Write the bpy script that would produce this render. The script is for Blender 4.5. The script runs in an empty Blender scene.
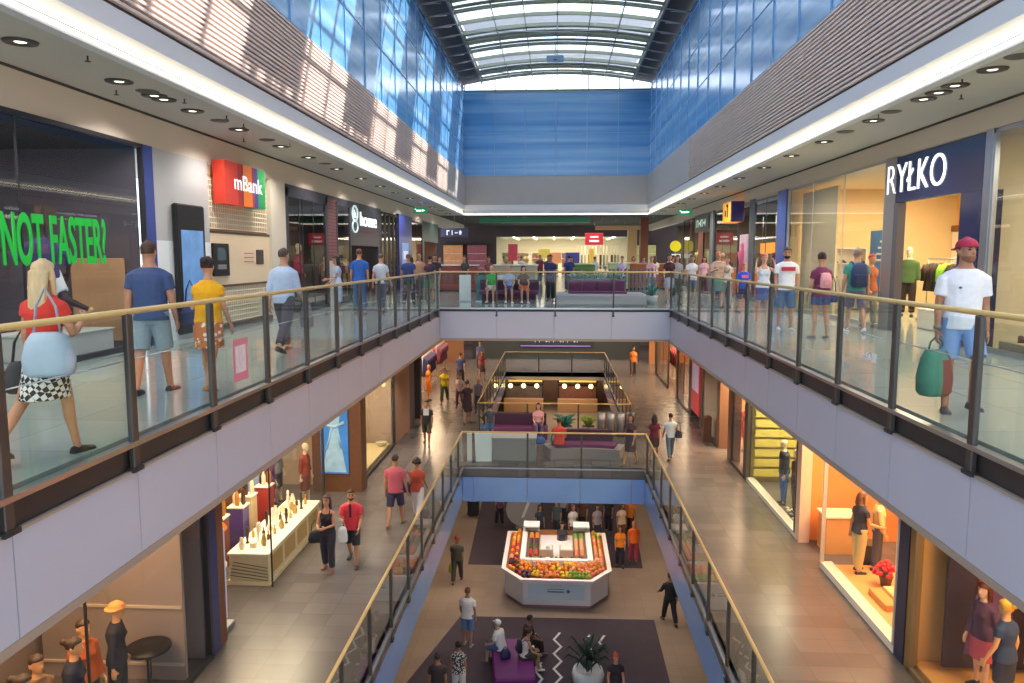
import bpy, math, random
from mathutils import Vector, Matrix
random.seed(7)
PI = math.pi
scene = bpy.context.scene
COL = scene.collection
R = math.radians

# ------------------------------------------------------------------ materials
def lin(c):
    if isinstance(c, str):
        c = c.lstrip('#'); c = tuple(int(c[i:i+2], 16)/255 for i in (0, 2, 4))
    return tuple((x/12.92 if x <= .04045 else ((x+.055)/1.055)**2.4) for x in c[:3]) + (1.0,)
MATS = {}
def mat(c, rough=.55, metal=0, emit=0, noise=0, nscale=6, spec=.5, bump=0, stretch=None, alpha=None):
    """procedural principled material: colour with a soft noise variation of it"""
    key = (c, rough, metal, emit, noise, nscale, spec, bump, stretch)
    if key in MATS: return MATS[key]
    m = bpy.data.materials.new('paint_%d' % len(MATS)); m.use_nodes = True
    nt = m.node_tree; b = nt.nodes['Principled BSDF']; L = nt.links
    col = lin(c)
    b.inputs['Base Color'].default_value = col
    b.inputs['Roughness'].default_value = rough
    b.inputs['Metallic'].default_value = metal
    b.inputs['Specular IOR Level'].default_value = spec
    if emit:
        b.inputs['Emission Color'].default_value = col
        b.inputs['Emission Strength'].default_value = emit
    if noise or bump:
        tc = nt.nodes.new('ShaderNodeTexCoord'); mp = nt.nodes.new('ShaderNodeMapping')
        if stretch: mp.inputs['Scale'].default_value = stretch
        L.new(tc.outputs['Object'], mp.inputs['Vector'])
        n = nt.nodes.new('ShaderNodeTexNoise'); n.inputs['Scale'].default_value = nscale; n.inputs['Detail'].default_value = 3
        L.new(mp.outputs['Vector'], n.inputs['Vector'])
        if noise:
            mx = nt.nodes.new('ShaderNodeMix'); mx.data_type = 'RGBA'
            mx.inputs['A'].default_value = tuple(max(0, x*(1-noise)) for x in col[:3])+(1,)
            mx.inputs['B'].default_value = tuple(min(1, x*(1+noise)) for x in col[:3])+(1,)
            L.new(n.outputs['Fac'], mx.inputs['Factor']); L.new(mx.outputs['Result'], b.inputs['Base Color'])
        if bump:
            bp = nt.nodes.new('ShaderNodeBump'); bp.inputs['Strength'].default_value = bump
            L.new(n.outputs['Fac'], bp.inputs['Height']); L.new(bp.outputs['Normal'], b.inputs['Normal'])
    MATS[key] = m; return m

def glass(name, tint=(1, 1, 1), ior=1.45, rough=.01, boost=0.0):
    """architectural glass: clear, mirror-like at grazing angles"""
    if name in MATS: return MATS[name]
    m = bpy.data.materials.new(name); m.use_nodes = True; nt = m.node_tree
    nt.nodes.remove(nt.nodes['Principled BSDF'])
    out = nt.nodes['Material Output']
    t = nt.nodes.new('ShaderNodeBsdfTransparent'); t.inputs[0].default_value = tint+(1,)
    g = nt.nodes.new('ShaderNodeBsdfGlossy'); g.inputs['Roughness'].default_value = rough
    f = nt.nodes.new('ShaderNodeFresnel'); f.inputs['IOR'].default_value = ior
    mx = nt.nodes.new('ShaderNodeMixShader')
    ge = nt.nodes.new('ShaderNodeNewGeometry'); om = nt.nodes.new('ShaderNodeMath'); om.operation = 'SUBTRACT'; om.inputs[0].default_value = 1
    nt.links.new(ge.outputs['Backfacing'], om.inputs[1])
    a = nt.nodes.new('ShaderNodeMath'); a.operation = 'ADD'; a.inputs[1].default_value = boost; a.use_clamp = True
    nt.links.new(f.outputs[0], a.inputs[0])
    pm = nt.nodes.new('ShaderNodeMath'); pm.operation = 'MULTIPLY'
    nt.links.new(a.outputs[0], pm.inputs[0]); nt.links.new(om.outputs[0], pm.inputs[1]); nt.links.new(pm.outputs[0], mx.inputs[0])
    nt.links.new(t.outputs[0], mx.inputs[1]); nt.links.new(g.outputs[0], mx.inputs[2]); nt.links.new(mx.outputs[0], out.inputs[0])
    MATS[name] = m; return m

def grid_mat(name, base, line, sx, sy, sz, width=.03, rough=.4, axes='xy', var=.08, spec=.5, warp=0):
    """tiles of size sx, sy (metres) with joint lines and a tone per tile"""
    if name in MATS: return MATS[name]
    m = bpy.data.materials.new(name); m.use_nodes = True; nt = m.node_tree; L = nt.links; N = nt.nodes.new
    b = nt.nodes['Principled BSDF']; b.inputs['Roughness'].default_value = rough; b.inputs['Specular IOR Level'].default_value = spec
    tc = N('ShaderNodeTexCoord'); sp = N('ShaderNodeSeparateXYZ'); L.new(tc.outputs['Object'], sp.inputs[0])
    facs = []; cells = []
    for ax, s in zip(axes, (sx, sy)):
        d = N('ShaderNodeMath'); d.operation = 'DIVIDE'; d.inputs[1].default_value = s
        L.new(sp.outputs[ax.upper()], d.inputs[0])
        fl = N('ShaderNodeMath'); fl.operation = 'FLOOR'; L.new(d.outputs[0], fl.inputs[0]); cells.append(fl)
        fr = N('ShaderNodeMath'); fr.operation = 'FRACT'; L.new(d.outputs[0], fr.inputs[0])
        lt = N('ShaderNodeMath'); lt.operation = 'LESS_THAN'; lt.inputs[1].default_value = width/s; L.new(fr.outputs[0], lt.inputs[0]); facs.append(lt)
    mxm = N('ShaderNodeMath'); mxm.operation = 'MAXIMUM'; L.new(facs[0].outputs[0], mxm.inputs[0]); L.new(facs[1].outputs[0], mxm.inputs[1])
    cb = N('ShaderNodeCombineXYZ'); L.new(cells[0].outputs[0], cb.inputs[0]); L.new(cells[1].outputs[0], cb.inputs[1])
    wn = N('ShaderNodeTexWhiteNoise'); L.new(cb.outputs[0], wn.inputs['Vector'])
    ns = N('ShaderNodeTexNoise'); ns.inputs['Scale'].default_value = 2.2; ns.inputs['Detail'].default_value = 5; L.new(tc.outputs['Object'], ns.inputs['Vector'])
    av = N('ShaderNodeMath'); av.operation = 'ADD'; L.new(wn.outputs['Value'], av.inputs[0]); L.new(ns.outputs['Fac'], av.inputs[1])
    hv = N('ShaderNodeMath'); hv.operation = 'MULTIPLY'; hv.inputs[1].default_value = .5; L.new(av.outputs[0], hv.inputs[0])
    c = lin(base)
    m1 = N('ShaderNodeMix'); m1.data_type = 'RGBA'
    m1.inputs['A'].default_value = tuple(x*(1-var) for x in c[:3])+(1,); m1.inputs['B'].default_value = tuple(min(1, x*(1+var)) for x in c[:3])+(1,)
    L.new(hv.outputs[0], m1.inputs['Factor'])
    m2 = N('ShaderNodeMix'); m2.data_type = 'RGBA'; m2.inputs['B'].default_value = lin(line)
    L.new(mxm.outputs[0], m2.inputs['Factor']); L.new(m1.outputs['Result'], m2.inputs['A']); L.new(m2.outputs['Result'], b.inputs['Base Color'])
    MATS[name] = m; return m

CLEAR = glass('balustrade_glass', (.93, .96, .95), 1.38)
SHOPGLASS = glass('shop_glass', (.95, .96, .96), 1.4, .015)
SKYGLASS = glass('skylight_glass', (.95, .97, 1.0), 1.3)

# ------------------------------------------------------------------ mesh builder
class MB:
    def __init__(s): s.v = []; s.f = []; s.mi = []; s.sm = []; s.m = 0; s.M = None
    def _add(s, vs, fs, smooth=False):
        o = len(s.v)
        if s.M is not None: vs = [s.M @ Vector(p) for p in vs]
        s.v += [tuple(p) for p in vs]; s.f += [tuple(i+o for i in f) for f in fs]
        s.mi += [s.m]*len(fs); s.sm += [smooth]*len(fs); return s
    def box(s, x0, x1, y0, y1, z0, z1):
        if x0 > x1: x0, x1 = x1, x0
        if y0 > y1: y0, y1 = y1, y0
        if z0 > z1: z0, z1 = z1, z0
        return s._add([(x0,y0,z0),(x1,y0,z0),(x1,y1,z0),(x0,y1,z0),(x0,y0,z1),(x1,y0,z1),(x1,y1,z1),(x0,y1,z1)],
            [(0,3,2,1),(4,5,6,7),(0,1,5,4),(1,2,6,5),(2,3,7,6),(3,0,4,7)])
    def cbox(s, c, sz, b=0):
        x, y, z = c; a, d, e = (k/2 for k in sz)
        if not b: return s.box(x-a, x+a, y-d, y+d, z-e, z+e)
        pts = [(-a+b,-d),(a-b,-d),(a,-d+b),(a,d-b),(a-b,d),(-a+b,d),(-a,d-b),(-a,-d+b)]
        rows = []
        for zz, k in ((z-e, b*.8), (z-e+b, 0), (z+e-b, 0), (z+e, b*.8)):
            rows.append([(x+px*(1-k/a), y+py*(1-k/d), zz) for px, py in pts])
        return s.loft_pts(rows, smooth=False)
    def loft_pts(s, rows, cap=True, smooth=True):
        n = len(rows[0]); vs = [p for r in rows for p in r]; fs = []
        for i in range(len(rows)-1):
            for j in range(n):
                k = (j+1) % n
                fs.append((i*n+j, i*n+k, (i+1)*n+k, (i+1)*n+j))
        if cap:
            fs.append(tuple(range(n-1, -1, -1))); fs.append(tuple((len(rows)-1)*n+j for j in range(n)))
        return s._add(vs, fs, smooth)
    def ring(s, c, a, b, n=12, ph=0):
        c = Vector(c); a = Vector(a); b = Vector(b)
        return [c + a*math.cos(2*PI*j/n+ph) + b*math.sin(2*PI*j/n+ph) for j in range(n)]
    def tube(s, pts, r, n=8, smooth=True, flat=1.0):
        """tube along points, r a number or one per point"""
        pts = [Vector(p) for p in pts]; rs = r if isinstance(r, (list, tuple)) else [r]*len(pts)
        rows = []; ref = None
        for i, p in enumerate(pts):
            d = (pts[min(i+1, len(pts)-1)] - pts[max(i-1, 0)]).normalized()
            if ref is None:
                ref = Vector((1, 0, 0)) if abs(d.x) < .8 else Vector((0, 0, 1))
            a = (ref - d*ref.dot(d)); a = a.normalized() if a.length > 1e-6 else d.orthogonal().normalized()
            ref = a; b = d.cross(a)
            rows.append(s.ring(p, a*rs[i], b*rs[i]*flat, n))
        return s.loft_pts(rows, smooth=smooth)
    def lathe(s, prof, c=(0, 0, 0), n=20, smooth=True):
        rows = [[(c[0]+max(r, 1e-4)*math.cos(2*PI*j/n), c[1]+max(r, 1e-4)*math.sin(2*PI*j/n), c[2]+z) for j in range(n)] for r, z in prof]
        return s.loft_pts(rows, smooth=smooth)
    def cyl(s, c, r, h, n=20): return s.lathe([(r, 0), (r, h)], c, n, False) if False else s._cyl(c, r, h, n)
    def _cyl(s, c, r, h, n):
        rows = [[(c[0]+r*math.cos(2*PI*j/n), c[1]+r*math.sin(2*PI*j/n), c[2]+z) for j in range(n)] for z in (0, h)]
        return s.loft_pts(rows, smooth=False)
    def ball(s, c, r, n=12, m=8, sq=(1, 1, 1)):
        rows = []
        for i in range(m+1):
            t = -PI/2 + PI*i/m; q = max(math.cos(t), .02)
            rows.append([(c[0]+r*sq[0]*q*math.cos(2*PI*j/n), c[1]+r*sq[1]*q*math.sin(2*PI*j/n), c[2]+r*sq[2]*math.sin(t)) for j in range(n)])
        return s.loft_pts(rows)
    def prism(s, poly, axis, a, b, smooth=False):
        """extrude a 2D polygon along an axis"""
        def P(u, w, t): return (t, u, w) if axis == 'x' else (u, t, w) if axis == 'y' else (u, w, t)
        n = len(poly); vs = [P(u, w, a) for u, w in poly]+[P(u, w, b) for u, w in poly]
        fs = [tuple(range(n-1, -1, -1)), tuple(range(n, 2*n))]+[(j, (j+1) % n, n+(j+1) % n, n+j) for j in range(n)]
        return s._add(vs, fs, smooth)
    def build(s, name, mats, parent=None, loc=None):
        me = bpy.data.meshes.new(name)
        vs = s.v
        o = bpy.data.objects.new(name, me)
        me.from_pydata(vs, [], s.f)
        ms = mats if isinstance(mats, (list, tuple)) else [mats]
        for m in ms: me.materials.append(m)
        for p, i, k in zip(me.polygons, s.mi, s.sm): p.material_index = i; p.use_smooth = k
        import bmesh
        bm = bmesh.new(); bm.from_mesh(me); bmesh.ops.recalc_face_normals(bm, faces=bm.faces[:]); bm.to_mesh(me); bm.free()
        COL.objects.link(o)
        if parent is not None: o.parent = parent
        if loc: o.location = loc
        return o

def tag(o, label=None, cat=None, group=None, kind=None):
    for k, v in (('label', label), ('category', cat), ('group', group), ('kind', kind)):
        if v: o[k] = v
    return o
def struct(mb, name, m): return tag(mb.build(name, m), kind='structure')
def thing(name, label, cat, loc=(0, 0, 0), rz=0, group=None):
    o = bpy.data.objects.new(name, None); COL.objects.link(o); o.empty_display_size = .1
    o.location = loc; o.rotation_euler = (0, 0, rz); return tag(o, label, cat, group)
KIDS = {}
def dup(root, loc=None, rz=None, label=None, group=None):
    kids = [(c, [g for g in c.children]) for c in root.children]
    r = root.copy(); COL.objects.link(r)
    if loc is not None: r.location = loc
    if rz is not None: r.rotation_euler = (0, 0, rz)
    if label: r['label'] = label
    if group: r['group'] = group
    for c, gs in kids:
        k = c.copy(); COL.objects.link(k); k.parent = r
        for g in gs:
            q = g.copy(); COL.objects.link(q); q.parent = k
    return r

# ------------------------------------------------------------------ camera
cam = bpy.data.objects.new('camera', bpy.data.cameras.new('camera')); COL.objects.link(cam)
cam.data.lens = 36*760/1024; cam.data.sensor_width = 36; cam.data.clip_end = 300; cam.data.clip_start = .05
cam.location = (0, 0, 1.62)
cam.rotation_euler = (PI/2-math.atan(84.5/760), 0, math.atan(44/(760/math.cos(math.atan(84.5/760)))))
scene.camera = cam
scene.view_settings.view_transform = 'Standard'; scene.view_settings.look = 'None'
scene.view_settings.exposure = 0.14; scene.view_settings.gamma = 1; scene.view_settings.use_curve_mapping = False
cy = scene.cycles
cy.max_bounces = 8; cy.diffuse_bounces = 4; cy.glossy_bounces = 4; cy.transparent_max_bounces = 24; cy.transmission_bounces = 6
cy.caustics_reflective = False; cy.caustics_refractive = False; cy.sample_clamp_indirect = 6.0; cy.use_denoising = True

# levels and plan
UL, UR = -3.75, 3.65          # upper opening
ML, MR = -2.97, 2.88          # middle opening
SL, SR = -7.45, 7.40          # upper shop fronts
TL, TR = -5.75, 5.80          # middle shop fronts
M, G = -5.1, -10.1
UB = 24.4                     # far edge of the upper opening
MB1, MB2, MB3 = 23.8, 28.7, 44.5
VL, VR, VB, CZ = -5.75, 5.65, 48.0, 4.22   # void in the top ceiling

M_FLOORU = grid_mat('floor_stone_upper', '#98a4a0', '#7f8a87', 1.2, 1.2, 1, .012, .12, 'xy', .10, .5)
M_FLOORM = grid_mat('floor_stone_middle', '#67615f', '#57524f', .6, .45, 1, .010, .26, 'xy', .3, .45)
M_FLOORG = grid_mat('floor_stone_ground', '#8c7868', '#7a695a', .6, .6, 1, .012, .3, 'xy', .14, .45)
M_CEIL = mat('#cfc9c2', .8)
M_BULK = mat('#d6cabb', .7)
M_WHITE = mat('#e6e6ea', .5)
M_FASCIA = mat('#bfc1d2', .35, noise=.05, nscale=.8)
M_DARK = mat('#3a393c', .45, .3)
M_POST = mat('#55514f', .4, .5)
M_STEEL = mat('#a9adb4', .3, .9)
M_RAIL = mat('#d8b878', .32, 0, noise=.12, nscale=9, stretch=(8, .6, 8))
M_BLACK = mat('#16161a', .4)
M_BEIGE = mat('#c9b696', .6)
M_NAVY = mat('#20254f', .15)
M_BROWN = mat('#6a4630', .5, noise=.2, nscale=8)

# ------------------------------------------------------------------ floors, slabs, ceilings
YN, YF = -6.0, 76.0
b = MB()
b.box(-14, UL-.12, YN, YF, -.3, 0).box(UR+.12, 14, YN, YF, -.3, 0).box(UL-.12, UR+.12, YN, .25, -.3, 0).box(UL-.12, UR+.12, UB+.12, YF, -.3, 0)
struct(b, 'floor', M_FLOORU)
b = MB()
b.box(-14, ML, YN, YF, M-.3, M).box(MR, 14, YN, YF, M-.3, M).box(ML, MR, YN, 3.0, M-.3, M).box(ML, MR, MB1, MB2, M-.3, M).box(ML, MR, MB3, YF, M-.3, M)
struct(b, 'floor', M_FLOORM)
b = MB(); b.box(-14, 14, YN, YF+2, G-.3, G)
struct(b, 'floor', M_FLOORG)
# soffits: under the upper slab and under the middle slab
b = MB()
b.box(-14, UL-.02, YN, YF, -1.12, -.3).box(UR+.02, 14, YN, YF, -1.12, -.3).box(UL, UR, YN, .2, -1.12, -.3).box(UL-.02, UR+.02, UB+.1, YF, -1.05, -.3)
struct(b, 'ceiling', mat('#a59a8e', .7))
b = MB()
b.box(-14, ML-.03, YN, YF, M-1.15, M-.3).box(MR+.03, 14, YN, YF, M-1.15, M-.3).box(ML, MR, YN, 2.9, M-1.15, M-.3).box(ML, MR, MB1+.06, MB2-.06, M-1.12, M-.3).box(ML, MR, MB3+.06, YF, M-.42, M-.3)
struct(b, 'ceiling', M_CEIL)
# top ceiling round the void, and bulkheads over the shop fronts
b = MB()
b.box(-14, VL-.16, YN, YF, CZ, 4.9).box(VR+.16, 14, YN, YF, CZ, 4.9).box(VL-.16, VR+.16, VB+.16, YF, CZ, 4.9).box(VL-.16, VR+.16, YN, YN+1, CZ, 4.9)
struct(b, 'ceiling', M_CEIL)
b = MB(); b.box(SL-.3, SL, YN, 62, 3.63, CZ); b.box(SL-.3, SL-.02, YN, 62, 3.58, 3.64); struct(b, 'trim_1', M_BULK)
b = MB(); b.box(SR, SR+.3, YN, 62, 3.78, CZ); b.box(SR+.02, SR+.3, YN, 62, 3.72, 3.8); struct(b, 'trim_2', M_BULK)
b = MB(); b.box(SL, SL+.03, YN, 48, CZ-.035, CZ).box(SR-.03, SR, YN, 48, CZ-.035, CZ); struct(b, 'trim_3', mat('#4b4641', .8))

# stepped cove round the void (profile u towards the void)
def cove(sign, x, y0, y1, name):
    b = MB()
    prof = [(-.16, CZ), (0, CZ), (0, CZ+.09), (-.02, CZ+.09), (-.02, CZ+.13), (-.13, CZ+.13), (-.13, CZ+.24), (.0, CZ+.34), (.02, CZ+.62), (-.16, CZ+.62)]
    b.prism([(x+sign*u, z) for u, z in prof], 'y', y0, y1)
    struct(b, name, M_WHITE)
cove(1, VL, YN, VB, 'trim_4'); cove(-1, VR, YN, VB, 'trim_5')
b = MB()
prof = [(-.16, CZ), (0, CZ), (0, CZ+.09), (-.02, CZ+.09), (-.02, CZ+.13), (-.13, CZ+.13), (-.13, CZ+.24), (.0, CZ+.34), (.02, CZ+.62), (-.16, CZ+.62)]
b.prism([(VB-u, z) for u, z in prof], 'x', VL, VR); struct(b, 'trim_6', M_WHITE)
LED = mat('#fff6e6', .5, emit=2.0); LEDW = mat('#fff2c8', .5, emit=4.5)
def led(name, lab, f, m=None):
    b = MB(); f(b); tag(b.build(name, m or LED), lab, 'light strip')
led('led_strip', 'white light strip along the edge of the left upper ceiling', lambda b: b.box(VL+.001, VL+.03, -5, VB-.05, CZ+.035, CZ+.08))
led('led_strip', 'white light strip along the edge of the right upper ceiling', lambda b: b.box(VR-.03, VR-.001, -5, VB-.05, CZ+.035, CZ+.08))
led('led_strip', 'warm light strip hidden in the stepped edge of the left upper ceiling', lambda b: b.box(VL-.128, VL-.10, -5, VB-.1, CZ+.14, CZ+.2), LEDW)
led('led_strip', 'warm light strip hidden in the stepped edge of the right upper ceiling', lambda b: b.box(VR+.10, VR+.128, -5, VB-.1, CZ+.14, CZ+.2), LEDW)
led('led_strip', 'white light strip across the far end below the grey band', lambda b: b.box(VL+.05, VR-.05, VB-.03, VB-.001, CZ+.02, CZ+.085))

# louvred bands, plain grey end panels, blue glass walls
LZ0, LZ1, GZ1 = 4.86, 6.63, 11.75
M_SLAT = mat('#e6d0c6', .5, noise=.08, nscale=1.5)
M_GREY = mat('#b8b0ac', .6, noise=.06, nscale=2)
def louvre(x, s, y1, name):
    b = MB(); n = 19
    for i in range(n):
        z = LZ0+.03+i*(LZ1-LZ0-.02)/n
        b.prism([(x+s*.00, z), (x+s*.06, z+.004), (x+s*.06, z+.05), (x+s*.00, z+.054)], 'y', -6, y1)
    struct(b, name, M_SLAT)
    b = MB(); b.box(x-s*.1, x-s*.005, -6, y1, LZ0, LZ1); struct(b, name, mat('#5a4e4a', .8))
    b = MB(); b.box(x-s*.1, x+s*.06, y1, VB, LZ0, LZ1); b.box(x-s*.02, x+s*.085, y1-.02, y1+.06, LZ0, LZ1)
    struct(b, name, M_GREY)
louvre(VL, 1, 40.0, 'wall_left'); louvre(VR, -1, 33.0, 'wall_right')
b = MB(); b.box(VL, VR, VB, VB+.12, LZ0, LZ1)
for k in range(1, 6): b.box(VL+k*1.9-.008, VL+k*1.9+.008, VB-.012, VB, LZ0, LZ1)
struct(b, 'wall_back', M_GREY)

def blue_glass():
    m = bpy.data.materials.new('blue_glass_painted_reflections'); m.use_nodes = True; nt = m.node_tree; N = nt.nodes.new; L = nt.links
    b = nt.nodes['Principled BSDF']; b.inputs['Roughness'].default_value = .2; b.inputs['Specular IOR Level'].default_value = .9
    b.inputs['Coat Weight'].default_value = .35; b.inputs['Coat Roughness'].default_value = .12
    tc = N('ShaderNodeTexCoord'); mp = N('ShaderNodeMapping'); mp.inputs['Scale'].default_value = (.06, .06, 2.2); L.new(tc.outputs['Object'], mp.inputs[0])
    n = N('ShaderNodeTexNoise'); n.inputs['Scale'].default_value = 1.1; n.inputs['Detail'].default_value = 4; L.new(mp.outputs[0], n.inputs['Vector'])  # stretched noise paints roof reflections into the base colour as pale streaks
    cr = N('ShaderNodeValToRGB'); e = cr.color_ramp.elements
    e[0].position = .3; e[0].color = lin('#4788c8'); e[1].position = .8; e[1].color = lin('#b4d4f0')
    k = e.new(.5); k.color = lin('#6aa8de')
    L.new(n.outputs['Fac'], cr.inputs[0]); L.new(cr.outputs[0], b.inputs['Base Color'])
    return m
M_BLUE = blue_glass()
M_MULL = mat('#8fb6dc', .4)
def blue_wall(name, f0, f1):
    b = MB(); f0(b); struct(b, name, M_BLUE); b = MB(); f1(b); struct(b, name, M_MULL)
def sidemull(x, s):
    def f(b):
        y = -5
        while y < VB: b.box(x, x+s*.035, y-.01, y+.01, LZ1, GZ1+.3); y += 2.17
        for z in (LZ1+.03, 8.35, 10.05, GZ1): b.box(x, x+s*.02, -6, VB, z-.012, z+.012)
    return f
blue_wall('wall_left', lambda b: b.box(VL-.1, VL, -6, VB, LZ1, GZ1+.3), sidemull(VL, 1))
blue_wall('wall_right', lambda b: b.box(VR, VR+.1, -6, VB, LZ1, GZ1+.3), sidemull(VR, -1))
def backmull(b):
    for k in range(1, 6): b.box(VL+k*1.9-.02, VL+k*1.9+.02, VB-.03, VB, LZ1, GZ1)
    for z in (LZ1+.02, 9.2): b.box(VL, VR, VB-.025, VB, z-.018, z+.018)
    b.box(VL, VR, VB-.06, VB+.1, GZ1-.12, GZ1)
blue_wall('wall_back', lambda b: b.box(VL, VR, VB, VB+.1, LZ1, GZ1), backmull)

# ------------------------------------------------------------------ skylight roof
def rz_(x): return 11.95+.62*(1-(x/5.8)**2)
M_RIB = mat('#8a8f7c', .5)
M_ROOFD = mat('#37353c', .8)
GL = 4.6
xs = [-GL+2*GL*i/14 for i in range(15)]
b = MB()
for a, c in zip(xs, xs[1:]):
    b.prism([(a, rz_(a)+.30), (c, rz_(c)+.30), (c, rz_(c)+.32), (a, rz_(a)+.32)], 'y', -8, VB+.1)
struct(b, 'window_1', SKYGLASS)
b = MB()
for s in (-1, 1):
    ps = [s*(GL+(5.9-GL)*i/4) for i in range(5)]
    for a, c in zip(ps, ps[1:]):
        b.prism([(a, rz_(a)+.25), (c, rz_(c)+.25), (c, rz_(c)+.45), (a, rz_(a)+.45)], 'y', -8, VB+.2)
struct(b, 'ceiling', M_ROOFD)
b = MB()   # transverse purlins, arched
PER = 1.625
k = 0
while -7.65+k*PER < VB:
    y = -7.65+k*PER
    for a, c in zip(xs, xs[1:]):
        b.prism([(a, rz_(a)+.04), (c, rz_(c)+.04), (c, rz_(c)+.2), (a, rz_(a)+.2)], 'y', y-.05, y+.05)
    k += 1
struct(b, 'trim_7', M_RIB)
b = MB()   # lengthwise bars
for x in (-GL, -2.9, -1.5, 0, 1.5, 2.9, GL):
    w = .09 if abs(x) == GL else .035
    b.box(x-w/2, x+w/2, -8, VB, rz_(x)-.02, rz_(x)+.12)
struct(b, 'trim_8', mat('#6c6f70', .5))
b = MB()   # truss ties in the dark side bands and across
y = -6.9; k = 0
while y < VB-.5:
    for s in (-1, 1):
        b.tube([(s*5.7, y, 11.85), (s*GL, y+.4, rz_(GL)-.02)], .03, 6)
        b.tube([(s*5.7, y, 11.85), (s*(GL+.3), y+1.0, rz_(GL+.3)+.1)], .022, 6)
        b.tube([(s*5.7, y, 11.85), (s*5.7, y+1.3, 11.9)], .03, 6)
    if k % 5 == 2:
        b.tube([(-GL, y, rz_(GL)), (0, y+.65, rz_(0)-.3), (GL, y, rz_(GL))], .02, 6)
        for x in (-1.75, 1.75): b.tube([(x, y+.3, rz_(x)-.2), (x, y+.3, rz_(x)+.05)], .02, 6)
        b.tube([(0, y+.65, rz_(0)-.3), (0, y+.65, rz_(0)+.05)], .025, 6)
    y += PER; k += 1
struct(b, 'trim_9', mat('#8e8f96', .5))
# added cloth blinds above the roof glass, cutting the sun into stripes
def added_blind_mat():
    m = bpy.data.materials.new('added_blind_cloth'); m.use_nodes = True; nt = m.node_tree
    nt.nodes.remove(nt.nodes['Principled BSDF']); d = nt.nodes.new('ShaderNodeBsdfDiffuse'); t = nt.nodes.new('ShaderNodeBsdfTranslucent')
    d.inputs[0].default_value = (.8, .8, .84, 1); t.inputs[0].default_value = (.75, .76, .8, 1); mx = nt.nodes.new('ShaderNodeMixShader'); mx.inputs[0].default_value = .5
    nt.links.new(d.outputs[0], mx.inputs[1]); nt.links.new(t.outputs[0], mx.inputs[2]); nt.links.new(mx.outputs[0], nt.nodes['Material Output'].inputs[0]); return m
ADDED_BLIND = added_blind_mat()
YS0 = None
y0 = -8.0
k = -5
b = MB()
while 25.0+6.5*k < VB:
    a0, a1 = 25.0+6.5*k, min(28.1+6.5*k, VB)
    for a, c in zip(xs, xs[1:]):
        b.prism([(a, rz_(a)+.62), (c, rz_(c)+.62), (c, rz_(c)+.63), (a, rz_(a)+.63)], 'y', a0, a1)
    k += 1
tag(b.build('added_sun_blinds', ADDED_BLIND), 'added pale cloth blinds in bays over the arched glass roof, shaping the sun stripes', 'blind')
b = MB(); k = -5   # olive baffles under the glass of the bays with added blinds
while 25.0+6.5*k < VB:
    for j in range(4):
        y = 25.15+6.5*k+.78*j
        if y+.36 > VB: continue
        for a, c in zip(xs, xs[1:]): b.prism([(a, rz_(a)+.16), (c, rz_(c)+.16), (c, rz_(c)+.2), (a, rz_(a)+.2)], 'y', y, y+.36)
    k += 1
struct(b, 'trim_90', mat('#7d826c', .6))
# clerestory strip at the far end under the arch
b = MB()
for a, c in zip([-5.7+11.4*i/12 for i in range(12)], [-5.7+11.4*(i+1)/12 for i in range(12)]):
    b.prism([(a, GZ1+.02), (c, GZ1+.02), (c, max(rz_(c), GZ1+.05)+.25), (a, max(rz_(a), GZ1+.05)+.25)], 'y', VB+.02, VB+.04)
struct(b, 'window_2', SKYGLASS)
b = MB()
for i in range(13):
    x = -5.7+11.4*i/12
    if i % 2 == 0: b.box(x-.03, x+.03, VB-.02, VB+.06, GZ1, rz_(x)+.25)
b.box(VL, VR, VB-.08, VB+.1, GZ1-.05, GZ1+.06)
struct(b, 'trim_10', M_RIB)
t = thing('roof_sensor', 'small pale box hung under the middle of the glass roof', 'sensor', (-.1, 40.5, 11.75))
MB().cbox((0, 0, 0), (.9, .35, .28), .04).build('housing', mat('#8fa9c0', .4), t)
MB().tube([(0, 0, .13), (0, 0, .75)], .025, 8).build('rod', M_STEEL, t)
MB().lathe([(.1, -.02), (.1, 0), (.06, .03)], (0, -.18, -.1), 12).build('lens', M_BLACK, t)

# ------------------------------------------------------------------ light
w = bpy.data.worlds.new('sky'); scene.world = w; w.use_nodes = True
nt = w.node_tree; bg = nt.nodes['Background']
st = nt.nodes.new('ShaderNodeTexSky'); st.sky_type = 'HOSEK_WILKIE'; st.turbidity = 3.2; st.ground_albedo = .4
sd = Vector((1.35, .6, 1.0)).normalized()
st.sun_direction = sd
mxs = nt.nodes.new('ShaderNodeMix'); mxs.data_type = 'RGBA'; mxs.inputs['Factor'].default_value = .55
mxs.inputs['B'].default_value = (.86, .93, 1.0, 1)
nt.links.new(st.outputs[0], mxs.inputs['A']); nt.links.new(mxs.outputs['Result'], bg.inputs['Color'])
bg.inputs['Strength'].default_value = 4.2
def lamp(kind, loc, power, col=(1, .93, .84), size=.15, rot=None, spot=150, sy=None):
    l = bpy.data.lights.new('lamp', kind); l.energy = power; l.color = col
    if kind == 'SUN': l.angle = .01
    elif kind == 'AREA':
        l.size = size
        if sy: l.shape = 'RECTANGLE'; l.size_y = sy
    else:
        l.shadow_soft_size = size
        if kind == 'SPOT': l.spot_size = R(spot); l.spot_blend = .6
    o = bpy.data.objects.new('lamp', l); COL.objects.link(o); o.location = loc
    if rot is not None: o.rotation_euler = rot
    return o
sun = lamp('SUN', (20, 30, 40), 8.5, (1, .93, .82)); sun.rotation_euler = (-sd).to_track_quat('-Z', 'Y').to_euler()

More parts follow.
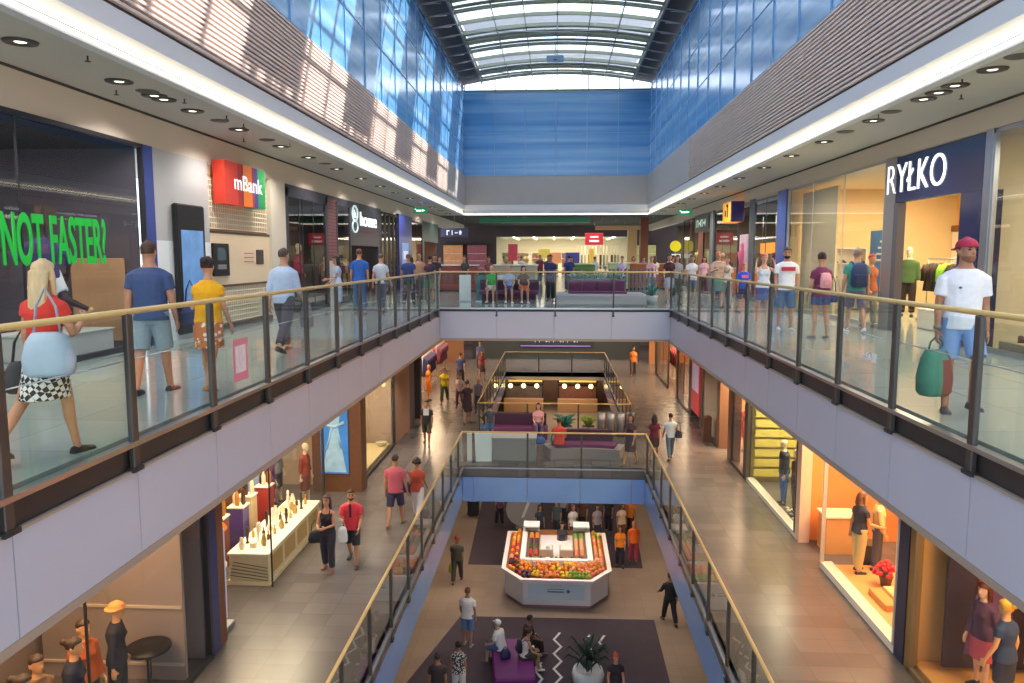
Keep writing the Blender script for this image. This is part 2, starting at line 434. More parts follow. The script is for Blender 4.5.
# ------------------------------------------------------------------ fascias and balustrades
b = MB()
def fascia_run(b, x, s, ys, y0, y1, z0, z1, th=.06):
    cuts = [y0]+[y for y in ys if y0 < y < y1]+[y1]
    for a, c in zip(cuts, cuts[1:]): b.box(x, x-s*th, a+.006, c-.006, z0, z1)
PL = [6.47+1.59*k for k in range(-5, 12)]; PR = [6.72+1.6*k for k in range(-5, 12)]
fascia_run(b, UL, 1, PL, -3, UB, -1.05, -.27); struct(b, 'trim_11', M_FASCIA)
b = MB(); fascia_run(b, UR, -1, PR, -3, UB, -1.05, -.27); struct(b, 'trim_12', M_FASCIA)
PX = [UL+k*1.85 for k in range(0, 5)]
b = MB()
for a, c in zip(PX, PX[1:]): b.box(a+.006, c-.006, UB, UB+.06, -1.0, -.13)
struct(b, 'trim_13', M_FASCIA)
b = MB()   # recessed dark channel and soffit lip
for x, s in ((UL, 1), (UR, -1)):
    b.box(x-s*.03, x-s*.12, -3, UB, -.27, -.05)
b.box(UL, UR, UB+.03, UB+.12, -.13, -.03); struct(b, 'trim_14', M_DARK)
b = MB()
for x, s in ((UL, 1), (UR, -1)):
    b.box(x+s*.0, x-s*.3, -3, UB, -1.13, -1.055); b.box(x+s*.02, x-s*.02, -3, UB, -.285, -.262)
b.box(UL, UR, UB, UB+.3, -1.08, -1.005); struct(b, 'trim_15', mat('#a8988a', .5))
M_BLUEF = mat('#7ea2dc', .16, 0, noise=.12, nscale=.7, spec=.8)
yb = [3+1.6*k for k in range(0, 14)]
b = MB(); fascia_run(b, ML, 1, yb, 3, MB1, -6.25, -5.42); struct(b, 'trim_16', M_BLUEF)
b = MB(); fascia_run(b, MR, -1, yb, 3, MB1, -6.25, -5.42); struct(b, 'trim_17', M_BLUEF)
b = MB()
cx = [ML, ML+.37, ML+2.1, ML+3.78, ML+5.42, MR]
for a, c in zip(cx, cx[1:]): b.box(a+.008, c-.008, MB1, MB1+.06, -6.25, -5.45)
struct(b, 'trim_18', M_BLUEF)
b = MB()
for x, s in ((ML, 1), (MR, -1)): b.box(x-s*.02, x-s*.1, 3, MB1, -5.42, -5.1)
b.box(ML, MR, MB1+.02, MB1+.1, -5.45, -5.1); struct(b, 'trim_19', mat('#4a4c5c', .4))
b = MB(); fascia_run(b, ML, 1, [28.7+1.6*k for k in range(11)], MB2, MB3, -6.2, -5.3); fascia_run(b, MR, -1, [28.7+1.6*k for k in range(11)], MB2, MB3, -6.2, -5.3)
struct(b, 'trim_20', M_BLUEF)
b = MB(); b.box(ML, MR, MB3, MB3+.06, -5.5, -5.1); b.box(ML, MR, MB2-.06, MB2, -6.2, -5.1); struct(b, 'trim_21', mat('#4a5a60', .4))
b = MB(); b.box(ML-.05, MR+.05, MB3-.06, MB3, -5.62, -5.42); struct(b, 'trim_22', mat('#d8ccc0', .5))

def balustrade(label, p0, p1, zf, posts, ends=True, pw=.10, low=-.28, rod=True, top=1.17, r=.027):
    """p0 -> p1 in plan, posts at distances along it; local +y is towards the void"""
    p0 = Vector((p0[0], p0[1], zf)); p1 = Vector((p1[0], p1[1], zf)); L = (p1-p0).length
    an = math.atan2(p1.y-p0.y, p1.x-p0.x)
    t = thing('balustrade', label, 'railing', p0, an)
    b = MB(); b.tube([(0, 0, top-r), (L, 0, top-r)], r, 12, flat=1.0); b.build('handrail', M_RAIL, t)
    b = MB(); b.box(0, L, -.045, .045, -.05, -.008); b.build('base_cap', M_STEEL, t)
    for d in posts:
        b = MB(); b.cbox((d, -.01, (top-.05+low)/2), (pw, .05, top-.05-low), .008); b.box(d-.02, d+.02, -.02, .02, top-.08, top-r)
        po = b.build('post', M_POST, t); b = MB(); b.box(d-pw*.8, d+pw*.8, -.05, .035, low, low+.04); b.build('bracket', M_DARK, po)
    ed = [0]+list(posts)+[L]
    for a, c in zip(ed, ed[1:]):
        if c-a < .3: continue
        b = MB(); b.box(a+(.0 if a == 0 else pw/2), c-(.0 if c == L else pw/2), -.008, .004, -.01, top-.09); b.build('glass_panel', CLEAR, t)
        if rod:
            b = MB(); b.tube([(a, .012, .715), (c, .012, .715)], .006, 6); b.build('mid_rail', mat('#dfe2e4', .25, .4), t)
    return t
balustrade('glass balustrade with golden handrail along the left upper walkway', (UL, -3), (UL, UB), 0, [y+3-.05 for y in PL if y > -2.9 and y < UB])
balustrade('glass balustrade with golden handrail along the right upper walkway', (UR, UB), (UR, -3), 0, [UB-y for y in reversed(PR) if y > -2.9 and y < UB])
balustrade('glass balustrade with golden handrail across the far end of the upper opening', (UL+.04, UB), (UR-.04, UB), 0, [1.81, 3.7, 5.55], pw=.05, rod=False)
balustrade('glass balustrade with golden handrail along the left of the middle opening', (ML, 3), (ML, MB1), M, [.5+1.6*k for k in range(13)], pw=.08, rod=False)
balustrade('glass balustrade with golden handrail along the right of the middle opening', (MR, MB1), (MR, 3), M, [.5+1.6*k for k in range(13)], pw=.08, rod=False)
balustrade('glass balustrade with golden handrail at the near edge of the middle bridge', (ML+.04, MB1), (MR-.04, MB1), M, [2.06, 3.78], pw=.06, rod=False)
balustrade('glass balustrade at the far edge of the middle bridge', (MR-.04, MB2), (ML+.04, MB2), M, [.1, 1.95, 3.9, 5.75], pw=.06, rod=False)
balustrade('glass balustrade along the left of the far middle opening', (ML, MB2), (ML, MB3), M, [.4+1.7*k for k in range(10)], pw=.08, rod=False)
balustrade('glass balustrade along the right of the far middle opening', (MR, MB3), (MR, MB2), M, [.4+1.7*k for k in range(10)], pw=.08, rod=False)
balustrade('glass balustrade closing the far end of the far middle opening', (ML+.04, MB3), (MR-.04, MB3), M, [1.95, 3.9], pw=.08, rod=False)

# ------------------------------------------------------------------ ceiling lights and fittings
LAMPM = mat('#fff4e0', .5, emit=2.5)
RING = mat('#4c4642', .5); RINGW = mat('#c9c2ba', .5)
def downlight(x, y, z, label, group, ring=RING, r=.19, parts=True):
    t = thing('ceiling_light', label, 'ceiling light', (x, y, z), 0, group)
    MB().lathe([(r*.36, -.002), (r*.44, -.018), (r, -.022), (r+.012, 0)], (0, 0, 0), 20).build('trim_ring', ring, t)
    MB().lathe([(.001, -.010), (r*.30, -.014), (r*.36, -.010), (r*.4, 0)], (0, 0, 0), 16).build('lamp', LAMPM, t)
    return t
yl = [5.0, 9.2, 11.3, 12.3, 12.6, 13.6, 15.6, 18.0, 20.0, 22.6, 25.4, 28.2, 31, 34, 37, 40, 43, 46]
GLt = 'round recessed downlight in the left upper ceiling'
GRt = 'round recessed downlight in the right upper ceiling'
d0 = downlight(-6.5, yl[0], CZ, GLt, 'downlights of the left upper ceiling')
for y in yl[1:]: dup(d0, (-6.5, y, CZ))
yr = [5.0, 8.4, 11.3, 12.3, 12.8, 13.3, 15.3, 18, 20.4, 23, 26, 29, 32, 35, 38, 41, 44, 47]
for y in yr: dup(d0, (6.05, y, CZ), 0, GRt, 'downlights of the right upper ceiling')
# flat speaker discs between the lamps and small sprinklers
def disc(x, y, label, group):
    b = MB(); b.lathe([(.001, -.02), (.14, -.02), (.17, -.008), (.18, 0)], (0, 0, 0), 20); return tag(b.build('ceiling_speaker', mat('#6c6560', .7), loc=(x, y, CZ)), label, 'speaker', group)
for y in (12.0, 14.6, 17.0, 21.3): disc(-6.45, y, 'flat round grey speaker in the left upper ceiling', 'speakers of the left upper ceiling')
for y in (10.6, 14.4, 16.6): disc(6.0, y, 'flat round grey speaker in the right upper ceiling', 'speakers of the right upper ceiling')
def sprinkler(x, y, label, group):
    b = MB(); b.tube([(0, 0, 0), (0, 0, -.07)], .012, 8); b.lathe([(.04, -.075), (.04, -.068), (.01, -.06)], (0, 0, 0), 10)
    return tag(b.build('ceiling_sprinkler', mat('#5b5550', .4, .5), loc=(x, y, CZ)), label, 'sprinkler', group)
for x, y in ((-6.1, 9.9), (-6.9, 11.9), (-6.15, 12.6), (-6.1, 14.1), (-6.15, 15.0), (-6.15, 17.6), (-6.9, 16.8)): sprinkler(x, y, 'tiny dark sprinkler head hanging from the left upper ceiling', 'sprinklers of the left upper ceiling')
for x, y in ((5.95, 11.9), (6.6, 11.2), (5.9, 14.7), (6.5, 13.0)): sprinkler(x, y, 'tiny dark sprinkler head hanging from the right upper ceiling', 'sprinklers of the right upper ceiling')
for i, y in enumerate((-3, 2, 5.8, 9.2, 12.5, 15.6, 19, 22.6, 26.5, 31, 36, 41, 46)):
    lamp('SPOT', (-6.5, y, CZ-.08), 230, size=.2); lamp('SPOT', (6.05, y, CZ-.08), 230, size=.2)
for y in range(-4, 48, 6):   # cove lamps hidden in the stepped edge
    pass
# lamps in the two lower soffits
for i, y in enumerate((1, 5.5, 9, 12.5, 16, 19.5, 23, 26.5, 30, 34, 38, 42, 47, 53)):
    for s, x in ((-1, -4.6), (1, 4.55)):
        lamp('SPOT', (x, y, -1.2), 150 if s < 0 else 180, (1, .88, .76) if s < 0 else (1, .8, .6), size=.06, spot=78)
        lab = 'round recessed downlight in the soffit over the %s middle walkway' % ('left' if s < 0 else 'right')
        if y > 10: dup(d0, (x, y, -1.12), 0, lab, lab.replace('round ', '').replace('downlight', 'downlights'))
for y in (8, 12, 16, 20, 23.5, 26.5, 30, 34, 39, 44, 50):
    for s, x in ((-1, -4.1), (1, 4.0)):
        lamp('SPOT', (x, y, -6.35), 130, (1, .86, .7), size=.06, spot=80)
for x in (-1.8, 0, 1.8):
    for y in (24.9, 27.6): lamp('SPOT', (x, y, -6.3), 120, (1, .86, .72), size=.12, spot=140)
for y in (30, 36, 42, 47, 53): lamp('SPOT', (0, y, -1.25) if y < 29 or y > 45 else (0, y, -1.25), 120, (1, .88, .76), size=.2, spot=140)
for x in (-1.7, 1.7): lamp('SPOT', (x, 26.3, -1.2), 170, (1, .9, .8), size=.2, spot=140)

# green exit signs
def exit_sign(x, y, label):
    t = thing('exit_sign', label, 'exit sign', (x, y, CZ-.45))
    MB().cbox((0, 0, 0), (.66, .07, .28), .01).build('box', mat('#1f8a5a', .4, emit=.5), t)
    b = MB(); b.box(-.2, .02, -.04, -.036, -.05, .03); b.prism([(.06, -.06), (.22, 0), (.06, .06)], 'y', -.04, -.036); b.ball((-.24, -.036, .06), .03, 8, 6)
    b.build('running_figure_and_arrow', mat('#f4fff8', .5, emit=1.2), t)
    MB().tube([(0, 0, .14), (0, 0, .45)], .012, 6).build('rod', M_STEEL, t)
exit_sign(-6.3, 35.5, 'green lit exit sign hanging over the left upper walkway')
exit_sign(6.2, 37.5, 'green lit exit sign hanging over the right upper walkway')

# ------------------------------------------------------------------ people
TORSO = {'m': [(-.12,.10,.085),(-.06,.145,.108),(.0,.162,.116),(.08,.155,.11),(.17,.143,.102),(.28,.160,.114),(.38,.180,.12),(.45,.178,.105),(.50,.135,.082),(.535,.078,.064),(.58,.058,.058),(.66,.056,.058)],
         'f': [(-.12,.105,.09),(-.06,.155,.115),(.0,.172,.120),(.08,.158,.108),(.17,.122,.090),(.28,.138,.104),(.36,.150,.118),(.43,.146,.098),(.485,.110,.075),(.52,.066,.056),(.57,.049,.05),(.66,.047,.05)]}
HEADR = [(.0,.024,.074,.0),(.05,.042,.083,.03),(.13,.053,.088,.055),(.26,.062,.090,.076),(.4,.069,.089,.092),(.5,.072,.086,.098),(.62,.075,.090,.102),(.75,.073,.086,.100),(.87,.061,.070,.085),(.95,.042,.046,.06),(1.0,.014,.014,.016)]
def tint(c, k): return '#%02x%02x%02x' % tuple(max(0, min(255, int(int(c[i:i+2], 16)*k))) for i in (1, 3, 5))
def vmods(o, vox, it=2):
    m = o.modifiers.new('surface', 'REMESH'); m.mode = 'VOXEL'; m.voxel_size = vox; m.use_smooth_shade = True
    s = o.modifiers.new('soften', 'SMOOTH'); s.factor = .5; s.iterations = it
def hand(b, w, d, n, side, k, curl, up):
    d = d.normalized(); n = (n-d*n.dot(d)).normalized(); t = d.cross(n)
    if t.dot(up) < 0: t = -t
    rows = []
    for q, a, c in ((-.015, .024, .021), (.01, .030, .020), (.05, .041, .018), (.088, .040, .014)):
        rows.append(b.ring(w+d*q*k, t*a*k, n*c*k, 10))
    b.loft_pts(rows)
    for off, ln in ((.031, .072), (.0105, .082), (-.0105, .076), (-.031, .06)):
        p = w+d*.08*k+t*off*k; pts = [p]; a = curl*.35
        for seg in range(3):
            p = p+(d*math.cos(a)+n*math.sin(a)+t*off*.8)*ln*k/3; pts.append(p); a += curl*.55
        b.tube(pts, [.0095*k, .0092*k, .0085*k, .007*k], 8)
    p = w+d*.012*k+t*.026*k; v = (d*.62+t*.62+n*.35).normalized()
    b.tube([p, p+v*.035*k, p+(v*.035+(d*.8+t*.25+n*.4).normalized()*.03)*k, p+(v*.035+(d*.9+n*.5).normalized()*.055)*k], [.013*k, .0115*k, .010*k, .008*k], 8)

def person(label, loc, heading=0, H=1.75, sex='m', legs=((8, 4), (-8, 8)), arms=((-8, 7, 12, 4), (8, 7, 14, 4)), lean=2, head=(0, 0),
           skin='#c9977a', hair=('short', '#3a2a20'), top=None, bottom=None, shoes='#2a2a2c', vox=.012, sit=None, curl=(.6, .6), face=False,
           name='person', cat='person', group=None, cap=None, build=1.0, beard=None, extra=None, spread=2.5):
    k = H/1.75; V = Vector; bw = build
    ms = mat(skin, .5, noise=.05, nscale=14)
    T = TORSO[sex]; hz = .92*k
    info = {}
    L1, L2 = .43*k, .415*k
    J = {}
    low = 9
    for i, s in enumerate((-1, 1)):
        f, kn = R(legs[i][0]), R(legs[i][1]); ab = R(legs[i][2]) if len(legs[i]) > 2 else R(spread)
        hp = V((s*.088*k, 0, 0)); d1 = V((s*math.sin(ab), math.sin(f), -math.cos(f))).normalized()
        kp = hp+d1*L1; a2 = f-kn; d2 = V((s*math.sin(ab)*.5, math.sin(a2), -math.cos(a2))).normalized()
        an = kp+d2*L2
        fp = (a2+R(18))*.9 if a2 < R(-18) else 0
        tz = an.z-.07*k+.17*k*math.sin(fp)
        low = min(low, an.z-.075*k, tz-.0*k)
        J[s] = (hp, kp, an, fp, d2)
    hz = -low if sit is None else sit+.085*k
    up0 = V((0, 0, hz))
    for s in J: J[s] = tuple(q+up0 for q in J[s][:3])+J[s][3:]
    ln = R(lean)
    def Lp(p):
        p = V(p); z = p.z-hz
        return V((p.x, p.y*math.cos(ln)+z*math.sin(ln), hz+z*math.cos(ln)-p.y*math.sin(ln)))
    def torso_rows(rows, ow=0, od=0, n=18):
        out = []
        for t, w_, d_ in rows:
            yc = -.012*k if .2 < t < .5 else 0
            out.append([Lp((math.copysign(abs(math.cos(2*PI*j/n))**.85, math.cos(2*PI*j/n))*(w_*bw*k+ow), yc+(d_*bw*k+od)*math.sin(2*PI*j/n), hz+t*k)) for j in range(n)])
        return out
    b = MB(); b.loft_pts(torso_rows(T))
    # legs and feet
    mrad = (.083, .074, .056, .053, .036) if sex == 'm' else (.086, .074, .053, .050, .033)
    mrad = [q*k*bw for q in mrad]
    feet = []
    for s in (-1, 1):
        hp, kp, an, fp, d2 = J[s]
        back = V((0, -.012*k, 0))
        b.tube([hp+V((0, 0, .05*k)), hp.lerp(kp, .3), kp, kp.lerp(an, .33)+back, kp.lerp(an, .66)+back*.5, an+d2*.02*k], [mrad[0], mrad[1], mrad[2], mrad[3], mrad[4]*1.15, mrad[4]], 12)
        fd = V((s*.14, math.cos(fp), math.sin(fp))).normalized(); fu = V((0, -math.sin(fp), math.cos(fp))); fx = fd.cross(fu).normalized()
        def foot_rows(o, sole):
            out = []
            for q, w_, h_ in ((-.062, .020, .035), (-.05, .031, .055), (.0, .034, .065), (.06, .038, .048), (.12, .044, .034), (.165, .036, .026), (.185, .018, .016)):
                c = an+fd*q*k-fu*.072*k
                pts = []
                for j in range(12):
                    u, v = math.cos(2*PI*j/12)*(w_*k+o), max(math.sin(2*PI*j/12), -.0)*(h_*k+o)+(-sole if math.sin(2*PI*j/12) < -.1 else 0)
                    pts.append(c+fx*u+fu*v)
                out.append(pts)
            return out
        b.loft_pts(foot_rows(0, 0)); feet.append(foot_rows(.007*k, .012*k))
    # arms
    sh_w = (.172 if sex == 'm' else .150)*k*bw; ar = (.052, .047, .039, .037, .026) if sex == 'm' else (.044, .040, .034, .032, .023)
    ar = [q*k*(bw*.5+.5) for q in ar]
    A = {}
    for i, s in enumerate((-1, 1)):
        fw, abd, el = (R(q) for q in arms[i][:3]); tw = R(arms[i][3]) if len(arms[i]) > 3 else 0
        sp = V((s*sh_w, -.01*k, hz+.445*k))
        d1 = V((s*math.sin(abd), math.sin(fw)*math.cos(abd), -math.cos(fw)*math.cos(abd))).normalized()
        ep = sp+d1*.285*k
        d2 = V((s*(math.sin(abd)*.7-math.sin(tw)), math.sin(fw+el)*math.cos(abd), -math.cos(fw+el)*math.cos(abd))).normalized()
        wp = ep+d2*.25*k
        sp, e2, w2 = Lp(sp), Lp(ep), Lp(wp)
        A[s] = (sp, e2, w2)
        b.tube([sp+V((-s*.03*k, 0, .0)), sp.lerp(e2, .12), sp.lerp(e2, .5), e2, e2.lerp(w2, .3), w2], [ar[0]*.9, ar[0], ar[1], ar[2], ar[3], ar[4]], 12)
        dd = (w2-e2).normalized()
        hand(b, w2+dd*.012*k, dd, V((-s, 0, -.0)) if abs(dd.x) < .8 else V((0, 0, -1)), s, k, curl[i], V((0, 1, .8)))
        info['hand_l' if s < 0 else 'hand_r'] = w2+dd*.075*k
    # head
    hh = .235*k; nk = Lp((0, 0, hz+.588*k)); hy, hp_ = R(head[0]), R(head[1])
    Mh = Matrix.Translation(nk) @ Matrix.Rotation(hy, 4, 'Z') @ Matrix.Rotation(hp_-ln*.5, 4, 'X')
    def hrow(z, w_, fr, bk, o=0, n=16, y0=0.0):
        out = []
        for j in range(n):
            c, s_ = math.cos(2*PI*j/n), math.sin(2*PI*j/n)
            out.append(Mh @ V((c*(w_*k+o), .012*k+y0+(s_*(fr*k+o) if s_ > 0 else s_*(bk*k+o)), z*hh)))
        return out
    b.loft_pts([hrow(*r) for r in HEADR])
    H_ = lambda x, y, z: Mh @ V((x*k, y*k, z*hh))
    b.tube([H_(0, .092, .53), H_(0, .112, .40), H_(0, .113, .36), H_(0, .098, .335)], [.009*k, .013*k, .015*k, .011*k], 8)
    for s in (-1, 1):
        b.loft_pts([b.ring(H_(s*.072, -.002, .44), Mh.to_3x3() @ V((0, .018*k, 0)), Mh.to_3x3() @ V((0, -.004*k, .030*k)), 10), b.ring(H_(s*.086, -.010, .45), Mh.to_3x3() @ V((0, .02*k, 0)), Mh.to_3x3() @ V((0, -.004*k, .034*k)), 10)])
    if sex == 'f':
        for s in (-1, 1): p = Lp((s*.066*k, .070*k, hz+.325*k)); b.ball(p, .053*k*bw, 12, 8)
    root = b.build(name, ms); vmods(root, vox)
    root.location = loc; root.rotation_euler = (0, 0, R(heading)); tag(root, label, cat, group)
    kids = []
    def child(mb, nm, m, v=1.15, it=2, mods=True):
        o = mb.build(nm, m, root)
        if mods: vmods(o, vox*v, it)
        kids.append(o); return o
    cloth = lambda c: mat(c, .85, noise=.14, nscale=22, bump=.15) if isinstance(c, str) else c
    # shoes
    if shoes:
        for r_ in feet: 
            so = child(MB().loft_pts(r_), 'shoe', mat(shoes, .55), 1.0, 1)
            if vox <= .011:
                lo = [[Vector((p.x, p.y, max(p.z, 0)*0)) for p in rr_] for rr_ in r_[1:-1]]
                pts = [rr_[0] for rr_ in r_]+[rr_[6] for rr_ in reversed(r_)]
                bs = MB(); n_ = len(pts); zs = min(p.z for rr_ in r_ for p in rr_)
                bs.loft_pts([[Vector((p.x, p.y, min(q.z for q in r_[min(i, n_-1-i)])-.004)) for i, p in enumerate(pts)], [Vector((p.x, p.y, min(q.z for q in r_[min(i, n_-1-i)])+.016)) for i, p in enumerate(pts)]], smooth=False)
                bs.build('sole', mat(tint(shoes, 1.5) if int(shoes[1:3], 16) < 120 else tint(shoes, .8), .6), so)
    # lower garments
    if bottom:
        typ, c = bottom[0], bottom[1]; ln_ = bottom[2] if len(bottom) > 2 else None
        m = cloth(c); bb = MB()
        if typ in ('shorts', 'trousers', 'jeans'):
            bb.loft_pts(torso_rows([r for r in T if r[0] <= .12]+[(.12, T[4][1], T[4][2])], .014*k, .014*k))
            for s in (-1, 1):
                hp, kp, an, fp, d2 = J[s]
                if typ == 'shorts':
                    q = ln_ or .85
                    bb.tube([hp+V((0, 0, .03*k)), hp.lerp(kp, .35), hp.lerp(kp, q)], [.102*k*bw, .098*k*bw, .092*k*bw], 14)
                else:
                    e = .016*k if typ == 'jeans' else .03*k
                    bb.tube([hp+V((0, 0, .03*k)), hp.lerp(kp, .4), kp, kp.lerp(an, .4), kp.lerp(an, .92)], [mrad[0]+.018*k, mrad[1]+e, mrad[2]+e, mrad[3]+e, mrad[4]+e*1.1], 14)
            child(bb, 'shorts' if typ == 'shorts' else 'trousers', m)
        elif typ == 'skirt':
            q = ln_ or .9
            bb.loft_pts(skirt_rows(torso_rows, T, J, k, hz, q, bw, .12)); child(bb, 'skirt', m)
    if top:
        typ, c = top[0], top[1]; sl = top[2] if len(top) > 2 else .55
        m = cloth(c); bb = MB()
        hem = -.07 if typ in ('tee', 'shirt', 'dress') else -.02
        rows = [r for r in T if r[0] >= .05 and r[0] < .52]
        if sex == 'm' or typ == 'loose': rows = [(t, max(w_, .158 if t < .4 else 0), max(d_, .112 if t < .4 else 0)) for t, w_, d_ in rows]
        hw = .166 if sex == 'm' else .172
        rows = [(hem, hw+.008, .126), (.0, hw, .12)]+rows
        if typ == 'tank': rows = [r for r in rows if r[0] < .44]
        else: rows += [(.525, .088 if sex == 'm' else .08, .068)]
        o_ = .016*k
        if typ == 'dress':
            sk = skirt_rows(torso_rows, T, J, k, hz, (top[3] if len(top) > 3 else .95), bw, .1)
            bb.loft_pts(sk); rows = [r for r in rows if r[0] >= .0]
        bb.loft_pts(torso_rows(rows, o_, o_))
        if sex == 'f':
            for s in (-1, 1): p = Lp((s*.064*k, .070*k, hz+.32*k)); bb.ball(p, .063*k*bw, 12, 8)
        if typ == 'tank':
            for s in (-1, 1):
                bb.tube([Lp((s*.085*k, .095*k, hz+.40*k)), Lp((s*.09*k, .03*k, hz+.495*k)), Lp((s*.085*k, -.09*k, hz+.42*k))], .016*k, 8)
        elif sl:
            for s in (-1, 1):
                sp, e2, w2 = A[s]; st = sp+V((-s*.05*k, 0, .0))
                if sl <= 1: bb.tube([st, sp.lerp(e2, .1), sp.lerp(e2, sl)], [ar[0]+.016*k, ar[0]+.02*k, ar[1]+.022*k], 12)
                else: bb.tube([st, sp.lerp(e2, .1), sp.lerp(e2, .55), e2, e2.lerp(w2, min(sl-1, .95))], [ar[0]+.014*k, ar[0]+.018*k, ar[1]+.018*k, ar[2]+.018*k, ar[4]+.018*k], 12)
        child(bb, 'dress' if typ == 'dress' else 'top' if typ == 'tank' else 'shirt', m)
    # hair
    if hair:
        st_, c = hair[0], hair[1]; m = mat(c, .6, noise=.3, nscale=40, stretch=(1, 1, .15)); bb = MB()
        def cap_rows(z0, o, fr=.0, top_o=None):
            rr = []
            for z, w_, f_, bk in HEADR:
                if z < z0: continue
                if z < .74: rr.append(hrow(z, w_, fr, bk, o))
                else: rr.append(hrow(z, w_, f_, bk, o))
            rr.append(hrow(1.0+o/hh*.9, .03, .03, .03, 0)); return rr
        if st_ in ('short', 'buzz'): bb.loft_pts(cap_rows(.38, .010*k if st_ == 'short' else .006*k, -.005))
        elif st_ == 'curly':
            bb.loft_pts(cap_rows(.3, .03*k, .01))
            for q in range(26):
                a, e = random.uniform(0, 2*PI), random.uniform(-.1, 1.2)
                bb.ball(H_(.10*math.cos(a)*math.cos(e), -.03+.10*math.sin(a)*math.cos(e) if math.sin(a) < .3 else -.03, .5+.48*math.sin(e)), .032*k, 8, 6)
        else:
            bb.loft_pts(cap_rows(.3, .014*k, .01))
            if st_ == 'long':
                L = hair[2] if len(hair) > 2 else .3
                rows = []
                for q in range(7):
                    u = q/6; c0 = H_(0, -.055-.02*u, .62)+V((0, 0, -L*u*k)) + V((0, -.03*k*math.sin(u*PI*.6), 0))
                    a = Mh.to_3x3() @ V(((.088-.012*u)*k, 0, 0)); d = Mh.to_3x3() @ V((0, (.055-.022*u)*k, 0)); rows.append(bb.ring(c0, a, d, 12))
                bb.loft_pts(rows)
                for s in (-1, 1): bb.tube([H_(s*.07, .0, .75), H_(s*.083, -.005, .45), H_(s*.085, -.01, .1), H_(s*.088, -.005, -.35*L/.3)], [.02*k, .026*k, .026*k, .014*k], 8)
            elif st_ == 'pony': bb.tube([H_(0, -.10, .8), H_(0, -.15, .75), H_(0, -.165, .4), H_(0, -.135, -.05)], [.025*k, .035*k, .034*k, .012*k], 10)
            elif st_ == 'bun': bb.ball(H_(0, -.11, .82), .05*k, 12, 8)
        child(bb, 'hair', m, 1.0, 2)
    if cap:
        bb = MB(); o = .02*k
        rr = [hrow(z, w_, f_, bk, o) for z, w_, f_, bk in HEADR if z >= .6]; rr.append(hrow(1.07, .02, .02, .02, 0))
        if cap[1] == 'hat': rr = [hrow(.58, .15, .16, .17, 0), hrow(.60, .15, .16, .17, 0), hrow(.605, .078, .092, .105, .02*k)]+rr
        bb.loft_pts(rr)
        if cap[1] in ('back', 'front'):
            s = -1 if cap[1] == 'back' else 1
            y0_ = .09 if s > 0 else -.095
            pl = [(x, y0_+s*(.075*math.sqrt(max(0, 1-(x/.075)**2)))) for x in [-.075+.15*i/10 for i in range(11)]]
            zt = .66 if s > 0 else .58
            lo = [H_(x, y, zt-.05) for x, y in pl]+[H_(.075, y0_-s*.04, zt), H_(-.075, y0_-s*.04, zt)]
            hi = [p+V((0, 0, .012*k)) for p in lo]
            bb.loft_pts([lo, hi], smooth=False)
        o_ = child(bb, 'cap' if cap[1] != 'hat' else 'hat', mat(cap[0], .8, noise=.1, nscale=20), .9, 1)
    if beard:
        bb = MB()
        rr = []
        for z, w_, f_, bk in HEADR[:5]: rr.append(hrow(max(z, .0)-.02, w_, f_, -.0, .006*k))
        bb.loft_pts(rr[:4]); child(bb, 'beard', mat(beard, .8, noise=.2, nscale=40), .9, 1)
    if face:
        for s in (-1, 1):
            child(MB().ball(H_(s*.031, .088, .505), .0115*k, 10, 6, (1.35, .7, .8)), 'eye', mat('#221a18', .2), mods=False)
            bb = MB(); bb.tube([H_(s*.014, .1, .575), H_(s*.032, .101, .595), H_(s*.05, .09, .575)], [.004*k, .005*k, .003*k], 6); child(bb, 'eyebrow', mat(hair[1] if hair else '#3a2a20', .8), mods=False)
        bb = MB(); bb.tube([H_(-.026, .087, .20), H_(0, .0985, .212), H_(.026, .087, .20)], [.004*k, .0065*k, .004*k], 6); child(bb, 'mouth', mat('#a85a50', .5), mods=False)
    info.update(root=root, Lp=Lp, hz=hz, k=k, kids=kids, H_=H_, A=A, J=J, Mw=Matrix.Translation(loc) @ Matrix.Rotation(R(heading), 4, 'Z'))
    return info
def skirt_rows(torso_rows, T, J, k, hz, q, bw, t_top):
    rows = []
    kl, kr = J[-1][0].lerp(J[-1][1], min(q, 1)), J[1][0].lerp(J[1][1], min(q, 1))
    if q > 1: kl, kr = J[-1][1].lerp(J[-1][2], q-1), J[1][1].lerp(J[1][2], q-1)
    zb = (kl.z+kr.z)/2; yb = (kl.y+kr.y)/2; wx = max(abs(kl.x), abs(kr.x))+.085*k; dy = abs(kl.y-kr.y)/2+.10*k
    base = [r for r in T if -.05 <= r[0] <= t_top+.001 or r[0] == .0]
    top_ = torso_rows([(0, T[2][1], T[2][2])]+[r for r in T if .0 < r[0] <= t_top]+[(t_top+.02, T[4][1]+.01, T[4][2]+.008)], .014*k, .014*k)
    n = len(top_[0]); lower = []
    for i in range(5):
        u = i/5; z = zb+(hz-zb)*u; w_ = wx+(T[2][1]*k*bw+.018*k-wx)*u; d_ = dy+(T[2][2]*k*bw+.018*k-dy)*u
        lower.append([Vector((math.cos(2*PI*j/n)*w_, yb*(1-u)+math.sin(2*PI*j/n)*d_, z)) for j in range(n)])
    return lower+top_

